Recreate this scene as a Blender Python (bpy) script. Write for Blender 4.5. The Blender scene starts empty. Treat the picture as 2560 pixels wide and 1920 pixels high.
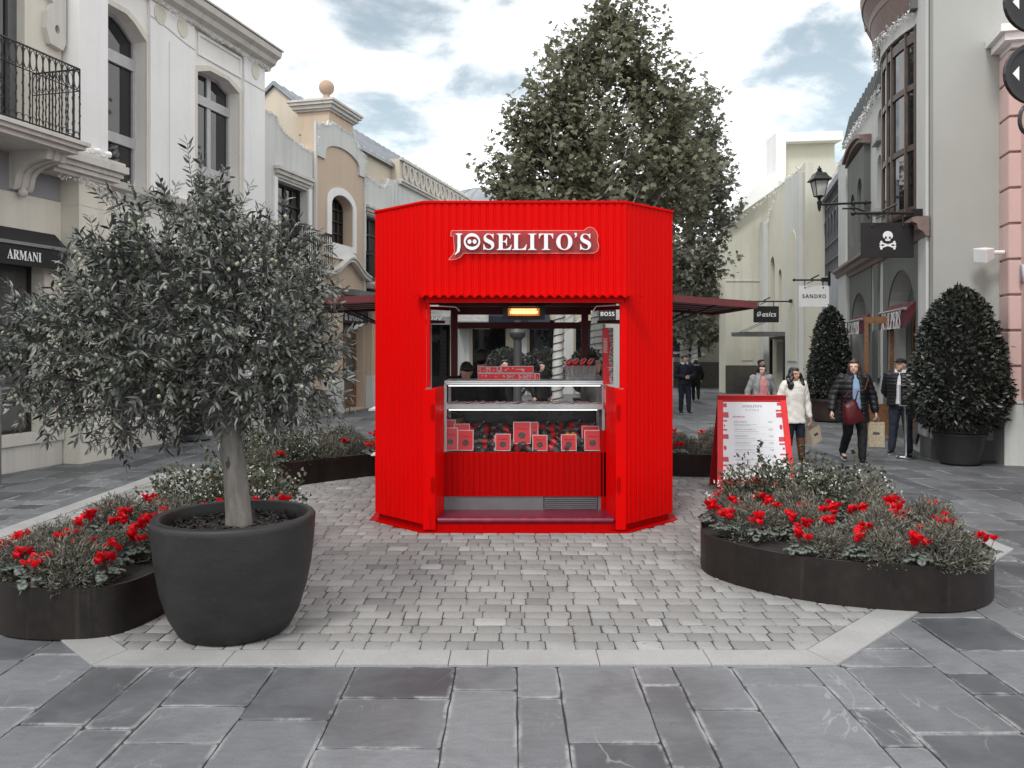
import bpy, bmesh, math, random
import numpy as np
from mathutils import Vector, Matrix, Euler
from mathutils.geometry import tessellate_polygon
PI = math.pi
R = math.radians
scene = bpy.context.scene
COL = scene.collection
random.seed(7)

# ------------------------------------------------------------------ camera
cam = bpy.data.cameras.new("camera")
cam_o = bpy.data.objects.new("camera", cam)
COL.objects.link(cam_o)
cam_o.location = (0, 0, 1.9)
cam_o.rotation_euler = (R(90), 0, 0)
cam.sensor_width = 36
cam.lens = 36 * 2030 / 2560
cam.shift_y = -92 / 2560
cam.clip_start = .05
cam.clip_end = 600
scene.camera = cam_o

# ------------------------------------------------------------------ exposure, sky, sun
SUN_EL, SUN_AZ = R(52), R(205)      # azimuth clockwise from +Y (the way the camera looks)
scene.view_settings.view_transform = 'Standard'
scene.view_settings.look = 'None'
scene.view_settings.gamma = 1
scene.view_settings.exposure = 0.78
scene.render.film_transparent = False
scene.cycles.max_bounces = 8
scene.cycles.transparent_max_bounces = 16

world = bpy.data.worlds.new("World")
scene.world = world
world.use_nodes = True
nt = world.node_tree
bg = nt.nodes['Background']
bg.inputs['Strength'].default_value = .1
sky = nt.nodes.new('ShaderNodeTexSky')
sky.sky_type = 'NISHITA'
sky.sun_disc = False
sky.sun_elevation = SUN_EL
sky.sun_rotation = SUN_AZ
sky.air_density = 1.0
sky.dust_density = 1.5


def wnode(kind, **kw):
    n = nt.nodes.new(kind)
    for k, v in kw.items():
        setattr(n, k, v)
    return n


def wmath(op, a, b=None, clamp=False):
    n = wnode('ShaderNodeMath', operation=op, use_clamp=clamp)
    for i, v in enumerate((a, b)):
        if v is None:
            continue
        if isinstance(v, (int, float)):
            n.inputs[i].default_value = v
        else:
            nt.links.new(v, n.inputs[i])
    return n.outputs[0]


def wstep(v, lo, hi):
    n = wnode('ShaderNodeMapRange', interpolation_type='SMOOTHSTEP')
    nt.links.new(v, n.inputs[0])
    n.inputs[1].default_value = lo
    n.inputs[2].default_value = hi
    return n.outputs[0]


tc = wnode('ShaderNodeTexCoord')
sep = wnode('ShaderNodeSeparateXYZ')
nt.links.new(tc.outputs['Generated'], sep.inputs[0])
zz = wmath('ADD', wmath('MAXIMUM', sep.outputs[2], 0.0), .22)
comb = wnode('ShaderNodeCombineXYZ')
nt.links.new(wmath('DIVIDE', sep.outputs[0], zz), comb.inputs[0])
nt.links.new(wmath('DIVIDE', sep.outputs[1], zz), comb.inputs[1])
nz = wnode('ShaderNodeTexNoise')
nz.inputs['Scale'].default_value = 2.6
nz.inputs['Detail'].default_value = 7
nz.inputs['Roughness'].default_value = .58
nz.inputs['Distortion'].default_value = .25
nt.links.new(comb.outputs[0], nz.inputs['Vector'])
nz2 = wnode('ShaderNodeTexNoise')
nz2.inputs['Scale'].default_value = 1.3
nz2.inputs['Detail'].default_value = 5
nz2.inputs['Roughness'].default_value = .55
nt.links.new(comb.outputs[0], nz2.inputs['Vector'])
# openings in the cloud cover: (direction, inner and outer angular radius, weight)
GAPS = [((-.115, 1, .335), 2, 14, .75), ((-.22, 1, .28), 2, 11, .8), ((.375, 1, .31), 1, 9, .85), ((.33, 1, .345), 1, 6, .5),
        ((-.02, 1, .4), 1, 6, .4), ((-.3, 1, .42), 1, 8, .35), ((-.6, -.5, .7), 6, 34, .6), ((.7, -.3, .5), 5, 30, .5), ((-.7, .4, .9), 4, 26, .5)]
acc = None
for c, rin, rout, w in GAPS:
    v = Vector(c).normalized()
    d = wnode('ShaderNodeVectorMath', operation='DOT_PRODUCT')
    nt.links.new(tc.outputs['Generated'], d.inputs[0])
    d.inputs[1].default_value = v
    m = wmath('MULTIPLY', wstep(d.outputs['Value'], math.cos(R(rout)), math.cos(R(rin))), w)
    acc = m if acc is None else wmath('MAXIMUM', acc, m)
blue = wstep(wmath('ADD', acc, wmath('MULTIPLY', wmath('SUBTRACT', nz.outputs[0], .5), 2.2)), .50, .98)
hsv = wnode('ShaderNodeHueSaturation')
hsv.inputs['Saturation'].default_value = .40
hsv.inputs['Value'].default_value = 1.02
nt.links.new(sky.outputs[0], hsv.inputs['Color'])
ramp = wnode('ShaderNodeValToRGB')
ramp.color_ramp.elements[0].position = .36
ramp.color_ramp.elements[0].color = (.82, .84, .86, 1)
ramp.color_ramp.elements[1].position = .56
ramp.color_ramp.elements[1].color = (1, 1, 1, 1)
nt.links.new(nz2.outputs[0], ramp.inputs[0])
cl = wnode('ShaderNodeMix', data_type='RGBA', blend_type='MULTIPLY')
cl.inputs[0].default_value = 1
nt.links.new(ramp.outputs[0], cl.inputs[6])
cl.inputs[7].default_value = (9.4, 9.45, 9.5, 1)
mix = wnode('ShaderNodeMix', data_type='RGBA')
nt.links.new(blue, mix.inputs[0])
nt.links.new(cl.outputs[2], mix.inputs[6])
tint = wnode('ShaderNodeMix', data_type='RGBA', blend_type='MULTIPLY')
tint.inputs[0].default_value = 1
nt.links.new(hsv.outputs[0], tint.inputs[6])
tint.inputs[7].default_value = (.90, 1.0, .98, 1)
nt.links.new(tint.outputs[2], mix.inputs[7])
nt.links.new(mix.outputs[2], bg.inputs[0])

sun = bpy.data.lights.new("sun", 'SUN')
sun.energy = 1.15
sun.angle = R(14)
sun.color = (1, .97, .93)
sun_o = bpy.data.objects.new("sun", sun)
COL.objects.link(sun_o)
sd = Vector((math.sin(SUN_AZ) * math.cos(SUN_EL), math.cos(SUN_AZ) * math.cos(SUN_EL), math.sin(SUN_EL)))
sun_o.rotation_euler = sd.to_track_quat('Z', 'Y').to_euler()
sun_o.location = sd * 60

# ------------------------------------------------------------------ material helpers
MATS = {}


class NT:
    """short hand for building node materials"""

    def __init__(s, name):
        s.m = bpy.data.materials.new(name)
        s.m.use_nodes = True
        s.t = s.m.node_tree
        s.b = s.t.nodes['Principled BSDF']
        s._co = None

    def n(s, kind, **kw):
        n = s.t.nodes.new(kind)
        for k, v in kw.items():
            setattr(n, k, v)
        return n

    def set(s, inp, v):
        if isinstance(v, bpy.types.NodeSocket):
            s.t.links.new(v, inp)
        elif isinstance(v, (tuple, list)) and len(v) == 3 and inp.type == 'RGBA':
            inp.default_value = (*v, 1)
        else:
            inp.default_value = v

    def co(s):
        if s._co is None:
            g = s.n('ShaderNodeNewGeometry')
            s._co = g.outputs['Position']
        return s._co

    def scaled(s, sc):
        m = s.n('ShaderNodeMapping')
        s.t.links.new(s.co(), m.inputs[0])
        m.inputs['Scale'].default_value = sc
        return m.outputs[0]

    def noise(s, scale, detail=4, rough=.55, vec=None, dist=0):
        n = s.n('ShaderNodeTexNoise')
        s.t.links.new(vec or s.co(), n.inputs['Vector'])
        n.inputs['Scale'].default_value = scale
        n.inputs['Detail'].default_value = detail
        n.inputs['Roughness'].default_value = rough
        n.inputs['Distortion'].default_value = dist
        return n.outputs[0]

    def math(s, op, a, b=0.0, clamp=False):
        n = s.n('ShaderNodeMath', operation=op, use_clamp=clamp)
        s.set(n.inputs[0], a)
        s.set(n.inputs[1], b)
        return n.outputs[0]

    def rng(s, v, a, b, c=0.0, d=1.0, smooth=False):
        n = s.n('ShaderNodeMapRange')
        if smooth:
            n.interpolation_type = 'SMOOTHSTEP'
        for i, x in enumerate((v, a, b, c, d)):
            s.set(n.inputs[i], x)
        return n.outputs[0]

    def mix(s, f, a, b, blend='MIX'):
        n = s.n('ShaderNodeMix', data_type='RGBA', blend_type=blend)
        s.set(n.inputs[0], f)
        s.set(n.inputs[6], a)
        s.set(n.inputs[7], b)
        return n.outputs[2]

    def attr(s, name):
        return s.n('ShaderNodeAttribute', attribute_name=name).outputs['Fac']

    def island(s):
        return s.n('ShaderNodeNewGeometry').outputs['Random Per Island']

    def objrand(s):
        return s.n('ShaderNodeObjectInfo').outputs['Random']

    def bump(s, h, strength=.3, dist=.01):
        n = s.n('ShaderNodeBump')
        n.inputs['Strength'].default_value = strength
        n.inputs['Distance'].default_value = dist
        s.set(n.inputs['Height'], h)
        s.t.links.new(n.outputs[0], s.b.inputs['Normal'])

    def base(s, c):
        s.set(s.b.inputs['Base Color'], c)

    def rough(s, v):
        s.set(s.b.inputs['Roughness'], v)

    def p(s, **kw):
        for k, v in kw.items():
            s.set(s.b.inputs[k.replace('_', ' ')], v)


def plain(name, col, rough=.5, metal=0, spec=.5, var=.12, scale=6, bump=0, bscale=60):
    """a plain surface with a slow mottling, so that no face is one flat colour"""
    if name in MATS:
        return MATS[name]
    k = NT(name)
    n = k.noise(scale, 5, .6)
    f = k.rng(n, .3, .7, 1 - var, 1 + var)
    k.base(k.mix(1.0, col, f, 'MULTIPLY'))
    k.rough(k.rng(n, .3, .7, max(rough - .06, .02), min(rough + .06, 1)))
    k.p(Metallic=metal, Specular_IOR_Level=spec)
    if bump:
        k.bump(k.noise(bscale, 4, .6), bump, .01)
    MATS[name] = k.m
    return k.m


def stucco(name, col, dirt=.25, grey=(.5, .5, .48)):
    k = NT(name)
    n1 = k.noise(.7, 5, .6)
    n2 = k.noise(1.0, 6, .7, vec=k.scaled((3.4, 3.4, .22)))
    c = k.mix(k.rng(n1, .35, .7, 0, .55), col, tuple(x * .86 for x in col))
    c = k.mix(k.rng(n2, .46, .74, 0, dirt * 1.15, True), c, tuple(x * .55 for x in grey))
    n3 = k.noise(9, 4, .7)
    c = k.mix(k.rng(n3, .3, .8, 0, .08), c, tuple(x * .7 for x in col))
    k.base(c)
    k.rough(.85)
    k.p(Specular_IOR_Level=.25)
    k.bump(k.noise(70, 5, .65), .25, .006)
    MATS[name] = k.m
    return k.m


def leafmat(name, dark, light, rough=.5, spec=.4, trans=.15, back=None):
    k = NT(name)
    i = k.island()
    c = k.mix(k.rng(i, 0, 1, 0, 1), dark, light)
    if back:
        g = k.n('ShaderNodeNewGeometry')
        c = k.mix(g.outputs['Backfacing'], c, back)
    k.base(c)
    k.rough(rough)
    k.p(Specular_IOR_Level=spec)
    if trans:
        tr = k.n('ShaderNodeBsdfTranslucent')
        k.set(tr.inputs[0], c)
        mx = k.n('ShaderNodeMixShader')
        mx.inputs[0].default_value = trans
        k.t.links.new(k.b.outputs[0], mx.inputs[1])
        k.t.links.new(tr.outputs[0], mx.inputs[2])
        k.t.links.new(mx.outputs[0], k.t.nodes['Material Output'].inputs[0])
    MATS[name] = k.m
    return k.m


def emit(name, col, strength):
    k = NT(name)
    k.base((.8, .8, .8))
    k.p(Emission_Color=col, Emission_Strength=strength)
    MATS[name] = k.m
    return k.m


def clear_glass(name, tint=(1, 1, 1), refl=1.0, rough=.02, haze=0.0):
    """a thin pane: mirrors the surroundings by Fresnel, lets the rest through"""
    k = NT(name)
    fr = k.n('ShaderNodeFresnel')
    fr.inputs[0].default_value = 1.45
    tr = k.n('ShaderNodeBsdfTransparent')
    tr.inputs[0].default_value = (*tint, 1)
    gl = k.n('ShaderNodeBsdfGlossy')
    gl.inputs['Roughness'].default_value = rough
    mx = k.n('ShaderNodeMixShader')
    k.t.links.new(k.math('MULTIPLY', fr.outputs[0], refl, True), mx.inputs[0])
    k.t.links.new(tr.outputs[0], mx.inputs[1])
    k.t.links.new(gl.outputs[0], mx.inputs[2])
    out = mx.outputs[0]
    if haze:
        df = k.n('ShaderNodeBsdfDiffuse')
        df.inputs[0].default_value = (.8, .8, .8, 1)
        m2 = k.n('ShaderNodeMixShader')
        m2.inputs[0].default_value = haze
        k.t.links.new(out, m2.inputs[1])
        k.t.links.new(df.outputs[0], m2.inputs[2])
        out = m2.outputs[0]
    k.t.links.new(out, k.t.nodes['Material Output'].inputs[0])
    k.t.nodes.remove(k.b)
    MATS[name] = k.m
    return k.m


# ------------------------------------------------------------------ mesh helpers
class MB:
    """collects shapes into one mesh"""

    def __init__(s):
        s.v, s.f, s.mi = [], [], []
        s.cur = 0

    def add(s, vs, fs):
        o = len(s.v)
        s.v.extend([tuple(p) for p in vs])
        s.f.extend([tuple(i + o for i in f) for f in fs])
        s.mi.extend([s.cur] * len(fs))
        return s

    def hexa(s, c):
        """8 corners: bottom ring 0-3, top ring 4-7"""
        return s.add(c, [(3, 2, 1, 0), (4, 5, 6, 7), (0, 1, 5, 4), (1, 2, 6, 5), (2, 3, 7, 6), (3, 0, 4, 7)])

    def box(s, x0, x1, y0, y1, z0, z1, m=None):
        c = [(x0, y0, z0), (x1, y0, z0), (x1, y1, z0), (x0, y1, z0), (x0, y0, z1), (x1, y0, z1), (x1, y1, z1), (x0, y1, z1)]
        if m:
            c = [m(*p) for p in c]
        return s.hexa(c)

    def quad(s, a, b, c, d):
        return s.add([a, b, c, d], [(0, 1, 2, 3)])

    def tube(s, pts, rad, n=8, cap=True, flat=1.0):
        pts = [Vector(p) for p in pts]
        if not hasattr(rad, '__len__'):
            rad = [rad] * len(pts)
        vs, fs = [], []
        up = None
        for i, p in enumerate(pts):
            a = pts[max(i - 1, 0)]
            b = pts[min(i + 1, len(pts) - 1)]
            t = (b - a).normalized()
            if up is None:
                up = Vector((0, 0, 1)) if abs(t.z) < .9 else Vector((0, 1, 0))
            u = (up - t * up.dot(t))
            u = u.normalized() if u.length > 1e-5 else t.orthogonal().normalized()
            w = t.cross(u)
            up = u
            for k in range(n):
                an = 2 * PI * k / n
                vs.append(p + (u * math.cos(an) * flat + w * math.sin(an)) * rad[i])
        for i in range(len(pts) - 1):
            for k in range(n):
                k2 = (k + 1) % n
                fs.append((i * n + k, i * n + k2, (i + 1) * n + k2, (i + 1) * n + k))
        if cap:
            fs.append(tuple(range(n - 1, -1, -1)))
            fs.append(tuple((len(pts) - 1) * n + k for k in range(n)))
        return s.add(vs, fs)

    def lathe(s, prof, n=32, c=(0, 0, 0), closed=False):
        """profile of (r, z); closed=True joins last to first (a ring)"""
        vs, fs = [], []
        for r, z in prof:
            for k in range(n):
                a = 2 * PI * k / n
                vs.append((c[0] + r * math.cos(a), c[1] + r * math.sin(a), c[2] + z))
        m = len(prof)
        for i in range(m if closed else m - 1):
            j = (i + 1) % m
            for k in range(n):
                k2 = (k + 1) % n
                fs.append((i * n + k, i * n + k2, j * n + k2, j * n + k))
        if not closed:
            fs.append(tuple(range(n - 1, -1, -1)))
            fs.append(tuple((m - 1) * n + k for k in range(n)))
        return s.add(vs, fs)

    def ball(s, c, r, n=12, m=8):
        rx, ry, rz = r if hasattr(r, '__len__') else (r, r, r)
        vs = [(c[0], c[1], c[2] - rz)]
        for i in range(1, m):
            a = -PI / 2 + PI * i / m
            for k in range(n):
                b = 2 * PI * k / n
                vs.append((c[0] + rx * math.cos(a) * math.cos(b), c[1] + ry * math.cos(a) * math.sin(b), c[2] + rz * math.sin(a)))
        vs.append((c[0], c[1], c[2] + rz))
        fs = []
        for k in range(n):
            fs.append((0, 1 + (k + 1) % n, 1 + k))
            t = 1 + (m - 2) * n
            fs.append((t + k, t + (k + 1) % n, len(vs) - 1))
        for i in range(m - 2):
            for k in range(n):
                a, b = 1 + i * n, 1 + (i + 1) * n
                fs.append((a + k, a + (k + 1) % n, b + (k + 1) % n, b + k))
        return s.add(vs, fs)

    def slab(s, loops, m, d0, d1):
        """flat figure (outer loop, then holes; 2-D points) given depth from d0 to d1; m(a, b, d) -> point"""
        loops = [list(l) for l in loops]
        tri = tessellate_polygon([[Vector((a, b, 0)) for a, b in l] for l in loops])
        flat = [p for l in loops for p in l]
        n = len(flat)
        vs = [m(a, b, d0) for a, b in flat] + [m(a, b, d1) for a, b in flat]
        fs = [tuple(t) for t in tri] + [tuple(i + n for i in reversed(t)) for t in tri]
        o = 0
        for l in loops:
            k = len(l)
            for i in range(k):
                j = (i + 1) % k
                fs.append((o + i, o + j, o + j + n, o + i + n))
            o += k
        return s.add(vs, fs)

    def sweep(s, path, prof, closed=False):
        """profile (u, z) carried along a plan path of (x, y, nx, ny): point = p + n*u"""
        k = len(prof)
        vs = []
        for x, y, nx, ny in path:
            for u, z in prof:
                vs.append((x + nx * u, y + ny * u, z))
        fs = []
        m = len(path)
        for i in range(m if closed else m - 1):
            j = (i + 1) % m
            for q in range(k):
                q2 = (q + 1) % k
                fs.append((i * k + q, j * k + q, j * k + q2, i * k + q2))
        if not closed:
            fs.append(tuple(range(k)))
            fs.append(tuple((m - 1) * k + q for q in reversed(range(k))))
        return s.add(vs, fs)


ORIG = {}       # world base of each object built here (all unrotated)


def obj(name, mb, mat, parent=None, base=None, smooth=None, recalc=True, bevel=0):
    """link a mesh built in world coordinates; its origin is put at base (default: that of its parent)"""
    me = bpy.data.meshes.new(name)
    pb = ORIG.get(parent, (0, 0, 0)) if parent else (0, 0, 0)
    b = base if base is not None else pb
    vs = np.array(mb.v, dtype=float).reshape(-1, 3) - np.array(b)
    me.from_pydata(vs.tolist(), [], mb.f)
    mats = mat if isinstance(mat, (list, tuple)) else [mat]
    for m in mats:
        me.materials.append(m)
    if len(mats) > 1:
        me.polygons.foreach_set('material_index', mb.mi)
    if recalc or bevel:
        bm = bmesh.new()
        bm.from_mesh(me)
        if bevel:
            bmesh.ops.remove_doubles(bm, verts=bm.verts, dist=1e-5)
            es = [e for e in bm.edges if len(e.link_faces) == 2 and e.calc_face_angle(0) > .5]
            bmesh.ops.bevel(bm, geom=es, offset=bevel, segments=2, profile=.6, affect='EDGES', clamp_overlap=True)
        bmesh.ops.recalc_face_normals(bm, faces=bm.faces)
        bm.to_mesh(me)
        bm.free()
    if smooth:
        me.shade_smooth()
        if smooth is not True:
            me.set_sharp_from_angle(angle=R(smooth))
    me.update()
    o = bpy.data.objects.new(name, me)
    COL.objects.link(o)
    ORIG[o] = tuple(b)
    if parent:
        o.parent = parent
        o.location = tuple(x - y for x, y in zip(b, pb))
    else:
        o.location = b
    return o


def tag(o, label, cat, group=None, kind=None):
    if label:
        o['label'] = label
    if cat:
        o['category'] = cat
    if group:
        o['group'] = group
    if kind:
        o['kind'] = kind
    return o


def thing(name, label, cat, base=(0, 0, 0), group=None):
    o = bpy.data.objects.new(name, None)
    o.empty_display_size = .2
    COL.objects.link(o)
    o.location = base
    ORIG[o] = tuple(base)
    return tag(o, label, cat, group)


def struct(name, mb, mat, **kw):
    return tag(obj(name, mb, mat, **kw), None, None, None, 'structure')


def dup(root, loc, rotz=0, scale=1, label=None, group=None):
    """a copy of a thing with copies of its parts and sub-parts"""
    r = root.copy()
    COL.objects.link(r)
    r.location = loc
    r.rotation_euler = (0, 0, rotz)
    r.scale = scale if hasattr(scale, '__len__') else (scale,) * 3
    if label:
        r['label'] = label
    if group:
        r['group'] = group
    for ch in list(root.children):
        c = ch.copy()
        COL.objects.link(c)
        c.parent = r
        for g in list(ch.children):
            d = g.copy()
            COL.objects.link(d)
            d.parent = c
    return r


def text_mb(s, m, width=None, height=None, depth=.004, align='CENTER', bold=False, spacing=1.0, squash=1.0):
    """lettering as a mesh; m(a, b, d) places it, a to the right, b up, d out of the page"""
    if bold == 'serif':
        s = ''.join(chr(0x1D400 + ord(c) - 65) if 'A' <= c <= 'Z' else c for c in s)
    elif bold == 'sans':
        s = ''.join(chr(0x1D5D4 + ord(c) - 65) if 'A' <= c <= 'Z' else c for c in s)
    elif bold == 'italic':
        s = ''.join(chr(0x1D468 + ord(c) - 65) if 'A' <= c <= 'Z' else (chr(0x1D656 + ord(c) - 97) if 'a' <= c <= 'z' else c) for c in s)
    cu = bpy.data.curves.new("lettering", 'FONT')
    cu.body = s
    cu.extrude = .5
    cu.resolution_u = 3
    cu.space_character = spacing
    o = bpy.data.objects.new("lettering", cu)
    COL.objects.link(o)
    dg = bpy.context.evaluated_depsgraph_get()
    me = bpy.data.meshes.new_from_object(o.evaluated_get(dg))
    vs = np.array([v.co[:] for v in me.vertices])
    fs = [tuple(p.vertices) for p in me.polygons]
    bpy.data.objects.remove(o)
    bpy.data.curves.remove(cu)
    bpy.data.meshes.remove(me)
    mb = MB()
    if not len(vs):
        return mb
    lo, hi = vs.min(0), vs.max(0)
    sc = (width / (hi[0] - lo[0])) if width else height / (hi[1] - lo[1])
    sx = sc
    sy = sc * squash
    x0 = (lo[0] + hi[0]) / 2 if align == 'CENTER' else lo[0]
    y0 = (lo[1] + hi[1]) / 2
    P = [m((v[0] - x0) * sx, (v[1] - y0) * sy, depth if v[2] > 0 else 0.0) for v in vs]
    return mb.add(P, fs)


def arc(cx, cy, rx, ry, a0, a1, n):
    return [(cx + rx * math.cos(R(a0 + (a1 - a0) * i / n)), cy + ry * math.sin(R(a0 + (a1 - a0) * i / n))) for i in range(n + 1)]


def arch_loop(x0, x1, z0, spring, rise, n=14):
    """opening with an arched head"""
    return [(x0, z0), (x1, z0)] + arc((x0 + x1) / 2, spring, (x1 - x0) / 2, rise, 0, 180, n)


def rect(x0, x1, z0, z1):
    return [(x0, z0), (x1, z0), (x1, z1), (x0, z1)]


def spline(pts, n=8, closed=True):
    """Catmull-Rom through plan points"""
    out = []
    k = len(pts)
    rng = range(k) if closed else range(k - 1)
    for i in rng:
        if closed:
            p0, p1, p2, p3 = (Vector(pts[(i + j - 1) % k]) for j in range(4))
        else:
            p0, p1, p2, p3 = (Vector(pts[min(max(i + j - 1, 0), k - 1)]) for j in range(4))
        for j in range(n):
            t = j / n
            out.append(tuple(.5 * ((2 * p1) + (p2 - p0) * t + (2 * p0 - 5 * p1 + 4 * p2 - p3) * t * t + (3 * p1 - p0 - 3 * p2 + p3) * t ** 3)))
    if not closed:
        out.append(tuple(pts[-1]))
    return out


def with_normals(pts, closed=True):
    """plan points -> (x, y, nx, ny) with outward normals for a counter-clockwise loop"""
    out = []
    k = len(pts)
    for i, (x, y) in enumerate(pts):
        a = pts[(i - 1) % k] if closed or i else pts[i]
        b = pts[(i + 1) % k] if closed or i < k - 1 else pts[i]
        t = Vector((b[0] - a[0], b[1] - a[1])).normalized()
        out.append((x, y, t.y, -t.x))
    return out


def leaf_mesh(name, P, D, Nn, L, W, mat, template, faces):
    """many leaves as one mesh: base points P, directions D, face normals Nn, lengths L, widths W (numpy arrays)"""
    D = D / np.linalg.norm(D, axis=1, keepdims=True)
    S = np.cross(D, Nn)
    S /= np.maximum(np.linalg.norm(S, axis=1, keepdims=True), 1e-6)
    Nn = np.cross(S, D)
    T = np.array(template)
    k = len(T)
    n = len(P)
    V = (P[:, None, :] + D[:, None, :] * (T[None, :, 0, None] * L[:, None, None]) + S[:, None, :] * (T[None, :, 1, None] * W[:, None, None])
         + Nn[:, None, :] * (T[None, :, 2, None] * L[:, None, None])).reshape(-1, 3)
    me = bpy.data.meshes.new(name)
    me.vertices.add(n * k)
    me.vertices.foreach_set('co', V.astype(np.float32).ravel())
    sizes = np.array([len(f) for f in faces])
    flat = np.concatenate([np.array(f) for f in faces])
    loops = (flat[None, :] + (np.arange(n) * k)[:, None]).ravel()
    me.loops.add(len(loops))
    me.loops.foreach_set('vertex_index', loops.astype(np.int32))
    tot = np.tile(sizes, n)
    me.polygons.add(len(tot))
    me.polygons.foreach_set('loop_start', np.concatenate([[0], np.cumsum(tot)[:-1]]).astype(np.int32))
    try:
        me.polygons.foreach_set('loop_total', tot.astype(np.int32))
    except Exception:
        pass
    me.polygons.foreach_set('use_smooth', np.ones(len(tot), dtype=bool))
    me.materials.append(mat)
    me.update(calc_edges=True)
    me.validate()
    return me


def link_mesh(name, me, parent=None, loc=(0, 0, 0)):
    o = bpy.data.objects.new(name, me)
    COL.objects.link(o)
    o.location = loc
    if parent:
        o.parent = parent
    ORIG[o] = tuple(loc)
    return o


LANCE = [(0, 0, 0), (.3, .5, .05), (.3, -.5, .05), (.68, .42, .02), (.68, -.42, .02), (1, 0, -.06), (.3, 0, 0), (.68, 0, -.03)]
LANCE_F = [(0, 6, 1), (0, 2, 6), (1, 6, 7, 3), (6, 2, 4, 7), (3, 7, 5), (7, 4, 5)]
BLADE = [(0, .5, 0), (0, -.5, 0), (.55, .45, .03), (.55, -.45, .03), (1, 0, -.05)]
BLADE_F = [(0, 1, 3, 2), (2, 3, 4)]
OVAL = [(0, 0, 0), (.25, .42, .04), (.25, -.42, .04), (.6, .5, .03), (.6, -.5, .03), (1, 0, -.06), (.45, 0, -.02)]
OVAL_F = [(0, 6, 1), (0, 2, 6), (1, 6, 3), (2, 4, 6), (3, 6, 5), (6, 4, 5)]
STAR = [(0, 0, 0), (.08, .3, 0), (.02, .52, -.05), (.3, .36, .02), (.52, .6, -.06), (.58, .22, .03), (1, 0, -.08), (.58, -.22, .03), (.52, -.6, -.06),
        (.3, -.36, .02), (.02, -.52, -.05), (.08, -.3, 0), (.34, 0, -.03)]
STAR_F = [(12, i, i + 1) for i in range(0, 11)] + [(12, 11, 0)]


def rnd_dirs(rng, n):
    v = rng.normal(size=(n, 3))
    return v / np.linalg.norm(v, axis=1, keepdims=True)


# the street runs 14 degrees to the right of the camera's axis; s along it, o across it (to the right), z up
UX, UY = .248, .96877
def F(s, o, z):
    return (s * UX + o * UY, s * UY - o * UX, z)
def FL(s, z, o):
    return F(s, o, z)

# ------------------------------------------------------------------ materials
def mk_slate():
    k = NT("slate")
    tone = k.attr('tone')
    edge = k.attr('edge')
    big = k.noise(1.7, 6, .62, dist=.4)
    c = k.mix(tone, (.055, .060, .067), (.195, .203, .214))
    c = k.mix(k.rng(big, .40, .72, 0, .40), c, (.22, .23, .242))
    c = k.mix(k.rng(big, .52, .28, 0, .45), c, (.05, .053, .058))
    fine = k.noise(1.0, 7, .7, vec=k.scaled((9, 26, 9)))
    c = k.mix(k.rng(fine, .35, .7, -.0, .3), c, (.045, .046, .05))
    # pale mineral veins
    v = k.noise(1.0, 4, .55, vec=k.scaled((1.9, .8, 1)), dist=.9)
    vein = k.math('SUBTRACT', 1.0, k.rng(k.math('ABSOLUTE', k.math('SUBTRACT', v, .5)), 0, .011, 0, 1, True))
    mask = k.rng(k.noise(.75, 2, .5), .53, .64, 0, .9, True)
    v2 = k.noise(1.0, 3, .5, vec=k.scaled((5.5, 1.6, 1)), dist=.9)
    vein2 = k.math('SUBTRACT', 1.0, k.rng(k.math('ABSOLUTE', k.math('SUBTRACT', v2, .5)), 0, .006, 0, 1, True))
    mask2 = k.rng(k.noise(1.9, 2, .5), .6, .7, 0, .7, True)
    veins = k.math('MAXIMUM', k.math('MULTIPLY', vein, mask), k.math('MULTIPLY', vein2, mask2))
    c = k.mix(k.math('MULTIPLY', veins, .55), c, (.36, .365, .37))
    # worn, lime-bloomed rims of each slab
    er = k.math('MULTIPLY', k.rng(edge, .5, 1.0, 0, 1, True), k.rng(k.noise(3.1, 6, .75, dist=.8), .43, .66, 0, .75, True))
    c = k.mix(er, c, (.36, .36, .365))
    dk = k.rng(k.noise(.55, 3, .5), .56, .72, 0, .35, True)
    c = k.mix(dk, c, (.07, .07, .072))
    gr = k.noise(95, 4, .75)
    c = k.mix(k.rng(gr, .35, .7, 0, .35), c, (.05, .052, .056))
    st = k.rng(k.noise(13, 3, .6), .70, .76, 0, .55, True)
    c = k.mix(st, c, (.035, .035, .036))
    k.base(c)
    k.rough(k.rng(big, .3, .7, .45, .62))
    k.p(Specular_IOR_Level=.30)
    h = k.math('ADD', k.math('MULTIPLY', k.noise(7, 6, .62), .7), k.math('MULTIPLY', fine, .35))
    k.bump(h, .38, .008)
    return k.m


def mk_cobble():
    k = NT("granite_cobble")
    tone = k.attr('tone')
    c = k.mix(tone, (.17, .168, .163), (.36, .357, .35))
    sp = k.noise(140, 3, .8)
    c = k.mix(k.rng(sp, .42, .68, 0, .4), c, (.12, .12, .12))
    big = k.noise(2.2, 5, .6)
    c = k.mix(k.rng(big, .45, .75, 0, .3), c, (.15, .147, .14))
    pits = k.rng(k.noise(26, 3, .6), .63, .72, 0, .7, True)
    c = k.mix(pits, c, (.1, .1, .1))
    k.base(c)
    k.rough(.8)
    k.p(Specular_IOR_Level=.35)
    k.bump(k.noise(55, 5, .65), .5, .008)
    return k.m


def mk_kerb():
    k = NT("pale_granite")
    sp = k.noise(160, 4, .8)
    c = k.mix(k.rng(sp, .38, .66, 0, 1), (.37, .37, .367), (.21, .21, .21))
    tone = k.attr('tone')
    c = k.mix(k.math('MULTIPLY', tone, .4), c, (.3, .297, .29))
    c = k.mix(k.rng(k.noise(1.3, 5, .65), .45, .72, 0, .5), c, (.18, .18, .175))
    k.base(c)
    k.rough(.75)
    k.bump(sp, .2, .004)
    return k.m


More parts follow.
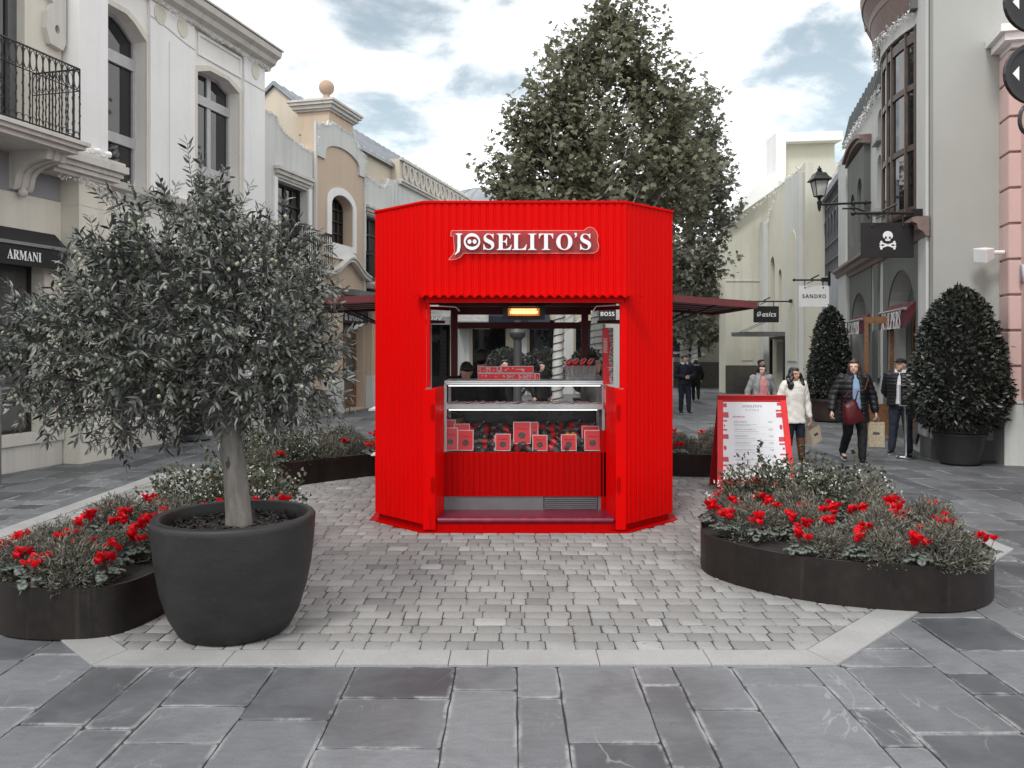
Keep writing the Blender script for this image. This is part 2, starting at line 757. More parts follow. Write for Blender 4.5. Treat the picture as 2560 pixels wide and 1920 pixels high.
M_slate, M_cobble, M_kerb = mk_slate(), mk_cobble(), mk_kerb()
M_joint = plain("joint_mortar", (.045, .044, .043), .95, var=.3, scale=5, bump=.3)
M_bed = plain("sand_bed", (.05, .048, .045), .95, var=.3, scale=8)


def finish_attrs(o, tone, edge=None):
    me = o.data
    a = me.attributes.new('tone', 'FLOAT', 'FACE')
    a.data.foreach_set('value', np.array(tone, dtype=np.float32))
    if edge is not None:
        e = me.attributes.new('edge', 'FLOAT', 'POINT')
        e.data.foreach_set('value', np.array(edge, dtype=np.float32))


# ------------------------------------------------------------------ ground: dark bed to the horizon, slate slabs, plaza of cobbles
g = MB()
g.box(-300, 300, -200, 500, -.5, -.012)
struct('ground', g, M_joint)

OCT = [(-2.5, 4.83), (1.94, 4.83), (4.7, 7.6), (4.7, 12.1), (1.94, 14.9), (-2.5, 14.9), (-5.3, 12.1), (-5.3, 7.63)]


def inside(p, poly):
    for i in range(len(poly)):
        a, b = poly[i], poly[(i + 1) % len(poly)]
        if (b[0] - a[0]) * (p[1] - a[1]) - (b[1] - a[1]) * (p[0] - a[0]) < 0:
            return False
    return True


def shrink(poly, d):
    out = []
    k = len(poly)
    for i in range(k):
        p0, p1, p2 = (Vector(poly[(i + j - 1) % k]) for j in range(3))
        e1, e2 = (p1 - p0).normalized(), (p2 - p1).normalized()
        n1, n2 = Vector((-e1.y, e1.x)), Vector((-e2.y, e2.x))
        b = (n1 + n2).normalized()
        out.append(tuple(p1 + b * (d / max(b.dot(n1), .2))))
    return out


OCT_IN = shrink(OCT, .24)


def clip(poly, by):
    for i in range(len(by)):
        a, b = by[i], by[(i + 1) % len(by)]
        side = lambda p: (b[0] - a[0]) * (p[1] - a[1]) - (b[1] - a[1]) * (p[0] - a[0])
        out = []
        for j in range(len(poly)):
            p, q = poly[j], poly[(j + 1) % len(poly)]
            sp, sq = side(p), side(q)
            if sp >= 0:
                out.append(p)
            if (sp >= 0) != (sq >= 0):
                t = sp / (sp - sq)
                out.append((p[0] + (q[0] - p[0]) * t, p[1] + (q[1] - p[1]) * t))
        poly = out
        if not poly:
            break
    return poly

sl = MB()
tone, edge = [], []
rg = random.Random(11)
colx = [-2.49, -2.146, -1.876, -1.40, -.93, -.334, .029, .27, .72, .952, 1.30, 1.76, 1.97]
while colx[0] > -13:
    colx.insert(0, colx[0] - rg.choice([.27, .36, .42, .48, .55]))
while colx[-1] < 21:
    colx.append(colx[-1] + rg.choice([.27, .36, .42, .48, .55]))


def add_slab(x0, x1, y0, y1, fine):
    gp = .004 if fine else .006
    x0, x1, y0, y1 = x0 + gp, x1 - gp, y0 + gp, y1 - gp
    z = rg.uniform(-.0015, .0015)
    t = min(1, max(0, rg.gauss(.5, .36)))
    nx = max(2, int((x1 - x0) / .09)) if fine else 1
    ny = max(2, int((y1 - y0) / .09)) if fine else 1
    j = .004 if fine else 0
    cut = lambda: rg.uniform(.006, .022)
    out = []
    cs = [cut() for _ in range(4)]
    def side(ax, ay, bx, by, n, c0, c1):
        L = math.hypot(bx - ax, by - ay)
        for i in range(n + 1):
            f = (c0 + (L - c0 - c1) * i / n) / L
            out.append((ax + (bx - ax) * f + rg.uniform(-j, j), ay + (by - ay) * f + rg.uniform(-j, j)))
    side(x0, y0, x1, y0, nx, cs[0], cs[1])
    side(x1, y0, x1, y1, ny, cs[1], cs[2])
    side(x1, y1, x0, y1, nx, cs[2], cs[3])
    side(x0, y1, x0, y0, ny, cs[3], cs[0])
    n = len(out)
    cx, cy = (x0 + x1) / 2, (y0 + y1) / 2
    def ring(d):
        return [(x + (d if x < cx - .001 and x < x0 + .03 else -d if x > x1 - .03 else 0), y + (d if y < y0 + .03 else -d if y > y1 - .03 else 0)) for x, y in out]
    r1, r2 = ring(.005), ring(.05)
    vs = [(x, y, -.014) for x, y in out] + [(x, y, z - .003) for x, y in out] + [(x, y, z) for x, y in r1] + [(x, y, z) for x, y in r2]
    fs = []
    for a in range(3):
        fs += [(a * n + i, a * n + (i + 1) % n, (a + 1) * n + (i + 1) % n, (a + 1) * n + i) for i in range(n)]
    fs.append(tuple(3 * n + i for i in range(n)))
    sl.add(vs, fs)
    tone.extend([t] * len(fs))
    edge.extend([1] * (3 * n) + [0] * n)


for i in range(len(colx) - 1):
    x0, x1 = colx[i], colx[i + 1]
    y = 2.6 - rg.uniform(0, .6)
    front = -2.6 <= x0 < 2.0
    while y < 62:
        L = rg.choice([.28, .4, .55, .62, .75, .9, 1.1]) * (1 if y < 20 else 1.4)
        y1 = y + L
        if front and y < 4.83 < y1 + .2:
            y1 = 4.83
        mx, my = (x0 + x1) / 2, (y + y1) / 2
        if not (inside((mx, my), shrink(OCT, .9))) and abs(mx) < 4 + y1 * .75:
            add_slab(x0, x1, y, y1, y < 9)
        y = y1
o = struct('slate_pavement', sl, M_slate, recalc=False)
finish_attrs(o, tone, edge)

b = MB()
b.add([(x, y, .004) for x, y in shrink(OCT, .01)], [tuple(range(8))])
struct('plaza_bed', b, M_bed, recalc=False)

kb = MB()
ktone = []
for i in range(8):
    a, bb = Vector(OCT[i]), Vector(OCT[(i + 1) % 8])
    c, d = Vector(OCT_IN[i]), Vector(OCT_IN[(i + 1) % 8])
    L = (bb - a).length
    if i == 0:
        js = [0] + [(x + 2.5) / L for x in (-1.72, -1.05, -.38, -.148, .523, 1.19)] + [1]
    else:
        n = max(2, int(L / .95))
        js = [j / n for j in range(n + 1)]
    for j in range(len(js) - 1):
        f0, f1 = js[j] + .0022 / L, js[j + 1] - .0022 / L
        def at(f, u):
            if f < .02 or f > .98:
                return a.lerp(bb, f).lerp(c.lerp(d, f), u)
            e = (bb - a).normalized()
            p = a.lerp(bb, f)
            return p + Vector((-e.y, e.x)) * .24 * u
        q = [at(f0, .012), at(f1, .012), at(f1, .985), at(f0, .985)]
        z = .014 + rg.uniform(-.001, .001)
        ce = (q[0] + q[1] + q[2] + q[3]) / 4
        q2 = [p + (ce - p).normalized() * .005 for p in q]
        n0 = len(kb.f)
        kb.add([(*p, -.005) for p in q] + [(*p, z - .003) for p in q] + [(*p, z) for p in q2],
               [(0, 1, 5, 4), (1, 2, 6, 5), (2, 3, 7, 6), (3, 0, 4, 7), (4, 5, 9, 8), (5, 6, 10, 9), (6, 7, 11, 10), (7, 4, 8, 11), (8, 9, 10, 11)])
        ktone.extend([rg.random()] * (len(kb.f) - n0))
o = struct('kerb', kb, M_kerb)
finish_attrs(o, ktone)

cb = MB()
ctone = []
y = OCT_IN[0][1] + .006
KIOSK_IN = [(-1.3, 8.5), (1.55, 8.5), (1.55, 11.2), (-1.3, 11.2)]
while y < 14.7:
    h = rg.uniform(.145, .168)
    x = -5.2 + rg.uniform(0, .15)
    while x < 4.6:
        w = rg.choice([.11, .14, .16, .16, .19, .22])
        gp = rg.uniform(.002, .0042)
        x0, x1, y0, y1 = x + gp, x + w - gp, y + gp * .8, y + h - gp * .8
        m = ((x0 + x1) / 2, (y0 + y1) / 2)
        pts = [(x0, y0), (x1, y0), (x1, y1), (x0, y1)]
        whole = all(inside(p, OCT_IN) for p in pts)
        if not inside(m, KIOSK_IN) and any(inside(p, OCT_IN) for p in pts):
            J = lambda: rg.uniform(-.0035, .0035)
            if whole:
                out = []
                for px, py, sx, sy in ((x0, y0, 1, 1), (x1, y0, -1, 1), (x1, y1, -1, -1), (x0, y1, 1, -1)):
                    c = rg.uniform(.008, .022)
                    e = [(px, py + sy * c), (px + sx * c, py)]
                    if sx * sy < 0:
                        e.reverse()
                    out += [(u + J(), v + J()) for u, v in e]
            else:
                out = clip(pts, shrink(OCT_IN, .004))
            n = len(out)
            if n >= 3 and (whole or max(p[0] for p in out) - min(p[0] for p in out) > .03):
                m = (sum(p[0] for p in out) / n, sum(p[1] for p in out) / n)
                top = .013 + rg.uniform(-.002, .002)
                tx, ty = rg.uniform(-.012, .012), rg.uniform(-.012, .012)
                ring2 = [(u + (m[0] - u) * .10, v + (m[1] - v) * .10) for u, v in out]
                zf = lambda u, v: top + (u - m[0]) * tx + (v - m[1]) * ty
                n0 = len(cb.f)
                cb.add([(u, v, .001) for u, v in out] + [(u, v, zf(u, v) - .005) for u, v in out] + [(u, v, zf(u, v)) for u, v in ring2],
                       [(i, (i + 1) % n, n + (i + 1) % n, n + i) for i in range(n)] + [(n + i, n + (i + 1) % n, 2 * n + (i + 1) % n, 2 * n + i) for i in range(n)]
                       + [tuple(range(2 * n, 3 * n))])
                t = min(1, max(0, rg.gauss(.42, .16)))
                if rg.random() < .015:
                    t = 1
                ctone.extend([t] * (len(cb.f) - n0))
        x += w
    y += h
o = struct('plaza_cobbles', cb, M_cobble, recalc=False, smooth=50)
finish_attrs(o, ctone)

# ------------------------------------------------------------------ the red kiosk
def mk_red(name, col=(.66, .0008, .0007), rough=.38):
    k = NT(name)
    n = k.noise(1.0, 5, .6, vec=k.scaled((7, 7, .6)))
    c = k.mix(k.rng(n, .35, .75, 0, .30), col, (col[0] * .78, 0, 0))
    sm = k.noise(1.0, 6, .7, vec=k.scaled((16, 16, 1.2)))
    z = k.n('ShaderNodeSeparateXYZ')
    k.t.links.new(k.co(), z.inputs[0])
    low = k.rng(z.outputs[2], .9, .1, 0, 1)
    c = k.mix(k.math('MULTIPLY', low, k.rng(sm, .5, .72, 0, .5, True)), c, (.16, .002, .0015))
    k.base(c)
    k.rough(k.rng(n, .3, .7, rough - .05, rough + .1))
    k.p(Specular_IOR_Level=.07)
    k.bump(k.noise(30, 3, .5), .05, .004)
    MATS[name] = k.m
    return k.m


M_red = mk_red("red_paint")
M_red2 = mk_red("red_paint_worn_shaded", (.42, .001, .001), .45)  # worn red; also stands in for shade on the recessed counter front
M_maroon = plain("maroon_paint", (.10, .009, .012), .5, var=.15)
M_steel = plain("brushed_steel", (.55, .55, .56), .36, metal=1, var=.1, scale=3)
M_greymetal = plain("grey_painted_metal", (.16, .16, .165), .45, metal=.3, var=.1)
M_dark = plain("vent_shade", (.012, .012, .013), .5)  # near-black that stands in for the shade inside the vents
M_white = plain("white_paint", (.82, .82, .82), .4, var=.04)
M_black = plain("black_metal", (.012, .012, .013), .42, var=.25)
M_pane = clear_glass("clear_pane", refl=.45)
M_acryl = clear_glass("acrylic", tint=(.86, .80, .80), haze=.035, rough=.1, refl=.22)
M_lip = plain("pink_rubber_lip", (.15, .010, .032), .35, var=.3, scale=12)
M_led = emit("led_light", (1, .97, .92), 1.3)
M_spot = emit("spot_light", (1, .93, .8), 9)

CX, FY = .13, 8.29
HF, HB, DY = 1.033, 1.627, .594
BYK = FY + 2 * DY + 2.066
OCTK = [(CX - HF, FY), (CX + HF, FY), (CX + HB, FY + DY), (CX + HB, FY + DY + 2.066), (CX + HF, BYK), (CX - HF, BYK), (CX - HB, FY + DY + 2.066), (CX - HB, FY + DY)]

kiosk = thing('kiosk', 'bright red eight-sided corrugated kiosk selling food on the cobbled plaza', 'kiosk', (CX, FY + 1.63, 0))


def ribbed(mb, p, q, z0, z1, pitch=.08, depth=.009, groove=.012, thick=.02, slope=.009):
    """a sheet with narrow upright grooves from p to q (plan points, outside on the right hand), closed at the back"""
    p, q = Vector(p), Vector(q)
    t = (q - p)
    L = t.length
    t /= L
    n = Vector((t.y, -t.x))
    k = max(1, round(L / pitch))
    pr = [(0, 0)]
    for i in range(k):
        c = (i + .5) * L / k
        pr += [(c - groove / 2 - slope, 0), (c - groove / 2, -depth), (c + groove / 2, -depth), (c + groove / 2 + slope, 0)]
    pr.append((L, 0))
    out = [p + t * a + n * d for a, d in pr]
    m = len(out)
    b0, b1 = p - n * thick, q - n * thick
    vs = [(*v, z0) for v in out] + [(*v, z1) for v in out] + [(*b0, z0), (*b1, z0), (*b0, z1), (*b1, z1)]
    fs = [(i, i + 1, m + i + 1, m + i) for i in range(m - 1)]
    fs += [(2 * m, 2 * m + 2, 2 * m + 3, 2 * m + 1), (0, m, 2 * m + 2, 2 * m), (m - 1, 2 * m + 1, 2 * m + 3, 2 * m - 1)]
    fs += [tuple(range(m - 1, -1, -1)) + (2 * m, 2 * m + 1), tuple(range(m, 2 * m)) + (2 * m + 3, 2 * m + 2)]
    mb.add(vs, fs)


def kpart(name, mb, mat, parent=kiosk, **kw):
    return obj(name, mb, mat, parent, **kw)


ZT, ZO = 3.38, 2.42
m = MB()
ribbed(m, OCTK[0], OCTK[1], ZO, ZT, pitch=.077)
kpart('front_fascia', m, M_red)
for i in (1, 7):
    m = MB()
    ribbed(m, OCTK[i], OCTK[(i + 1) % 8], .09, ZT, pitch=.076)
    kpart('corner_panel', m, M_red)
for i in (3, 5):
    m = MB()
    ribbed(m, OCTK[i], OCTK[(i + 1) % 8], 2.42, ZT, pitch=.076)
    kpart('corner_fascia', m, M_red)
    m = MB()
    ribbed(m, OCTK[i], OCTK[(i + 1) % 8], .09, 1.05, pitch=.076)
    kpart('corner_counter_front', m, M_red)
for i in (2, 6):
    m = MB()
    ribbed(m, OCTK[i], OCTK[i + 1], 2.42, ZT, pitch=.08)
    kpart('side_fascia', m, M_red)
    m = MB()
    a, b_ = OCTK[i], OCTK[i + 1]
    ribbed(m, a, b_, .09, 1.05, pitch=.08)
    kpart('side_counter_front', m, M_red)
m = MB()
ribbed(m, OCTK[4], OCTK[5], 2.42, ZT, pitch=.08)
kpart('back_fascia', m, M_red)
m = MB()
ribbed(m, OCTK[4], OCTK[5], .09, 1.02, pitch=.08)
kpart('back_counter_front', m, M_red)
# roof, ceiling, floor, base
def oct_ring(d):
    return shrink(OCTK, d)
def oct_slab(mb, d, z0, z1):
    o8 = oct_ring(d)
    mb.add([(*p, z0) for p in o8] + [(*p, z1) for p in o8], [tuple(range(7, -1, -1)), tuple(range(8, 16))] + [(i, (i + 1) % 8, 8 + (i + 1) % 8, 8 + i) for i in range(8)])
m = MB()
oct_slab(m, .03, ZT - .05, ZT - .01)
kpart('roof', m, M_red2)
m = MB()
o8, o9 = oct_ring(-.012), oct_ring(.012)
for i in range(8):
    j = (i + 1) % 8
    m.hexa([(*o8[i], ZT - .008), (*o8[j], ZT - .008), (*o9[j], ZT - .008), (*o9[i], ZT - .008), (*o8[i], ZT + .014), (*o8[j], ZT + .014), (*o9[j], ZT + .014), (*o9[i], ZT + .014)])
kpart('roof_trim', m, M_red)
m = MB()
oct_slab(m, .05, 2.60, 2.66)
kpart('ceiling', m, M_maroon)
m = MB()
oct_slab(m, .04, .015, .10)
oct_slab(m, -.055, .0, .02)
kpart('base', m, M_red2)
m = MB()
oct_slab(m, .10, .102, .13)
kpart('floor', m, M_greymetal)
# beams below the ceiling
m = MB()
m.box(CX - 1.5, CX + 1.5, 9.55, 9.65, 2.44, 2.598)
m.box(CX - 1.5, CX + 1.5, 10.75, 10.85, 2.44, 2.598)
m.box(CX - 1.58, CX - 1.5, FY + .7, 10.9, 2.43, 2.598)
m.box(CX + 1.5, CX + 1.58, FY + .7, 10.9, 2.43, 2.598)
m.box(CX - HF + .05, CX + HF - .05, FY + .03, FY + .10, 2.40, 2.598)
m.box(CX - HF + .05, CX + HF - .05, BYK - .10, BYK - .03, 2.36, 2.598)
kpart('ceiling_beam', m, M_maroon)
for x in (CX - .93, CX + .88):
    m = MB()
    m.box(x - .045, x + .045, BYK - .32, BYK - .23, .131, 2.599)
    kpart('post', m, M_maroon)
# drip edge of bent corrugated sheet over the opening
m = MB()
x0, x1 = CX - HF - .09, CX + HF + .17
n = 26
top, bot = [], []
for i in range(n * 4 + 1):
    x = x0 + (x1 - x0) * i / (n * 4)
    ph = i % 4
    dz = (.0, .022, .022, 0)[ph]
    top.append((x, dz))
vs = [(x, FY + .02, 2.425 + dz) for x, dz in top] + [(x, FY - .085, 2.408 + dz) for x, dz in top] + [(x, FY - .085, 2.400 + dz) for x, dz in top] + [(x, FY + .02, 2.415 + dz) for x, dz in top]
k = len(top)
m.add(vs, [(a * k + i, a * k + i + 1, ((a + 1) % 4) * k + i + 1, ((a + 1) % 4) * k + i) for a in range(4) for i in range(k - 1)])
kpart('drip_edge', m, M_red2)
m = MB()
m.box(CX - HF + .02, CX + HF - .02, FY - .004, FY + .03, 2.355, 2.42)
kpart('lintel', m, M_red)
# front jambs and folded door leaves
XL, XR = CX - HF, CX + HF
for x0, x1, s_ in ((XL, XL + .12, 1), (XR - .10, XR, -1)):
    lf = MB()
    lf.box(x0 - .005, x1, FY - .012, FY + .05, .035, 1.47)
    jo = kpart('door_frame', lf, M_red, bevel=.006)
    for z in (.42, 1.16):
        h = MB()
        hx = x1 - .025 if s_ > 0 else x0 + .025
        h.tube([(hx, FY - .020, z), (hx, FY - .020, z + .16)], .011, 8)
        h.box(hx - .02, hx + .02, FY - .017, FY - .010, z + .02, z + .14)
        kpart('hinge', h, M_red2, jo)
    lf = MB()
    if s_ > 0:
        ribbed(lf, (x1 + .002, FY - .005), (x1 + .05, FY + .47), .055, 1.48, pitch=.095, depth=.018, thick=.04)
    else:
        ribbed(lf, (x0 - .05, FY + .47), (x0 - .002, FY - .005), .055, 1.48, pitch=.095, depth=.018, thick=.04)
    kpart('door_leaf', lf, M_red)
for x0, x1, s_ in ((XL + .01, XL + .078, 1), (XR - .05, XR + .008, -1)):
    lf = MB()
    lf.box(x0 - .01, x0 + .012 if s_ > 0 else x1 + .004, FY + .002, FY + .05, 1.48, 2.354)
    xa = x0 + .02
    if s_ > 0:
        lf.box(x0 + .018, x0 + .05, FY + .01, FY + .15, 1.49, 2.35)
    else:
        lf.box(x1 - .044, x1 - .012, FY + .01, FY + .15, 1.49, 2.35)
        lf.box(x1 - .01, x1, FY + .003, FY + .04, 1.48, 2.353)
    kpart('shutter_leaf', lf, M_red)
    # steel stay holding the shutter
    st = MB()
    if s_ > 0:
        st.box(x0 + .03, x0 + .14, FY + .05, FY + .07, 2.318, 2.334)
        st.tube([(x0 + .13, FY + .06, 2.325), (x0 + .31, FY + .12, 2.318), (x0 + .35, FY + .12, 2.275)], .009, 8)
    else:
        st.box(x1 - .10, x1 + .0, FY + .05, FY + .07, 2.328, 2.346)
        st.tube([(x1 - .09, FY + .06, 2.336), (x1 - .30, FY + .12, 2.325), (x1 - .335, FY + .12, 2.268)], .009, 8)
    kpart('stay', st, M_steel)
# lifted side shutters and their struts, and the small ones beside the back corners
def flap(x0, x1, y0, y1, zi, zo, nrib=5):
    """a shutter lifted flat; zi at the kiosk, zo at the free edge"""
    f = MB()
    def z(x):
        return zi + (zo - zi) * (x - x0) / (x1 - x0)
    q = [(x0, y0), (x1, y0), (x1, y1), (x0, y1)]
    f.hexa([(x, y, z(x) + .028) for x, y in q] + [(x, y, z(x) + .045) for x, y in q])
    n_ = 2 * nrib
    for i in range(nrib):
        ya = y0 + (y1 - y0) * (i + .18) / nrib
        yb = y0 + (y1 - y0) * (i + .72) / nrib
        q2 = [(x0, ya), (x1 - .03 * (1 if x1 > x0 else -1), ya), (x1 - .03 * (1 if x1 > x0 else -1), yb), (x0, yb)]
        f.hexa([(x, y, z(x) + .010) for x, y in q2] + [(x, y, z(x) + .028) for x, y in q2])
    for xa, xb, ya, yb in ((x0, x1, y0 - .02, y0), (x0, x1, y1, y1 + .02), (x1, x1 + .02 * (1 if x1 > x0 else -1), y0, y1)):
        q3 = [(xa, ya), (xb, ya), (xb, yb), (xa, yb)]
        f.hexa([(x, y, z(x) - .02) for x, y in q3] + [(x, y, z(x) + .055) for x, y in q3])
    return f
for sgn in (-1, 1):
    xs = CX + sgn * (HB + .01)
    w = .92 if sgn > 0 else 1.0
    fl = kpart('side_shutter', flap(xs, xs + sgn * w, FY + DY + .06, FY + DY + 2.0, 2.42, 2.35 if sgn > 0 else 2.37), M_maroon)
    fe = MB()
    fe.box(min(xs, xs + sgn * w), max(xs, xs + sgn * w), FY + DY + .034, FY + DY + .0385, 2.372, 2.43)
    for ya, yb, za in ((.3, .25, 2.16), (1.7, 1.75, 2.12)):
        st = MB()
        st.tube([(xs + sgn * .01, FY + DY + ya, za), (xs + sgn * w * .62, FY + DY + yb, 2.39)], .012, 8)
        kpart('strut', st, M_black, fl)
fl = MB()
kpart('back_shutter', flap(CX - .95, CX + .95, BYK + .02, BYK + .75, 2.20, 2.20, 4), M_maroon)
for sgn in (-1, 1):
    f = MB()
    a = (CX + sgn * (HB + .01), FY + DY + 2.1)
    bq = (CX + sgn * (HF + .05), BYK + .02)
    nrm = (sgn * .5, .5)
    q = [a, (a[0] + nrm[0], a[1] + nrm[1]), (bq[0] + nrm[0], bq[1] + nrm[1]), bq]
    if sgn < 0:
        q.reverse()
    f.hexa([(*p, 2.24) for p in q] + [(*p, 2.28) for p in q])
    kpart('corner_shutter', f, M_maroon)
# counter front below the glass, cooling grille, threshold
m = MB()
ribbed(m, (XL + .16, FY + .50), (XR - .145, FY + .50), .285, .762, pitch=.06, depth=.006, groove=.008, slope=.004)
kpart('counter_front', m, M_red2)  # darker red, the shade of the recess put into the paint
m = MB()
m.box(XL + .16, XR - .145, FY + .515, FY + .56, .135, .284)
gr = kpart('cooling_panel', m, M_greymetal)
m = MB()
gx0, gx1 = CX + .22, XR - .24
for i in range(6):
    z = .152 + i * .021
    m.hexa([(gx0, FY + .500, z), (gx1, FY + .500, z), (gx1, FY + .513, z + .006), (gx0, FY + .513, z + .006), (gx0, FY + .500, z + .011), (gx1, FY + .500, z + .011), (gx1, FY + .513, z + .014), (gx0, FY + .513, z + .014)])
kpart('vent_grille', m, M_greymetal, gr)
m = MB()
m.box(gx0 - .01, gx1 + .01, FY + .5135, FY + .5149, .145, .279)
kpart('vent_opening', m, M_dark, gr)
m = MB()
m.box(XL + .13, XR - .11, FY + .03, FY + .5, .1315, .138)
m.tube([(XL + .14, FY + .05, .122), (XR - .12, FY + .05, .122)], .032, 12)
kpart('threshold', m, M_lip, smooth=40)
# ceiling lamps
for x, y in ((CX - .50, 9.9), (CX + .52, 9.9), (CX - 1.05, 9.3), (CX + 1.05, 9.3)):
    m = MB()
    m.lathe([(.05, 2.59), (.05, 2.6)], 16, (x, y, 0))
    m.lathe([(.001, 2.575), (.03, 2.58), (.036, 2.589)], 16, (x, y, 0))
    kpart('ceiling_lamp', m, M_spot, smooth=40)
for xa, xb in ((CX - .78, CX - .36), (CX + .22, CX + .75)):
    m = MB()
    m.box(xa, xb, 10.86, 10.88, 2.455, 2.475)
    kpart('light_strip', m, M_led)

# the shop sign: clear acrylic plate with white raised letters, the first o is a snout
sign_y = FY - .03
def SG(a, b, d):
    return (CX + a, sign_y - d, 2.97 + b)
m = MB()
plate = [(-.745, .115), (.60, .115), (.63, .14), (.66, .15), (.70, .14), (.725, .11), (.745, .06), (.735, .02), (.752, -.04), (.74, -.09), (.70, -.115),
         (-.625, -.115), (-.655, -.155), (-.70, -.175), (-.775, -.182), (-.73, -.13), (-.715, -.10), (-.725, .06), (-.755, .06)]
m.slab([plate], SG, 0, .008)
sg = kpart('sign_plate', m, M_acryl)
m = MB()
for i in range(len(plate)):
    a, b_ = plate[i], plate[(i + 1) % len(plate)]
    m.tube([SG(*a, .007), SG(*b_, .007)], .0028, 5)
M_rim = plain("plate_edge", (.85, .35, .33), .2)
kpart('plate_edge', m, M_rim, sg)
LH = .165
letters = MB()
def put(ch, xc, w=None, dx=0):
    t = text_mb(ch, lambda a, b, d: SG(xc + a, b + dx, .014 + d), height=LH, depth=.022, bold='serif')
    letters.add(t.v, t.f)
# J drawn by hand with a swash below the line
J = [(-.70, .082), (-.635, .082), (-.638, .072), (-.652, .066), (-.652, -.055), (-.662, -.10), (-.705, -.135), (-.712, -.13), (-.688, -.095), (-.682, -.05), (-.682, .066), (-.699, .072)]
letters.slab([J], SG, .014, .036)
oc = -.535
letters.slab([arc(oc, 0, .083, .085, 0, 342, 19), [(x, y) for x, y in reversed(arc(oc, 0, .066, .053, 0, 342, 19))]], SG, .014, .036)
for dx in (-.026, .026):
    letters.slab([arc(oc + dx, 0, .0205, .0225, 0, 330, 11)], SG, .014, .036)
for ch, xc in (('S', -.365), ('E', -.21), ('L', -.055), ('I', .075), ('T', .215), ('O', .40), ('S', .615)):
    put(ch, xc, dx=-.002)
t = text_mb('’', lambda a, b, d: SG(.515 + a, b + .065, .014 + d), height=.05, depth=.022)
letters.add(t.v, t.f)
M_letter = plain("letter_white", (.80, .81, .83), .35, var=.04)
kpart('sign_letter', letters, M_letter, sg)

# glowing heater under the lintel
ht = thing('electric_heater', 'black electric heater glowing orange under the kiosk lintel', 'heater', (CX, 8.9, 2.2))
m = MB()
m.box(CX - .23, CX + .23, 8.87, 8.99, 2.20, 2.215)
m.box(CX - .23, CX + .23, 8.87, 8.99, 2.345, 2.36)
m.box(CX - .23, CX - .175, 8.87, 8.99, 2.215, 2.345)
m.box(CX + .175, CX + .23, 8.87, 8.99, 2.215, 2.345)
m.box(CX - .175, CX + .175, 8.975, 8.99, 2.215, 2.345)
m.box(CX - .03, CX + .30, 8.93, 8.98, 2.361, 2.44)
obj('housing', m, M_black, ht)
k = NT("reflector_glow")
yy = k.n('ShaderNodeSeparateXYZ')
k.t.links.new(k.co(), yy.inputs[0])
k.base((.5, .4, .25))
k.p(Emission_Color=(1, .16, .02), Emission_Strength=.30, Metallic=.6)  # own emission stands in for the tube's light on the reflector
m = MB()
m.box(CX - .174, CX + .174, 8.965, 8.972, 2.247, 2.332)
obj('reflector', m, k.m, ht)
m = MB()
m.tube([(CX - .15, 8.93, 2.285), (CX + .15, 8.93, 2.285)], .014, 10)
m.tube([(CX - .14, 8.945, 2.315), (CX + .14, 8.945, 2.315)], .006, 8)
obj('heating_tube', m, emit("hot_tube", (1, .62, .20), 2.0), ht, smooth=40)
m = MB()
for i in range(23):
    x = CX - .165 + i * .015
    m.tube([(x, 8.873, 2.218), (x, 8.873, 2.342)], .0016, 4)
m.tube([(CX - .17, 8.872, 2.335), (CX + .17, 8.872, 2.335)], .002, 4)
obj('guard', m, M_black, ht)

# ------------------------------------------------------------------ glass display case
DXL, DXR = XL + .165, XR - .155
DY0, DY1 = FY + .50, FY + 1.15
dc = thing('display_case', 'glass chilled display case with steel top inside the kiosk', 'display case', ((DXL + DXR) / 2, (DY0 + DY1) / 2, .13))
m = MB()
m.box(DXL, DXR, DY0 + .02, DY1, 1.50, 1.535)
m.box(DXL + .02, DXR - .02, DY0 + .0, DY0 + .03, 1.488, 1.51)
obj('case_top', m, M_steel, dc, bevel=.006)
m = MB()
m.box(DXL + .05, DXR - .05, DY0 + .012, DY0 + .024, 1.478, 1.486)
obj('light_strip', m, M_led, dc)
m = MB()
m.box(DXL, DXR, DY0 + .06, DY1 - .03, 1.252, 1.272)
m.box(DXL, DXR, DY0 + .045, DY0 + .062, 1.225, 1.28)
sh = obj('shelf', m, M_steel, dc)
m = MB()
m.box(DXL + .05, DXR - .08, DY0 + .052, DY0 + .06, 1.213, 1.221)
obj('light_strip', m, M_led, sh)
m = MB()
m.box(DXL + .004, DXR - .004, DY0 + .004, DY0 + .010, .765, 1.487)
obj('front_glass', m, M_pane, dc)
for x in (DXL + .0, DXR - .03):
    m = MB()
    m.box(x, x + .03, DY0 + .02, DY0 + .04, .765, 1.499)
    obj('case_post', m, M_steel, dc)
    m = MB()
    m.box(x, x + .03, DY1 - .03, DY1, .14, 1.499)
    obj('case_post', m, M_steel, dc)
m = MB()
m.box(DXL + .002, DXR - .002, DY0 + .04, DY1 - .031, .70, .745)
m.box(DXL + .002, DXR - .002, DY1 - .10, DY1 - .031, .745, .93)
obj('tray', m, plain("tray_grey", (.30, .31, .32), .4, metal=.6), dc)
m = MB()
m.box(DXL + .031, DXR - .031, DY1 - .028, DY1 - .02, .93, 1.25)
obj('shade_backing', m, plain("shade_panel", (.02, .02, .022), .25), dc)  # dark sheet added as shade behind the goods, hides the red back
m = MB()
for i in range(64):
    x = DXL + .05 + i * (DXR - DXL - .1) / 63
    m.box(x - .006, x + .006, DY1 - .104, DY1 - .1005, .80, .90)
obj('vent_slot', m, M_dark, dc)
m = MB()
m.box(DXL + .01, DXR - .01, DY0 + .06, DY1 - .02, .141, .69)
obj('case_body', m, M_greymetal, dc)

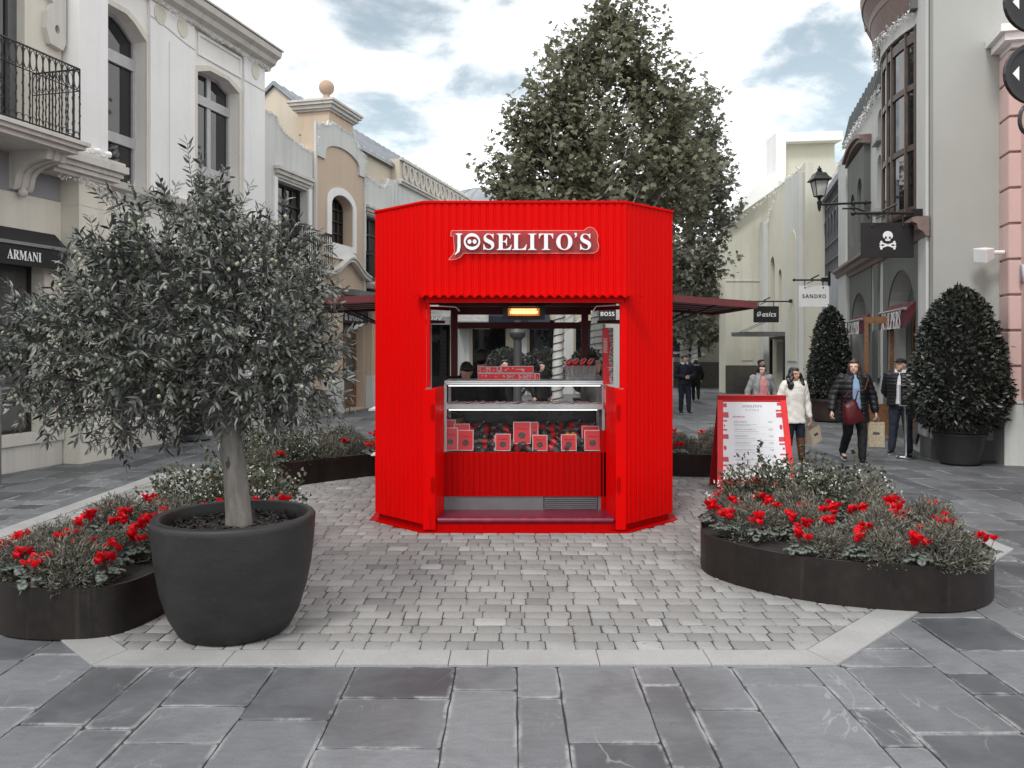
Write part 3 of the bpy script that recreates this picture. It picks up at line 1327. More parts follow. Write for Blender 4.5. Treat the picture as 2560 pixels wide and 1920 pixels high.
# ------------------------------------------------------------------ buildings on the left
M_cream = stucco("cream_stucco", (.66, .63, .55))
M_ivory = stucco("ivory_stucco", (.79, .78, .745), dirt=.11)
M_white_st = stucco("white_stucco", (.81, .81, .80), dirt=.12)
M_trim = stucco("stone_trim", (.60, .58, .54), dirt=.4)
M_bluegrey = stucco("bluegrey_stucco", (.27, .28, .30))
M_palegrey = stucco("pale_grey_stucco", (.60, .61, .59), dirt=.3)
M_beige = stucco("beige_stucco", (.55, .44, .34), dirt=.15, grey=(.5, .42, .35))
M_sand = stucco("sand_stucco", (.58, .52, .42), dirt=.2)
M_wood = plain("brown_wood", (.19, .09, .04), .45, var=.35, scale=14)
M_darkwood = plain("dark_wood", (.018, .014, .012), .45, var=.35, scale=14)
M_frame = plain("grey_window_frame", (.42, .42, .42), .45)
M_iron = plain("wrought_iron", (.03, .03, .032), .5, metal=.4)
M_zinc = plain("zinc_roof", (.25, .27, .29), .42, metal=.5, var=.2, scale=3)
M_interior = plain("dark_interior", (.015, .015, .016), .8)
M_tinsel = leafmat("tinsel", (.55, .55, .54), (.80, .80, .79), rough=.45, spec=.5, trans=0)


def mk_glass(name, col=(.012, .013, .015), spec=.85):
    k = NT(name)
    k.base(col)
    k.rough(.035)
    k.p(Specular_IOR_Level=spec)
    k.bump(k.noise(2.2, 2, .5), .04, .02)
    MATS[name] = k.m
    return k.m


M_glass = mk_glass("window_glass")
M_shopglass = mk_glass("shop_glass", (.10, .10, .10), .5)


def sbox(mb, s0, s1, o0, o1, z0, z1):
    """box in street coordinates"""
    return mb.hexa([F(s0, o0, z0), F(s1, o0, z0), F(s1, o1, z0), F(s0, o1, z0), F(s0, o0, z1), F(s1, o0, z1), F(s1, o1, z1), F(s0, o1, z1)])


def run_s(mb, prof, s0, s1):
    """an (o, z) profile carried along the street"""
    n = len(prof)
    vs = [F(s0, o, z) for o, z in prof] + [F(s1, o, z) for o, z in prof]
    fs = [(i, (i + 1) % n, n + (i + 1) % n, n + i) for i in range(n)] + [tuple(range(n - 1, -1, -1)), tuple(range(n, 2 * n))]
    mb.add(vs, fs)


def run_o(mb, prof, o0, o1):
    """an (s, z) outline carried across the street"""
    n = len(prof)
    vs = [F(s, o0, z) for s, z in prof] + [F(s, o1, z) for s, z in prof]
    fs = [(i, (i + 1) % n, n + (i + 1) % n, n + i) for i in range(n)] + [tuple(range(n - 1, -1, -1)), tuple(range(n, 2 * n))]
    mb.add(vs, fs)


def window(parent, loop, o_glass, bars_s, bars_z, frame_mat, glass_mat, side=1, w=.05, dep=.05, bar=.05, name='window', tw=None):
    """glazing filling an opening: frame round the loop and bars, the pane a sub-part. side=+1: the street is at larger o"""
    ss = [p[0] for p in loop]
    zs = [p[1] for p in loop]
    cs, cz = (min(ss) + max(ss)) / 2, (min(zs) + max(zs)) / 2
    inner = []
    k = len(loop)
    for i in range(k):
        p0, p1, p2 = (Vector(loop[(i + j - 1) % k]) for j in range(3))
        e1, e2 = (p1 - p0).normalized(), (p2 - p1).normalized()
        n1, n2 = Vector((-e1.y, e1.x)), Vector((-e2.y, e2.x))
        b = (n1 + n2).normalized()
        inner.append(tuple(p1 + b * (w / max(b.dot(n1), .3))))
    f = MB()
    f.slab([loop, inner], FL, o_glass, o_glass + side * dep)
    s0, s1, z0, z1 = min(ss), max(ss), min(zs), max(zs)
    def top_at(s):
        best = z1
        for i in range(k):
            a, b = loop[i], loop[(i + 1) % k]
            if min(a[0], b[0]) <= s <= max(a[0], b[0]) and abs(a[0] - b[0]) > 1e-6:
                zz_ = a[1] + (b[1] - a[1]) * (s - a[0]) / (b[0] - a[0])
                if zz_ > cz:
                    best = min(best, zz_)
        return best
    for s in bars_s:
        sbox(f, s - bar / 2, s + bar / 2, o_glass + side * .004, o_glass + side * (dep - .008), z0 + .01, top_at(s) - .01)
    for z in bars_z:
        zz0, zz1 = (z - bar / 2, z + bar / 2) if not hasattr(z, '__len__') else z
        sbox(f, s0 + .01, s1 - .01, o_glass + side * .002, o_glass + side * (dep + .012), zz0, zz1)
    fo = obj(name, f, frame_mat, parent)
    g = MB()
    g.slab([loop], FL, o_glass - side * .01, o_glass + side * .001)
    obj('pane', g, glass_mat, fo)
    return fo


def garland(label, pts, n_per_m=70, size=.085, spread=.05, seed=1):
    """a string of tinsel along a line"""
    rng = np.random.default_rng(seed)
    P, D = [], []
    for a, b in zip(pts[:-1], pts[1:]):
        a, b = np.array(a), np.array(b)
        L = np.linalg.norm(b - a)
        n = max(2, int(L * n_per_m * 1.2))
        size_ = size * .72
        t = rng.random(n)
        P.append(a + (b - a) * t[:, None] + rng.normal(size=(n, 3)) * spread * .4)
        D.append((b - a)[None] / L * .5 + rnd_dirs(rng, n))
    P, D = np.concatenate(P), np.concatenate(D)
    n = len(P)
    me = leaf_mesh('garland', P - P.mean(0), D, rnd_dirs(rng, n), rng.uniform(.5, 1.1, n) * size_, rng.uniform(.15, .3, n) * size_, M_tinsel, BLADE, BLADE_F)
    o = link_mesh('garland', me, None, tuple(P.mean(0)))
    tag(o, label, 'garland')
    return o


def railing(parent, pts, z0, z1, mat, scroll=True, gap=.115, name='railing'):
    """wrought-iron rail along plan points with bars and scrolls; every bay has a ring and a drop"""
    m = MB()
    for a, b in zip(pts[:-1], pts[1:]):
        a, b = Vector(a), Vector(b)
        L = (b - a).length
        d = (b - a) / L
        for z, r in ((z1, .016), (z0 + .05, .012), (z0 + (z1 - z0) * .70, .009)):
            m.tube([(*a, z), (*b, z)], r, 6)
        n = max(1, int(L / gap))
        for i in range(n + 1):
            p = a + d * (L * i / n)
            m.tube([(*p, z0), (*p, z1)], .009 if i % 4 else .013, 5)
            if scroll and i < n:
                c = a + d * (L * (i + .5) / n)
                rr = L / n * .5
                h = (z1 - z0)
                for cz, rz in ((z0 + h * .85, h * .13),):
                    m.tube([(*(c + d * rr * .92 * math.cos(t)), cz + rz * math.sin(t)) for t in [2 * PI * q / 12 for q in range(13)]], .007, 4, cap=False)
                m.tube([(*(c + d * rr * .8 * math.cos(t)), z0 + .10 + .05 * math.sin(t)) for t in [PI * q / 8 for q in range(9)]], .006, 4, cap=False)
                # a string of lamps twisted round the bar
                m.tube([(*(p + d * .022 * math.sin(q * 1.9)), z0 + .06 + (h * .62) * q / 12) for q in range(13)], .006, 4)
    return obj(name, m, mat, parent, smooth=60)


# ---- the large ivory house, with the balcony bay at the left edge of the picture
A0, AP, AG = -10.72, -10.65, -11.0
h1 = thing('town_house', 'large two-storey ivory shop building with tall chamfered windows, nearest on the left', 'building', F(13, -11.5, 0))
w1 = [(11.6, 4.95), (13.4, 4.95), (13.4, 7.78), (13.05, 8.02), (12.85, 8.10), (12.15, 8.10), (11.95, 8.02), (11.6, 7.78)]
w2 = [(14.98, 4.95), (16.52, 4.95), (16.52, 7.73), (16.08, 7.89), (15.42, 7.89), (14.98, 7.73)]
sh1 = rect(12.4, 14.6, .55, 3.55)
sh2 = rect(15.1, 16.9, .1, 3.5)
m = MB()
m.slab([rect(11.05, 17.53, 0, 9.0), w1, w2, sh1, sh2], FL, A0 - .38, A0)
obj('front_wall', m, M_ivory, h1)
m = MB()
sbox(m, 5.5, 17.5, -16.5, A0 - .45, 0, 8.9)
obj('building_core', m, M_interior, h1)
m = MB()
sbox(m, 5.4, 17.53, -16.6, A0 - .1, 8.92, 9.0)
sbox(m, 17.35, 17.53, -16.6, A0 - .385, 0, 8.915)
obj('end_wall', m, M_ivory, h1)
window(h1, w1, AG, [12.5], [(7.21, 7.43), (5.72, 5.91)], M_frame, M_glass, w=.06, bar=.13)
window(h1, w2, AG, [15.75], [(7.18, 7.38), (5.66, 5.86)], M_frame, M_glass, w=.06, bar=.13)
window(h1, sh1, A0 - .3, [13.5], [2.9], M_darkwood, M_shopglass, w=.07, name='shop_window')
window(h1, sh2, A0 - .3, [16.0], [2.6], M_darkwood, M_shopglass, w=.07, name='shop_window')
# surrounds of the tall windows
for wl in (w1, w2):
    f = MB()
    outer = [(wl[0][0] - .1, wl[0][1]), (wl[1][0] + .1, wl[1][1])] + [(s + (.1 if s > (wl[0][0] + wl[1][0]) / 2 else -.1) * (1 if i in (0, 5) or i == len(wl) - 3 else .5), z + .1) for i, (s, z) in enumerate(wl[2:])]
    f.slab([outer, wl], FL, A0 + .001, A0 + .03)
    obj('window_surround', f, M_cream, h1)
# pilasters with a curved panel line and round medallions
for s0, s1, mids, meds in ((13.46, 14.83, 14.01, (13.73, 14.42)), (16.66, 17.53, None, (17.11,))):
    f = MB()
    sbox(f, s0, s1, A0 + .002, AP, 4.9, 8.62)
    po = obj('pilaster', f, M_white_st, h1)
    g = MB()
    if mids:
        sbox(g, mids - .012, mids + .012, AP - .01, AP + .004, 5.0, 8.0)
        zl = [(s0 + (s1 - s0) * t, 8.30 - .17 * (3 * t * t - 2 * t ** 3)) for t in [q / 10 for q in range(11)]]
    else:
        zl = [(s0, 8.08), (s1, 8.08)]
    for (a, za), (b, zb) in zip(zl[:-1], zl[1:]):
        g.slab([[(a, za - .012), (b, zb - .012), (b, zb + .012), (a, za + .012)]], FL, AP - .01, AP + .012)
    obj('panel_line', g, M_trim, po)
    for c in meds:
        g = MB()
        g.slab([arc(c, 8.44, .17, .2, 0, 345, 23)], FL, AP - .01, AP + .016)
        obj('medallion', g, M_cream, po)
f = MB()
f.slab([rect(15.0, 16.62, 8.10, 8.58), rect(15.06, 16.56, 8.16, 8.52)], FL, A0 + .001, A0 + .03)
obj('frieze_panel', f, M_white_st, h1)
f = MB()
run_s(f, [(A0 - .1, 8.62), (AP + .03, 8.62), (AP + .06, 8.70), (AP + .18, 8.76), (AP + .22, 8.86), (AP + .33, 8.92), (AP + .36, 9.04), (A0 - .1, 9.06)], 11.0, 17.72)
run_s(f, [(A0 - .1, 9.062), (AP + .39, 9.062), (AP + .39, 9.10), (A0 - .1, 9.13)], 11.0, 17.75)
obj('cornice', f, M_trim, h1)
f = MB()
run_s(f, [(A0 + .002, 4.62), (A0 + .06, 4.62), (A0 + .10, 4.72), (A0 + .2, 4.78), (A0 + .22, 4.9), (A0 + .002, 4.92)], 11.8, 17.6)
obj('ledge', f, M_trim, h1)
f = MB()
sbox(f, 11.8, 17.6, A0 + .002, A0 + .10, 0, .5)
obj('plinth', f, M_trim, h1)
# corner pier with its pilaster
PO = -10.1
f = MB()
sbox(f, 11.08, 11.72, A0 + .003, PO - .02, 5.06, 9.0)
obj('corner_pilaster', f, M_white_st, h1)
f = MB()
sbox(f, 11.03, 11.80, A0 - .2, PO + .03, .0, .62)
sbox(f, 11.05, 11.77, A0 - .2, PO, .62, 4.66)
for z in (1.3, 2.35, 3.75, 4.22):
    sbox(f, 11.043, 11.777, A0 - .2, PO + .006, z, z + .012)
obj('corner_pier', f, M_cream, h1)
f = MB()
for e, z0, z1 in ((.03, 4.66, 4.72), (.10, 4.72, 4.80), (.14, 4.80, 4.88), (.20, 4.88, 5.0), (.16, 5.0, 5.06)):
    sbox(f, 10.5 if e < .1 else 10.52, 11.77 + e, A0 - .2, PO + e, z0, z1)
obj('pier_cornice', f, M_trim, h1)
# balcony bay
B0 = -10.44
dr = rect(8.7, 10.32, 5.06, 8.6)
shop = rect(6.2, 10.7, .55, 3.68)
f = MB()
f.slab([rect(5.5, 11.045, 0, 9.0), dr, shop], FL, B0 - .35, B0)
obj('bay_wall', f, M_cream, h1)
window(h1, dr, B0 - .2, [9.5], [7.6], plain("dark_grey_frame", (.10, .10, .105), .45), M_glass, w=.16, name='balcony_door')
window(h1, shop, B0 - .3, [8.2], [3.2], M_darkwood, M_shopglass, w=.05, name='shop_window')
f = MB()
sbox(f, 5.5, 11.02, B0 + .002, B0 + .012, 4.27, 4.84)
obj('grey_band', f, M_bluegrey, h1)
f = MB()
sbox(f, 5.5, 11.0, B0 + .002, B0 + .10, .40, .56)
sbox(f, 5.5, 11.0, B0 + .002, B0 + .06, .0, .40)
obj('shop_sill', f, M_trim, h1)
# balcony slab, corbel and railing
BF = -9.53
bl = MB()
for e, z0, z1 in ((-.02, 4.86, 4.93), (.05, 4.93, 4.99), (.10, 4.99, 5.05)):
    sbox(bl, 6.5, 10.46 + e, B0 + .003, BF + e, z0, z1)
ba = obj('balcony', bl, M_trim, h1)
railing(ba, [F(6.6, BF, 0)[:2], F(10.44, BF, 0)[:2], F(10.44, B0 + .03, 0)[:2]], 5.05, 6.17, M_iron)
cbm = MB()
prof = [(B0 + .002, 4.30), (B0 + .08, 4.30), (B0 + .12, 4.36), (B0 + .14, 4.46)] + [(B0 + .14 + .56 * (1 - math.cos(R(a))), 4.46 + .26 * math.sin(R(a))) for a in range(15, 91, 15)] + [(B0 + .74, 4.86), (B0 + .002, 4.86)]
for s0, s1, d in ((10.02, 10.10, .0), (10.10, 10.16, -.02), (10.16, 10.24, .0), (10.24, 10.30, -.02), (10.30, 10.38, .0)):
    run_s(cbm, [(o + (d if o > B0 + .01 else 0), z - (d if z < 4.85 else 0)) for o, z in prof], s0, s1)
cbm.ball(F(10.2, B0 + .09, 4.27), .07, 10, 6)
obj('corbel', cbm, M_trim, ba, smooth=35)
f = MB()
sc = [(10.72, 6.75), (10.98, 6.72), (11.04, 6.85), (11.04, 9.0), (10.70, 9.0), (10.62, 8.6), (10.78, 8.2), (10.60, 7.9), (10.62, 7.6), (10.78, 7.42), (10.66, 7.25), (10.64, 6.98)]
f.slab([sc, arc(10.86, 7.02, .05, .07, 0, 330, 11)], FL, B0 + .001, B0 + .10)
obj('scroll_bracket', f, M_trim, h1)
# awning of the first shop
aw = thing('awning', 'black shop awning with white ARMANI lettering below the balcony', 'awning', F(8.5, B0, 3.4))
f = MB()
AF = -10.2
f.add([F(6.2, B0 + .01, 3.72), F(10.9, B0 + .01, 3.72), F(10.9, AF, 3.50), F(6.2, AF, 3.50), F(6.2, B0 + .01, 3.70), F(10.9, B0 + .01, 3.70), F(10.9, AF, 3.48), F(6.2, AF, 3.48)],
      [(0, 1, 2, 3), (7, 6, 5, 4), (0, 4, 5, 1), (1, 5, 6, 2), (2, 6, 7, 3), (3, 7, 4, 0)])
f.add([F(10.9, B0 + .01, 3.69), F(10.9, AF - .01, 3.49), F(10.9, AF - .01, 3.16), F(10.9, B0 + .01, 3.16), F(10.888, B0 + .01, 3.69), F(10.888, AF - .01, 3.49), F(10.888, AF - .01, 3.16), F(10.888, B0 + .01, 3.16)],
      [(0, 1, 2, 3), (7, 6, 5, 4), (0, 4, 5, 1), (1, 5, 6, 2), (2, 6, 7, 3), (3, 7, 4, 0)])
M_awn = plain("black_canvas", (.011, .011, .013), .8, var=.3)
obj('canvas', f, M_awn, aw)
f = MB()
sbox(f, 6.2, 10.9, AF + .001, AF + .012, 3.13, 3.44)
obj('valance', f, M_awn, aw)
f = MB()
sbox(f, 6.2, 10.93, AF - .012, AF + .03, 3.44, 3.49)
obj('front_bar', f, plain("grey_bar", (.3, .3, .31), .4, metal=.5), aw)
obj('lettering', text_mb('ARMANI', lambda a, b, d: F(10.07 + a, AF + .013 + d, 3.285 + b), width=.62, bold='serif', squash=1.35), M_white, aw)
aw2 = thing('awning', 'narrow black awning half hidden behind the olive crown', 'awning', F(13.5, A0, 3.5))
f = MB()
run_s(f, [(A0 + .005, 3.95), (A0 + .55, 3.70), (A0 + .55, 3.42), (A0 + .54, 3.42), (A0 + .54, 3.69), (A0 + .005, 3.93)], 12.2, 14.7)
obj('canvas', f, M_awn, aw2)
f = MB()
sbox(f, 12.18, 14.72, A0 + .53, A0 + .575, 3.69, 3.73)
obj('front_bar', f, MATS["grey_bar"], aw2)
# small wall lantern and spots on the pier cornice
wl_ = thing('wall_lamp', 'small dark box lamp on the ivory wall above the olive tree', 'lamp', F(12.1, A0, 4.2))
f = MB()
sbox(f, 12.02, 12.18, A0 + .01, A0 + .2, 4.28, 4.32)
sbox(f, 12.07, 12.13, A0 + .12, A0 + .16, 4.321, 4.5)
obj('bracket', f, M_black, wl_)
f = MB()
sbox(f, 11.95, 12.25, A0 + .06, A0 + .32, 4.08, 4.279)
obj('lamp_body', f, M_black, wl_, bevel=.01)
for i, s in enumerate((11.35, 11.6)):
    sp = thing('spotlight', 'tiny white spotlight on the pier cornice, ' + ('nearer the balcony' if i == 0 else 'farther from the balcony'), 'spotlight', F(s, PO + .05, 5.06))
    f = MB()
    f.lathe([(.04, 0), (.04, .02), (.012, .025), (.012, .06)], 12, F(s, PO + .05, 5.06))
    obj('foot', f, M_white, sp)
    f = MB()
    f.tube([F(s - .06, PO + .05, 5.15), F(s + .07, PO + .05, 5.17)], [.045, .055], 12)
    obj('head', f, M_white, sp, smooth=40)
garland('white tinsel garland under the ivory cornice', [F(s, AP + .10, 8.60 - .04 * math.sin(s * 5)) for s in np.arange(13.6, 17.6, .25)], 90, .09, seed=2)
garland('white tinsel garland below the balcony ledge', [F(s, PO + .04, 4.62 - .05 * abs(math.sin(s * 4))) for s in np.arange(10.6, 11.8, .15)], 80, .1, seed=3)

# ---- second house: pale wing, beige centre with arched gable and stone ball
W0, C0 = -10.72, -10.63
h2 = thing('town_house', 'grey and beige house with curved gable topped by a stone ball', 'building', F(21, -11.2, 0))
ws = rect(18.2, 19.75, 3.95, 6.1)
par = [(17.54, 0), (20.04, 0)] + [(20.04, 7.23), (19.6, 7.23)] + [(19.6 - .9 * t, 7.23 + .10 * t) for t in (.35, .7, 1)] + [(18.42, 7.42), (18.28, 7.52), (18.22, 7.67), (17.54, 7.69)]
f = MB()
f.slab([par, ws, rect(17.9, 19.5, .1, 3.2)], FL, W0 - .35, W0)
obj('wing_wall', f, M_palegrey, h2)
window(h2, ws, W0 - .27, [18.6, 18.97, 19.35], [4.6, 5.1, 5.6], M_darkwood, M_glass, w=.06, bar=.04)
window(h2, rect(17.9, 19.5, .1, 3.2), W0 - .27, [18.7], [2.5], M_darkwood, M_shopglass, w=.06, name='shop_window')
f = MB()
for e, z0, z1 in ((.04, 6.16, 6.24), (.10, 6.24, 6.34), (.15, 6.34, 6.42)):
    sbox(f, 18.2 - e, 19.78 + e, W0 + .002, W0 + e, z0, z1)
obj('window_hood', f, M_trim, h2)
f = MB()
sbox(f, 19.77, 19.92, W0 + .002, W0 + .04, 3.95, 6.15)
sbox(f, 18.03, 18.18, W0 + .002, W0 + .04, 3.95, 6.15)
obj('window_jamb', f, M_white_st, h2)
# centre bay
gab = [(20.05, 3.0), (23.27, 3.0), (23.27, 7.86)] + [(23.27 - .42 * t, 7.86 + .05 * t) for t in (.5, 1)] + \
      [(22.85 - .5 * (1 - math.cos(R(a))), 7.91 + .36 * math.sin(R(a)) * 1.0) for a in (25, 50, 75, 90)] + [(21.0, 8.30), (20.8, 8.26), (20.72, 8.1), (20.05, 8.05)]
aw_ = arch_loop(21.0, 22.4, 4.88, 5.95, .36)
pan = [(20.12, 3.05), (23.2, 3.05), (23.2, 7.14), (22.82, 7.14), (22.82, 7.34)] + arc(21.72, 7.34, 1.10, .34, 12, 168, 12) + [(20.62, 7.34), (20.62, 7.14), (20.12, 7.14)]
f = MB()
f.slab([gab, pan], FL, C0 - .06, C0)
obj('gable', f, M_palegrey, h2)
f = MB()
f.slab([[(20.05, 3.0), (23.27, 3.0), (23.27, 7.8), (20.05, 7.8)], aw_], FL, C0 - .45, C0 - .055)
f2 = f
obj('centre_wall', f, M_beige, h2)
f = MB()
sur = arch_loop(20.76, 22.62, 4.72, 6.0, .52)
f.slab([sur, aw_], FL, C0 - .05, C0 - .005)
obj('window_surround', f, M_white_st, h2)
f = MB()
f.slab([[(20.85, 4.45), (22.55, 4.45)] + arc(21.7, 4.62, .85, .13, 0, 180, 10)], FL, C0 - .05, C0 + .015)
obj('window_apron', f, M_white_st, h2)
window(h2, aw_, C0 - .40, [21.35, 21.7, 22.05], [5.25, 5.6, 5.95], M_darkwood, M_glass, w=.05, bar=.035)
# swag moulding
f = MB()
sw = [(20.4 + 3.4 * q / 24, 4.02 + .50 * math.exp(-((q - 12) / 5.2) ** 2)) for q in range(25)]
for (a, za), (b, zb) in zip(sw[:-1], sw[1:]):
    f.slab([[(a, za - .10), (b, zb - .10), (b, zb), (a, za)]], FL, C0 - .04, C0 + .13)
    f.slab([[(a, za + .0), (b, zb + .0), (b, zb + .05), (a, za + .05)]], FL, C0 - .04, C0 + .17)
obj('swag_moulding', f, M_trim, h2)
door2 = rect(21.55, 23.15, .06, 2.95)
f = MB()
f.slab([rect(20.05, 24.2, 0, 3.0), door2], FL, C0 - .45, C0 - .03)
obj('ground_floor_wall', f, M_beige, h2)
for s0, s1 in ((20.5, 21.35), (23.35, 24.0)):
    f = MB()
    sbox(f, s0, s1, C0 - .028, C0 + .16, 1.02, 3.4)
    po = obj('pier', f, M_beige, h2)
    f = MB()
    sbox(f, s0 - .02, s1 + .02, C0 - .028, C0 + .19, 0, 1.02)
    obj('pier_base', f, M_palegrey, po)
# wooden shop door with two glazed leaves
d = MB()
d.slab([door2, rect(21.68, 22.27, .62, 2.2), rect(22.43, 23.02, .62, 2.2), rect(21.66, 23.04, 2.36, 2.85)], FL, C0 - .33, C0 - .27)
for z0, z1 in ((.16, .5),):
    for s0, s1 in ((21.7, 22.25), (22.45, 23.0)):
        sbox(d, s0, s1, C0 - .275, C0 - .255, z0, z1)
do = obj('shop_door', d, M_wood, h2)
g = MB()
sbox(g, 21.6, 23.1, C0 - .31, C0 - .30, .6, 2.9)
obj('pane', g, M_shopglass, do)
for s in (22.22, 22.48):
    g = MB()
    g.tube([F(s, C0 - .22, .95), F(s, C0 - .22, 1.35)], .012, 6)
    obj('handle', g, M_steel, do)
sg2 = thing('shop_sign', 'dark fascia board with pale lettering over the brown shop door', 'sign', F(22.4, C0, 2.8))
f = MB()
sbox(f, 21.4, 23.3, C0 - .02, C0 + .05, 2.62, 2.98)
obj('board', f, M_black, sg2)
obj('lettering', text_mb('& around', lambda a, b, dd: F(22.3 + a, C0 + .052 + dd, 2.80 + b), width=1.2), M_white, sg2)
# finial
f = MB()
sbox(f, 21.05, 22.6, C0 - 1.1, C0 - .12, 8.0, 8.62)
fb = obj('finial_block', f, M_beige, h2)
f = MB()
for e, z0, z1 in ((.06, 8.62, 8.68), (.13, 8.68, 8.78), (.20, 8.78, 8.86), (.24, 8.86, 8.92)):
    sbox(f, 21.05 - e, 22.6 + e, C0 - 1.1 - e, C0 - .12 + e, z0, z1)
obj('finial_cap', f, M_trim, fb)
f = MB()
c = F(21.83, C0 - .6, 0)
f.lathe([(.2, 8.92), (.18, 9.1), (.12, 9.2), (.09, 9.36)], 20, (c[0], c[1], 0))
f.ball((c[0], c[1], 9.55), .225, 24, 16)
obj('stone_ball', f, stucco("terracotta_stone", (.46, .33, .25)), fb, smooth=50)
# attic roof behind
f = MB()
def gable_roof(mb, s0, s1, oc, hw, zr, ze, t=.12, over=.0):
    for sg_ in (-1, 1):
        mb.hexa([F(s0, oc, zr - t), F(s1, oc, zr - t), F(s1, oc + sg_ * hw, ze - t), F(s0, oc + sg_ * hw, ze - t), F(s0, oc, zr), F(s1, oc, zr), F(s1, oc + sg_ * hw, ze), F(s0, oc + sg_ * hw, ze)])
gable_roof(f, 21.4, 34, -12.75, 1.9, 9.75, 8.2)
for i in range(24):
    s = 21.5 + i * .5
    for sg_ in (-1, 1):
        f.tube([F(s, -12.75, 9.76), F(s, -12.75 + sg_ * 1.9, 8.21)], .02, 4)
obj('attic_roof', f, M_zinc, h2)
f = MB()
run_s(f, [(-14.5, 7.0), (-11.0, 7.0), (-11.0, 8.15), (-12.75, 9.6), (-14.5, 8.15)], 21.5, 33.9)
obj('attic_wall', f, M_sand, h2)
# second wing to the right of the gable
w2s = rect(23.5, 24.9, 3.5, 6.05)
f = MB()
f.slab([[(23.27, 3.0), (25.78, 3.0), (25.78, 7.55), (25.3, 7.55), (25.2, 7.35), (25.0, 7.22), (24.6, 7.2), (23.27, 7.3)], w2s], FL, W0 - .35, W0 - .002)
f.slab([rect(24.2, 25.78, 0, 3.0)], FL, W0 - .35, W0 - .002)
obj('wing_wall', f, M_palegrey, h2)
window(h2, w2s, W0 - .27, [24.2], [4.3, 4.9, 5.5], M_darkwood, M_glass, w=.06, bar=.04)
f = MB()
for e, z0, z1 in ((.04, 6.09, 6.16), (.10, 6.16, 6.26), (.15, 6.26, 6.34)):
    sbox(f, 23.5 - e, 24.9 + e, W0 + .002, W0 + e, z0, z1)
obj('window_hood', f, M_trim, h2)
# balconies
for s0, s1, off, sd_ in ((18.0, 19.85, -10.05, 1), (23.4, 25.0, -10.45, 1)):
    f = MB()
    for e, z0, z1 in ((-.04, 3.74, 3.80), (.02, 3.80, 3.86), (.06, 3.86, 3.93)):
        sbox(f, s0 - e, s1 + e, W0 + .004, off + e, z0, z1)
    bo = obj('balcony', f, M_trim, h2)
    railing(bo, [F(s0, W0 + .03, 0)[:2], F(s0, off, 0)[:2], F(s1, off, 0)[:2], F(s1, W0 + .03, 0)[:2]], 3.93, 4.9, M_iron, gap=.10)
f = MB()
run_s(f, [(C0 - .02, 3.42), (C0 + .75, 3.36), (C0 + .75, 3.52), (C0 + .1, 3.60), (C0 - .02, 3.60)], 21.2, 24.0)
obj('door_canopy', f, M_greymetal, h2)
f = MB()
sbox(f, 17.6, 26, -15, W0 - .42, 0, 7.0)
obj('building_core', f, M_interior, h2)
garland('white tinsel garland on the pale wing parapet', [F(s, W0 + .02, z + .0) for s, z in ((17.6, 7.66), (18.15, 7.64), (18.25, 7.5), (18.5, 7.36), (19.0, 7.25), (19.9, 7.18))], 80, .09, seed=4)
garland('white tinsel garland following the curved gable', [F(s, C0 + .03, z) for s, z in ((20.1, 7.2), (20.1, 8.0), (20.75, 8.12), (21.0, 8.25), (22.3, 8.24), (22.85, 7.88), (23.2, 7.8), (23.25, 6.9))], 80, .09, seed=5)
garland('white tinsel garland on the low parapet right of the gable', [F(s, W0 + .02, z) for s, z in ((23.3, 7.25), (24.6, 7.14), (25.1, 7.22), (25.3, 7.45))], 80, .09, seed=6)

# ---- third house with a row of scallops under its eaves
h3 = thing('town_house', 'pale house with scalloped parapet band, farther along the left side', 'building', F(30, -11.2, 0))
f = MB()
holes = [rect(s, s + 1.3, 3.9, 6.0) for s in (27.0, 29.6, 32.2)] + [rect(s, s + 1.6, .1, 3.0) for s in (26.8, 29.4, 32.0)]
f.slab([rect(25.78, 34.5, 0, 7.6)] + holes, FL, W0 - .35, W0 + .02)
obj('front_wall', f, M_palegrey, h3)
for hl in holes:
    window(h3, hl, W0 - .25, [(hl[0][0] + hl[1][0]) / 2], [hl[0][1] + (hl[2][1] - hl[0][1]) * .7], M_darkwood, M_glass, w=.07)
f = MB()
sbox(f, 26.1, 34.5, -13.5, W0 + .05, 7.601, 8.40)
obj('attic', f, M_sand, h3)
f = MB()
for e, z0, z1 in ((.08, 7.52, 7.60), (.14, 7.60, 7.66), (.10, 8.34, 8.42)):
    sbox(f, 26.05, 34.55, W0 + .021 if z0 < 7.6 else W0 + .052, W0 + .05 + e, z0, z1)
obj('cornice', f, M_trim, h3)
f = MB()
for i in range(15):
    s = 26.3 + i * .55
    f.slab([[(s + .02, 8.33)] + arc(s + .275, 8.0, .255, .27, 180, 360, 8) + [(s + .53, 8.33)], arc(s + .275, 8.06, .17, .2, 0, 345, 10)], FL, W0 + .055, W0 + .10)
obj('scallop_band', f, M_trim, h3)
f = MB()
sbox(f, 25.9, 34.4, -15, W0 - .42, 0, 7.5)
obj('building_core', f, M_interior, h3)
garland('white tinsel garland along the scalloped parapet', [F(s, W0 + .1, 8.46) for s in np.arange(26.2, 34.4, .5)], 60, .12, seed=7)

# ---- dome of seamed metal behind
dm = thing('dome', 'grey metal dome roof rising behind the plane tree', 'dome', (-1.6, 52, 0))
f = MB()
prof = [(5.6 * math.cos(R(a)), 6.6 + 5.4 * math.sin(R(a))) for a in range(0, 91, 6)]
f.lathe([(5.6, 0)] + prof[:-1] + [(.05, 12.0)], 48, (-1.6, 52, 0))
do_ = obj('dome_shell', f, M_zinc, dm, smooth=30)
f = MB()
for i in range(24):
    a = 2 * PI * i / 24
    f.tube([(-1.6 + r * 1.005 * math.cos(a), 52 + r * 1.005 * math.sin(a), z) for r, z in prof], .05, 4)
obj('seam', f, M_zinc, dm)

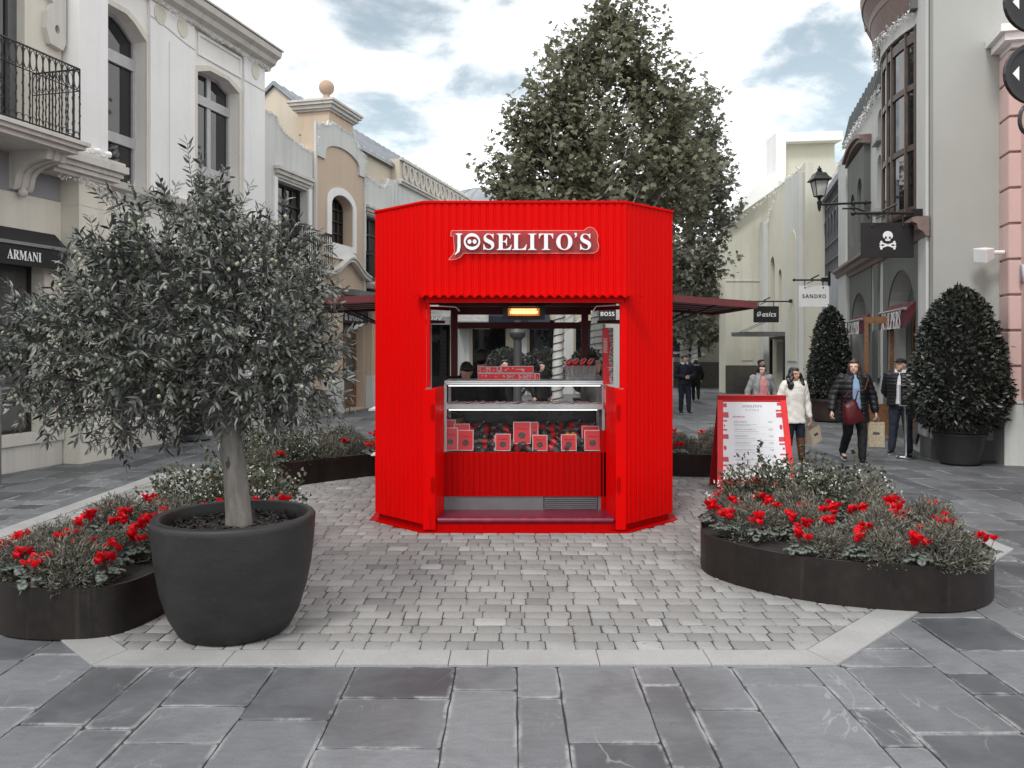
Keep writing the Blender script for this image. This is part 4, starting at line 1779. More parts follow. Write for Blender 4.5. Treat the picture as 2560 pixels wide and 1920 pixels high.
# ---- far end of the left side, seen through the kiosk
h4 = thing('town_house', 'pale arcaded shop front far behind the kiosk, seen through its hatch', 'building', (-4, 27, 0))
def bk(a, b, d):          # faces the camera, a along +x
    return (a, 29.5 - d + (a + 8) * .35, b)
f = MB()
holes = [rect(x, x + w_, .08, 3.0) for x, w_ in ((-3.4, 1.0), (-1.55, 1.3), (.7, 1.1), (2.6, .9))] + [rect(x, x + .8, 3.6, 5.3) for x in (-3.2, -1.2, 1.0, 2.7)]
f.slab([rect(-9, 4.4, 0, 6.6)] + holes, bk, -.5, 0)
obj('front_wall', f, M_sand, h4)
f = MB()
for x in (-4.3, -2.1, .15, 2.05, 4.0):
    f.slab([rect(x, x + .45, 0, 6.4)], bk, .002, .16)
obj('pilaster', f, M_palegrey, h4)
f = MB()
f.slab([rect(-9, 4.5, 6.4, 6.75)], bk, -.5, .3)
obj('cornice', f, M_trim, h4)
for hl in holes:
    f = MB()
    f.slab([hl, rect(hl[0][0] + .08, hl[1][0] - .08, hl[0][1] + .1, hl[2][1] - .08)], bk, -.3, -.22)
    wo = obj('window', f, M_darkwood, h4)
    f = MB()
    f.slab([hl], bk, -.32, -.31)
    obj('pane', f, M_glass, wo)
M_greycanvas = plain("grey_canvas", (.30, .30, .30), .8, var=.2)
M_navy = plain("navy_canvas", (.012, .016, .03), .7, var=.3)
for x, wd, mt, nm, z0, tx in ((-3.7, 1.35, M_greycanvas, 'grey canvas awning on black arms above a far dark shop door', 2.75, 'JIMMY'), (-2.15, 1.3, M_greycanvas, 'grey canvas awning nearest the lamp post behind the kiosk', 2.6, 'CHOO'),
                             (-.9, 1.5, M_navy, 'dark blue awning left of the lamp post behind the kiosk', 2.8, None), (.6, .9, M_navy, 'small dark blue awning right of the lamp post behind the kiosk', 2.6, None)):
    a_ = thing('awning', nm, 'awning', bk(x, z0, 0))
    f = MB()
    f.add([bk(x, z0 + .75, .01), bk(x + wd, z0 + .75, .01), bk(x + wd, z0 + .3, .8), bk(x, z0 + .3, .8), bk(x, z0, .8), bk(x + wd, z0, .8)], [(0, 1, 2, 3), (3, 2, 5, 4), (0, 3, 4), (1, 5, 2)])
    obj('canvas', f, mt, a_, recalc=False)
    f = MB()
    f.tube([bk(x + .05, z0 + .15, .01), bk(x + .05, z0 + .28, .78)], .02, 5)
    f.tube([bk(x + wd - .05, z0 + .15, .01), bk(x + wd - .05, z0 + .28, .78)], .02, 5)
    obj('arm', f, M_black, a_)
    if tx:
        obj('lettering', text_mb(tx, lambda a, b, dd: bk(x + wd / 2 + a, z0 + .15 + b, .805 + dd), width=.8), M_white, a_)
fs_ = thing('shop_sign', 'black shop fascia with white capitals behind the lamp post', 'sign', bk(.2, 3.2, 0))
f = MB()
f.slab([rect(-.75, 1.15, 3.02, 3.5)], bk, .17, .22)
obj('board', f, M_black, fs_)
obj('lettering', text_mb('ADOLFO DOMINGUEZ', lambda a, b, dd: bk(.2 + a, 3.2 + b, .222 + dd), width=1.6), M_white, fs_)

# ------------------------------------------------------------------ buildings on the right (the street is at smaller o)
M_grey = stucco("grey_green_stucco", (.40, .41, .385), dirt=.15)
M_lightgrey = stucco("light_grey_stucco", (.56, .57, .55), dirt=.2)
M_slategreen = stucco("dark_grey_green_stucco", (.145, .155, .145))
M_brown = plain("brown_stone", (.19, .135, .12), .6, var=.2)
M_pink = stucco("pink_stucco", (.66, .475, .445), dirt=.12, grey=(.6, .45, .4))
M_creamR = stucco("cream_yellow_stucco", (.58, .57, .48), dirt=.25)
M_bluegreyR = stucco("pale_blue_grey_stucco", (.40, .42, .45))
M_brownwin = plain("brown_window_wood", (.075, .052, .04), .45, var=.25)

RW = 3.5
h5 = thing('town_house', 'grey corner house with curved bay window, brown ledge and slate roof on the right', 'building', F(19, 4.5, 0))
S0, S1 = 15.45, 24.0
a1, a2 = arch_loop(21.3, 23.75, .12, 2.35, .95), arch_loop(16.25, 18.85, .12, 2.45, .98)
nich = [arch_loop(19.6, 20.15, 5.0, 6.0, .26, 8), arch_loop(19.58, 20.08, 6.55, 7.05, .22, 8)]
bayh = rect(16.3, 19.05, 4.45, 7.75)
f = MB()
f.slab([[(S0, 0), (S1, 0), (S1, 7.66), (19.4, 7.66), (19.4, 8.25), (S0, 8.25)], a1, a2, bayh] + nich, FL, RW, RW + .45)
obj('front_wall', f, M_lightgrey, h5)
f = MB()
sbox(f, S0 - .30, S0 - .002, RW + .015, 9.5, 0, 10.2)
sbox(f, S0 + .0, S1, RW + .47, 9.5, 0, 7.6)
obj('end_wall', f, M_grey, h5)
f = MB()
sbox(f, S0 - .31, S0 + .5, RW - .02, 9.5, 0, .34)
obj('plinth', f, M_slategreen, h5)
f = MB()
sbox(f, S0 - .05, S0 + .52, RW - .045, RW - .002, .35, 3.82)
sbox(f, S0 - .05, S0 + .62, RW - .05, RW - .002, 4.12, 8.2)
obj('corner_strip', f, M_lightgrey, h5)
for nl in nich:
    f = MB()
    f.slab([nl], FL, RW + .28, RW + .34)
    obj('niche', f, M_slategreen, h5)
f = MB()
sbox(f, 19.5, 20.25, RW - .12, RW - .001, 4.92, 5.0)
sbox(f, 19.5, 20.2, RW - .12, RW - .001, 6.50, 6.58)
obj('niche_sill', f, M_grey, h5)
# dark panels round the ground-floor arches
for s0, s1, al in ((20.75, 24.0, a1), (15.98, 19.3, a2)):
    f = MB()
    f.slab([rect(s0, s1, .36, 3.82), al], FL, RW - .03, RW - .001)
    obj('arch_surround', f, M_slategreen, h5)
    cs_ = (al[0][0] + al[1][0]) / 2
    rw_ = (al[1][0] - al[0][0]) / 2
    inn = arch_loop(al[0][0] + .45, al[1][0] - .45, .12, 2.2, .7)
    f = MB()
    f.slab([arch_loop(al[0][0], al[1][0], .12, 2.35, .98), inn], FL, RW + .34, RW + .44)
    obj('arch_reveal', f, M_slategreen, h5)
    f = MB()
    f.slab([inn, arch_loop(al[0][0] + .57, al[1][0] - .57, .5, 2.2, .56)], FL, RW + .36, RW + .42)
    sbox(f, al[0][0] + .5, al[1][0] - .5, RW + .365, RW + .41, 2.1, 2.2)
    sbox(f, cs_ - .06, cs_ + .06, RW + .365, RW + .41, .2, 2.1)
    wo = obj('shop_window', f, M_wood, h5)
    f = MB()
    f.slab([inn], FL, RW + .425, RW + .435)
    obj('pane', f, M_glass, wo)
# open wooden door of the shop
f = MB()
f.slab([rect(19.6, 20.7, .1, 2.52), rect(19.75, 20.55, .75, 2.38)], lambda a, b, d: F(17.8 + (d), RW - .1 - (a - 19.6) * .5, b), -.03, .03)
obj('open_door', f, M_wood, h5)
f = MB()
st = [(19.72, 3.8), (20.42, 3.8), (20.32, 3.1), (20.38, 1.2), (19.74, 1.2), (19.82, 3.1)]
f.slab([st], FL, RW - .05, RW - .002)
obj('tapered_panel', f, M_slategreen, h5)
f = MB()
f.slab([arch_loop(19.8, 20.32, 1.1, 2.0, .3, 8)], FL, RW - .09, RW - .051)
obj('tapered_niche', f, plain("dark_niche", (.06, .065, .06), .8), h5)
f = MB()
run_s(f, [(RW - .002, 3.82), (RW - .06, 3.82), (RW - .10, 3.90), (RW - .18, 3.95), (RW - .2, 4.04), (RW - .28, 4.08), (RW - .28, 4.15), (RW - .002, 4.17)], S0 - .12, 25.7)
obj('string_course', f, M_brown, h5)
# aedicule with a curved brown head
f = MB()
pa = [rect(21.0, 23.6, 4.18, 6.78), arch_loop(21.35, 22.05, 4.5, 5.75, .35, 8), arch_loop(22.45, 23.15, 4.5, 5.55, .35, 8)]
f.slab(pa, FL, RW - .14, RW - .002)
ae = obj('aedicule', f, M_slategreen, h5)
f = MB()
for hl in pa[1:]:
    f.slab([hl], FL, RW - .05, RW - .003)
obj('aedicule_niche', f, plain("mid_grey_niche", (.2, .21, .205), .85), ae)
hd = [(20.85 + 2.9 * t, 6.78 + .22 * (1 - abs(2 * t - 1) ** 2.2)) for t in [q / 14 for q in range(15)]]
f = MB()
for (a, za), (b, zb) in zip(hd[:-1], hd[1:]):
    f.slab([[(a, za), (b, zb), (b, zb + .10), (a, za + .10)]], FL, RW - .19, RW - .002)
    f.slab([[(a, za + .10), (b, zb + .10), (b, zb + .20), (a, za + .20)]], FL, RW - .27, RW - .002)
obj('aedicule_head', f, M_brown, ae)
# bow window
NB = 9
def bow(t, bulge=.26, push=0):
    """plan point on the bow: t 0..1 along the opening"""
    s = 16.3 + 2.75 * t
    return s, RW - .02 - push - bulge * math.sin(PI * t) ** .8
bw = MB()
zb0, zb1 = 4.35, 7.80
bars = [4.42, 5.6, 6.72, 7.62]
for q in range(NB):
    for t0, t1 in ((q / NB, (q + 1) / NB),):
        (sa, oa), (sb, ob) = bow(t0), bow(t1)
        for z in bars:
            th = .09 if z in (bars[0], bars[-1]) else .055
            bw.hexa([F(sa, oa, z - th), F(sb, ob, z - th), F(sb, ob + .06, z - th), F(sa, oa + .06, z - th), F(sa, oa, z + th), F(sb, ob, z + th), F(sb, ob + .06, z + th), F(sa, oa + .06, z + th)])
        bw.hexa([F(sa, oa, zb0 - .02), F(sb, ob, zb0 - .02), F(sb, RW + .3, zb0 - .02), F(sa, RW + .3, zb0 - .02), F(sa, oa, zb0 + .06), F(sb, ob, zb0 + .06), F(sb, RW + .3, zb0 + .06), F(sa, RW + .3, zb0 + .06)])
for q in range(0, NB + 1):
    if q % 3 and q not in (0, NB):
        if q % 3 == 2:
            continue
    s, o_ = bow(q / NB)
    th = .08 if q in (0, NB) else .032
    sbox(bw, s - th, s + th, o_ - .012, o_ + .072, zb0, zb1)
for q in (2, 4, 6, 8):
    s, o_ = bow((q - .5) / NB)
bwo = obj('bow_window', bw, M_brownwin, h5)
g = MB()
for q in range(NB):
    (sa, oa), (sb, ob) = bow(q / NB), bow((q + 1) / NB)
    g.quad(F(sa, oa + .03, zb0), F(sb, ob + .03, zb0), F(sb, ob + .03, zb1), F(sa, oa + .03, zb1))
obj('pane', g, M_glass, bwo, recalc=False)
f = MB()
n = 14
path = []
for q in range(n + 1):
    t = -.09 + 1.18 * q / n
    s = 16.3 + 2.75 * t
    o_ = RW - .04 - .28 * math.sin(PI * min(max(t, 0), 1)) ** .8
    path.append((s, o_))
def bow_band(mb, e0, e1, z0, z1):
    for (sa, oa), (sb, ob) in zip(path[:-1], path[1:]):
        mb.hexa([F(sa, oa - e0, z0), F(sb, ob - e0, z0), F(sb, RW + .3, z0), F(sa, RW + .3, z0), F(sa, oa - e1, z1), F(sb, ob - e1, z1), F(sb, RW + .3, z1), F(sa, RW + .3, z1)])
bow_band(f, .0, .0, 7.80, 8.12)
obj('bow_lintel', f, M_lightgrey, h5)
f = MB()
bow_band(f, .06, .10, 8.12, 8.24)
bow_band(f, .10, .19, 8.24, 8.50)
bow_band(f, .20, .22, 8.50, 8.62)
bow_band(f, .22, .34, 8.62, 8.86)
bow_band(f, .36, .39, 8.86, 9.06)
obj('bow_cornice', f, M_brown, h5)
# zinc mansard with standing seams
f = MB()
run_s(f, [(RW + .10, 7.67), (RW - .06, 7.67), (RW - .06, 7.76), (RW + .10, 8.45), (RW + .2, 8.45)], 19.4, 24.9)
f.hexa([F(24.9, RW - .1, 7.6), F(24.95, RW - .1, 7.6), F(24.95, RW + .9, 7.6), F(24.9, RW + .9, 7.6), F(24.9, RW - .1, 7.75), F(24.95, RW - .1, 7.75), F(24.95, RW + .2, 8.5), F(24.9, RW + .2, 8.5)])
for i in range(13):
    s = 19.55 + i * .43
    f.tube([F(s, RW - .07, 7.77), F(s, RW + .09, 8.46)], .025, 4)
obj('mansard_roof', f, plain("dark_zinc", (.09, .10, .10), .45, metal=.4), h5)
f = MB()
sbox(f, 15.95, 16.15, RW - .16, RW - .052, 8.0, 10.2)
obj('rain_pipe', f, M_slategreen, h5)
garland('white tinsel garland under the brown bow cornice', [F(s, o_ - .1, 8.02 - .0) for s, o_ in path] , 110, .12, .08, seed=8)
garland('white tinsel garland along the slate roof eave', [F(s, RW - .10, 7.56) for s in np.arange(19.4, 25, .3)], 90, .12, .08, seed=9)
for s0, s1, nm, tz in ((16.2, 18.75, 'maroon awning with white lettering over the nearer arched shop window', 2.62), (20.9, 23.3, 'maroon awning with white lettering over the farther arched shop window', 2.58)):
    a_ = thing('awning', nm, 'awning', F((s0 + s1) / 2, RW, tz))
    M_mar = plain("maroon_canvas", (.075, .008, .016), .8, var=.2)
    f = MB()
    f.add([F(s0, RW - .02, tz + .14), F(s1, RW - .02, tz + .14), F(s1, RW - .20, tz - .03), F(s0, RW - .20, tz - .03), F(s0, RW - .21, tz - .36), F(s1, RW - .21, tz - .36), F(s0, RW - .02, tz - .05), F(s1, RW - .02, tz - .05)],
          [(0, 1, 2, 3), (3, 2, 5, 4), (0, 3, 4, 6), (1, 7, 5, 2)])
    obj('canvas', f, M_mar, a_, recalc=False)
    f = MB()
    f.tube([F(s0, RW - .20, tz - .01), F(s1, RW - .20, tz - .01)], .03, 8)
    obj('front_bar', f, MATS["grey_bar"], a_)
    t_ = text_mb('SCALPERS', lambda a, b, dd: F((s0 + s1) / 2 - a, RW - .222 - dd, tz - .20 + b), width=(s1 - s0) * .74, bold='italic', squash=1.25)
    obj('lettering', t_, M_white, a_)

# ---- pink house at the right edge
PK = 4.55
h6 = thing('town_house', 'pink rusticated house at the right edge with pale plinth', 'building', F(13, 6, 0))
f = MB()
sbox(f, 14.72, 15.14, PK, 9.0, 1.02, 6.7)
sbox(f, 10.5, 14.72, PK + .14, 9.0, 1.02, 6.7)
obj('wall', f, M_pink, h6)
f = MB()
z = 1.02
while z < 6.6:
    sbox(f, 14.70, 15.15, PK - .035, PK - .001, z + .02, min(z + .555, 6.68))
    sbox(f, 14.665, 14.699, PK - .03, 8.9, z + .02, min(z + .555, 6.68))
    z += .575
obj('rusticated_blocks', f, M_pink, h6, bevel=.012)
f = MB()
sbox(f, 14.60, 15.16, PK - .12, 9.0, 0, 1.0)
sbox(f, 14.58, 15.17, PK - .15, 9.0, 1.001, 1.04)
obj('plinth', f, M_palegrey, h6)
f = MB()
for e, z0, z1 in ((.03, 6.7, 6.78), (.16, 6.78, 6.9), (.24, 6.9, 7.02)):
    sbox(f, 14.6 - e, 15.142, PK - e, 9.0, z0, z1)
obj('cornice', f, M_white_st, h6)
sp = thing('wall_speaker', 'white box loudspeaker tilted down from the pink wall', 'speaker', F(14.75, PK - .05, 3.45))
f = MB()
c = Vector(F(14.82, PK - .34, 3.42))
rot = Euler((R(15), R(10), R(-70))).to_matrix()
f.hexa([c + rot @ Vector(p) for p in ((-.13, -.11, -.12), (.13, -.11, -.12), (.09, .11, -.09), (-.09, .11, -.09), (-.13, -.11, .12), (.13, -.11, .12), (.09, .11, .09), (-.09, .11, .09))])
obj('cabinet', f, M_white, sp, bevel=.015)
f = MB()
f.tube([F(14.85, PK - .05, 3.45), F(14.82, PK - .25, 3.45)], .035, 8)
obj('bracket', f, M_white, sp)
sp2 = thing('wall_lamp', 'small steel cylinder lamp on the pink wall', 'lamp', F(14.68, PK + .3, 3.0))
f = MB()
c = F(14.60, PK + .16, 0)
f.lathe([(.055, 2.93), (.06, 2.95), (.06, 3.2), (.055, 3.22)], 16, (c[0], c[1], 0))
obj('lamp_body', f, M_steel, sp2, smooth=40)
f = MB()
sbox(f, 14.60, 14.664, PK + .13, PK + .19, 3.05, 3.1)
obj('bracket', f, M_steel, sp2)

# ---- lattice-window shop, then the cream house with the stepped gable
h7 = thing('town_house', 'blue grey shop with a tall leaded lattice window beyond the corner house', 'building', F(27, 4.5, 0))
LW = 3.42
lat = arch_loop(25.9, 30.3, 4.25, 6.1, .9, 16)
b1, b2 = arch_loop(26.2, 27.8, .1, 2.4, .6), arch_loop(28.4, 30.0, .1, 2.4, .6)
f = MB()
f.slab([rect(24.0, 30.6, 0, 7.15), rect(25.8, 30.3, 4.25, 6.95), b1, b2], FL, LW, LW + .4)
obj('front_wall', f, M_bluegreyR, h7)
f = MB()
sbox(f, 24.05, 25.5, LW - .05, LW - .002, 0, 7.3)
obj('pier', f, M_lightgrey, h7)
f = MB()
sbox(f, 30.35, 30.8, LW - .25, LW - .002, 0, 7.1)
obj('pier', f, M_lightgrey, h7)
f = MB()
for i in range(13):
    s = 25.85 + i * .37
    sbox(f, s - .02, s + .02, LW + .1, LW + .14, 4.26, 6.94)
for z in (4.27, 4.75, 5.3, 6.25, 6.6, 6.93):
    sbox(f, 25.82, 30.28, LW + .095, LW + .145, z - .02, z + .02)
for i in range(6):
    s = 26.03 + i * .74
    pts = arc(s + .37 - .0, 5.75, .35, .5, 0, 180, 10)
    f.tube([F(a, LW + .09, b) for a, b in pts], .022, 5)
lo = obj('lattice_window', f, plain("lead_grey", (.10, .105, .11), .5), h7)
g = MB()
sbox(g, 25.8, 30.3, LW + .2, LW + .22, 4.25, 6.95)
obj('pane', g, plain("pale_glass", (.30, .31, .33), .12, spec=.6, var=.25, scale=2), lo)
for al in (b1, b2):
    window(h7, al, LW + .3, [(al[0][0] + al[1][0]) / 2], [2.3], M_darkwood, M_glass, side=-1, w=.07, name='shop_window')
f = MB()
sbox(f, 24.1, 30.6, LW + .42, 9, 0, 7.0)
obj('building_core', f, M_bluegreyR, h7)
garland('white tinsel garland on the lattice shop parapet', [F(s, LW - .02, 7.2) for s in np.arange(24, 30.6, .4)], 80, .12, .08, seed=10)

h8 = thing('town_house', 'cream house with tall stepped gable and white coping at the end of the right side', 'building', (11, 34, 0))
GY = 33.6
XA, XB = 8.85, 14.6
K8 = 1754 / GY
def gx(d):
    return (d - 1106) / K8
def gz(d):
    return 1.9 + (750 - d) / K8
gab = [(XA, 0), (XB, 0), (XB, 9.2), (gx(1803), 9.0), (gx(1803), gz(305)), (gx(1680), gz(308)), (gx(1680), gz(392)), (XA, gz(470))]
f = MB()
f.slab([gab], lambda a, b, d: (a, GY + d, b), 0, 1.1)
obj('gable_wall', f, M_creamR, h8)
f = MB()
cop = [(XA - .25, gz(462)), (gx(1668), gz(376)), (gx(1668), gz(293)), (gx(1803) + .15, gz(288)), (gx(1803) + .15, gz(308)), (gx(1690), gz(312)), (gx(1690), gz(396)), (XA - .1, gz(486))]
f.slab([cop], lambda a, b, d: (a, GY - .45 + d, b), 0, 1.2)
obj('coping', f, M_white_st, h8)
f = MB()
f.box(XA - .02, XB, GY - .06, GY - .002, 0, 1.15)
obj('plinth', f, plain("dark_base", (.085, .078, .065), .85, var=.2), h8)
f = MB()
f.box(XA, 10.4, GY - .03, GY - .002, 4.62, 4.68)
obj('string_line', f, M_trim, h8)
f = MB()
f.box(9.5, 9.95, GY - .03, GY - .002, 1.35, 1.85)
obj('meter_door', f, M_creamR, h8)
# front block along the street
def q8(s, z, d):       # s runs away from the camera along x=10.25..
    return (10.2 + (s - 28) * .03 - d, s, z)
f = MB()
ho = [arch_loop(31.9, 32.5, 2.2, 5.0, .5, 10), arch_loop(31.0, 31.4, 2.8, 4.6, .3, 8), rect(30.2, 31.6, .08, 2.1)]
f.slab([[(28.3, 0), (33.4, 0), (33.4, 6.9), (32.6, 6.9), (32.4, 7.25), (31.7, 7.7), (31.5, 8.1), (28.3, 8.3)]] + ho, q8, -.5, 0)
obj('front_wall', f, M_creamR, h8)
f = MB()
f.box(10.75, 14.2, 28.25, 33.5, 0, 7.6)
obj('building_core', f, M_creamR, h8)
f = MB()
f.box(10.15, 14.2, 28.1, 28.24, 0, 8.3)
obj('end_wall', f, M_creamR, h8)
for hl in ho:
    f = MB()
    f.slab([hl], q8, -.32, -.3)
    obj('window', f, M_glass, h8)
f = MB()
for s0, s1 in ((28.3, 29.9), (32.75, 33.3)):
    f.slab([rect(s0, s1, 0, 7.0 if s0 > 30 else 8.0)], q8, .002, .2)
obj('pilaster', f, M_lightgrey, h8)
f = MB()
f.slab([arch_loop(28.6, 29.6, 1.4, 5.6, .5, 10)], q8, .201, .23)
obj('pilaster_panel', f, M_creamR, h8)
f = MB()
f.box(8.7, 10.25, 30.4, 32.2, 2.32, 2.48)
f.tube([(8.85, 31.0, 2.48), (10.2, 31.0, 3.1)], .015, 5)
f.tube([(8.85, 31.6, 2.48), (10.2, 31.6, 3.1)], .015, 5)
obj('door_canopy', f, M_greymetal, h8)
f = MB()
f.box(10.05, 10.16, 30.05, 30.15, .05, 2.2)
f.box(10.05, 10.16, 31.65, 31.75, .05, 2.2)
f.box(10.05, 10.16, 30.05, 31.75, 2.2, 2.3)
obj('door_frame', f, M_darkwood, h8)
garland('white tinsel garland on the cream block parapet', [q8(s, z, .03) for s, z in ((33.3, 6.9), (32.6, 6.92), (32.4, 7.25), (31.7, 7.7), (31.5, 8.1), (28.4, 8.28))], 60, .13, .1, seed=11)
garland('white tinsel garland under the stepped coping', [(a, GY - .6, b) for a, b in ((XA, gz(492)), (gx(1690), gz(402)))], 50, .14, .1, seed=12)

# ---- what lies beyond
h9 = thing('town_house', 'dull beige house with iron balcony beyond the cream gable', 'building', (9, 42, 0))
f = MB()
f.box(7.4 + .2, 14, 38.2, 46, 0, 6.9)
obj('wall', f, stucco("dull_beige", (.40, .39, .34)), h9)  # dull greyish beige for the far house
f = MB()
f.box(7.58, 14, 38.12, 38.198, 0, 1.2)
obj('plinth', f, MATS["dark_base"], h9)
f = MB()
f.box(8.2, 9.8, 37.2, 38.19, 3.75, 3.9)
bo = obj('balcony', f, M_trim, h9)
railing(bo, [(8.25, 38.15), (8.25, 37.25), (9.75, 37.25)], 3.9, 5.0, M_iron, gap=.2)
h10 = thing('town_house', 'pale shop row closing the street in the distance', 'building', (2, 62, 0))
f = MB()
hol = [rect(x, x + 1.6, .1, 2.9) for x in (-6, -2, 2, 6, 10)] + [rect(x + .2, x + 1.3, 3.8, 5.6) for x in (-6, -2, 2, 6, 10)]
f.slab([rect(-14, 16, 0, 7)] + hol, lambda a, b, d: (a, 62 + d, b), 0, .5)
obj('wall', f, M_palegrey, h10)
f = MB()
for hl in hol:
    f.slab([hl], lambda a, b, d: (a, 62.3 + d, b), 0, .03)
obj('window', f, M_glass, h10)
f = MB()
f.box(-14.2, 16.2, 61.7, 62.5, 7.0, 7.4)
obj('cornice', f, M_trim, h10)
av = thing('awning', 'dark blue barrel awning with white lettering far down the right side', 'awning', (9.1, 36, 2))
f = MB()
n = 10
cx, cz, cy = 7.55, 1.45, 36.0
pts = arc(cx, cz, .85, 1.05, 0, 180, n)
f.add([(a, cy, b) for a, b in pts] + [(a * .98 + cx * .02, cy + 1.2, b) for a, b in pts], [(i, i + 1, n + 2 + i, n + 1 + i) for i in range(n)] + [tuple(range(n + 1))])
obj('canvas', f, M_navy, av, smooth=40)
obj('lettering', text_mb('samsonite', lambda a, b, d: (cx + a, cy - .004 - d, cz + .22 + b), width=.8), M_white, av)

# ------------------------------------------------------------------ planters and plants
def mk_corten():
    k = NT("dark_steel_planter")
    n = k.noise(1.0, 6, .65, vec=k.scaled((5, 5, 1.1)))
    n2 = k.noise(11, 5, .7)
    c = k.mix(k.rng(n, .35, .7), (.009, .007, .0062), (.021, .015, .0125))
    c = k.mix(k.rng(n2, .5, .75, 0, .5, True), c, (.034, .021, .015))
    st = k.noise(1.0, 4, .6, vec=k.scaled((14, 14, .8)))
    c = k.mix(k.rng(st, .58, .75, 0, .5, True), c, (.045, .038, .035))
    k.base(c)
    k.rough(k.rng(n2, .3, .7, .38, .62))
    k.p(Metallic=.25, Specular_IOR_Level=.45)
    k.bump(n2, .12, .004)
    return k.m


def mk_pot():
    k = NT("dark_clay_pot")
    n = k.noise(1.0, 6, .65, vec=k.scaled((2.5, 2.5, 8)))
    c = k.mix(k.rng(n, .3, .72), (.008, .008, .0085), (.023, .0225, .023))
    sp = k.rng(k.noise(42, 3, .6), .68, .76, 0, .55, True)
    c = k.mix(sp, c, (.11, .10, .095))
    wash = k.rng(k.noise(2.4, 5, .65), .5, .75, 0, .5, True)
    c = k.mix(wash, c, (.038, .035, .034))
    k.base(c)
    k.rough(.58)
    k.bump(k.noise(38, 5, .6, vec=k.scaled((1, 1, 3))), .28, .006)
    return k.m


def mk_bark(name, a, b, sc=(14, 14, 3)):
    k = NT(name)
    n = k.noise(1.0, 6, .7, vec=k.scaled(sc), dist=.6)
    n2 = k.noise(6, 4, .6)
    c = k.mix(k.rng(n, .3, .7), a, b)
    spots = k.rng(k.noise(9, 2, .5, vec=k.scaled((1, 1, .6))), .66, .70, 0, .85, True)
    c = k.mix(spots, c, (.03, .027, .024))
    k.base(c)
    k.rough(.85)
    k.bump(k.math('ADD', n, n2), .6, .012)
    MATS[name] = k.m
    return k.m


M_corten, M_pot = mk_corten(), mk_pot()
M_olivebark = mk_bark("olive_bark", (.09, .083, .074), (.24, .225, .205))
M_planebark = mk_bark("plane_bark", (.36, .36, .34), (.62, .61, .58), (3, 3, 2))
M_twig = plain("twig_bark", (.09, .085, .075), .8, var=.3)
M_soil = plain("dark_soil", (.014, .012, .011), .95, var=.5, scale=40, bump=.8, bscale=45)
M_chip = leafmat("bark_chips", (.012, .010, .009), (.055, .045, .040), rough=.6, spec=.4, trans=0)
M_olive = leafmat("olive_leaves", (.024, .029, .023), (.115, .124, .108), rough=.42, spec=.45, trans=.08, back=(.18, .19, .175))
M_olivefruit = plain("olive_fruit", (.34, .36, .26), .4, var=.3, scale=20)
M_plane = leafmat("plane_leaves", (.10, .105, .068), (.26, .255, .17), rough=.5, spec=.4, trans=.32)
M_plane2 = leafmat("plane_leaves_far", (.09, .096, .070), (.23, .23, .172), rough=.5, spec=.4, trans=.3)
M_bay = leafmat("bay_leaves", (.013, .017, .013), (.052, .060, .047), rough=.36, spec=.5, trans=.05)
M_santo = leafmat("santolina_leaves", (.045, .044, .034), (.25, .24, .195), rough=.7, spec=.25, trans=.1)
M_abelia = leafmat("abelia_leaves", (.030, .040, .024), (.115, .125, .080), rough=.4, spec=.5, trans=.15)
M_petalw = leafmat("white_petals", (.70, .70, .66), (.85, .85, .82), rough=.6, spec=.2, trans=.2)
M_petal = leafmat("red_petals", (.42, .001, .012), (.85, .010, .016), rough=.5, spec=.2, trans=.28)
M_stem = plain("red_stem", (.12, .03, .03), .6)


def mk_cyc():
    k = NT("cyclamen_leaves")
    n = k.noise(38, 3, .6)
    e = k.attr('edge')
    ring = k.math('MULTIPLY', k.rng(e, .35, .62, 0, 1, True), k.rng(e, .95, .7, 0, 1, True))
    c = k.mix(k.rng(k.island(), 0, 1), (.020, .032, .024), (.040, .055, .042))
    c = k.mix(k.math('MULTIPLY', ring, k.rng(n, .35, .6, .2, .9)), c, (.16, .185, .165))
    k.base(c)
    k.rough(.45)
    k.p(Specular_IOR_Level=.45)
    return k.m


M_cyc = mk_cyc()


def planter(outline, label, z=.34, n=8, z_soil=.30):
    pts = with_normals(spline(outline, n))
    c = (sum(p[0] for p in pts) / len(pts), sum(p[1] for p in pts) / len(pts), 0)
    t = thing('planter', label, 'planter', c)
    w = MB()
    w.sweep(pts, [(0, .012), (0, z), (-.012, z + .002), (-.014, z), (-.014, .012)], closed=True)
    obj('steel_wall', w, M_corten, t, smooth=40)
    s = MB()
    inn = [(x - nx * .013, y - ny * .013) for x, y, nx, ny in pts]
    s.add([(*p, z_soil) for p in inn], [tuple(range(len(inn)))])
    obj('soil', s, M_soil, t, recalc=False)
    return t, [(p[0], p[1]) for p in pts], c


def in_poly(p, poly):
    r = False
    j = len(poly) - 1
    for i in range(len(poly)):
        if (poly[i][1] > p[1]) != (poly[j][1] > p[1]) and p[0] < (poly[j][0] - poly[i][0]) * (p[1] - poly[i][1]) / (poly[j][1] - poly[i][1]) + poly[i][0]:
            r = not r
        j = i
    return r


def dist_poly(p, poly):
    best = 9
    P = Vector(p)
    for i in range(len(poly)):
        a, b = Vector(poly[i]), Vector(poly[(i + 1) % len(poly)])
        t = max(0, min(1, (P - a).dot(b - a) / max((b - a).length_squared, 1e-9)))
        best = min(best, (P - a.lerp(b, t)).length)
    return best


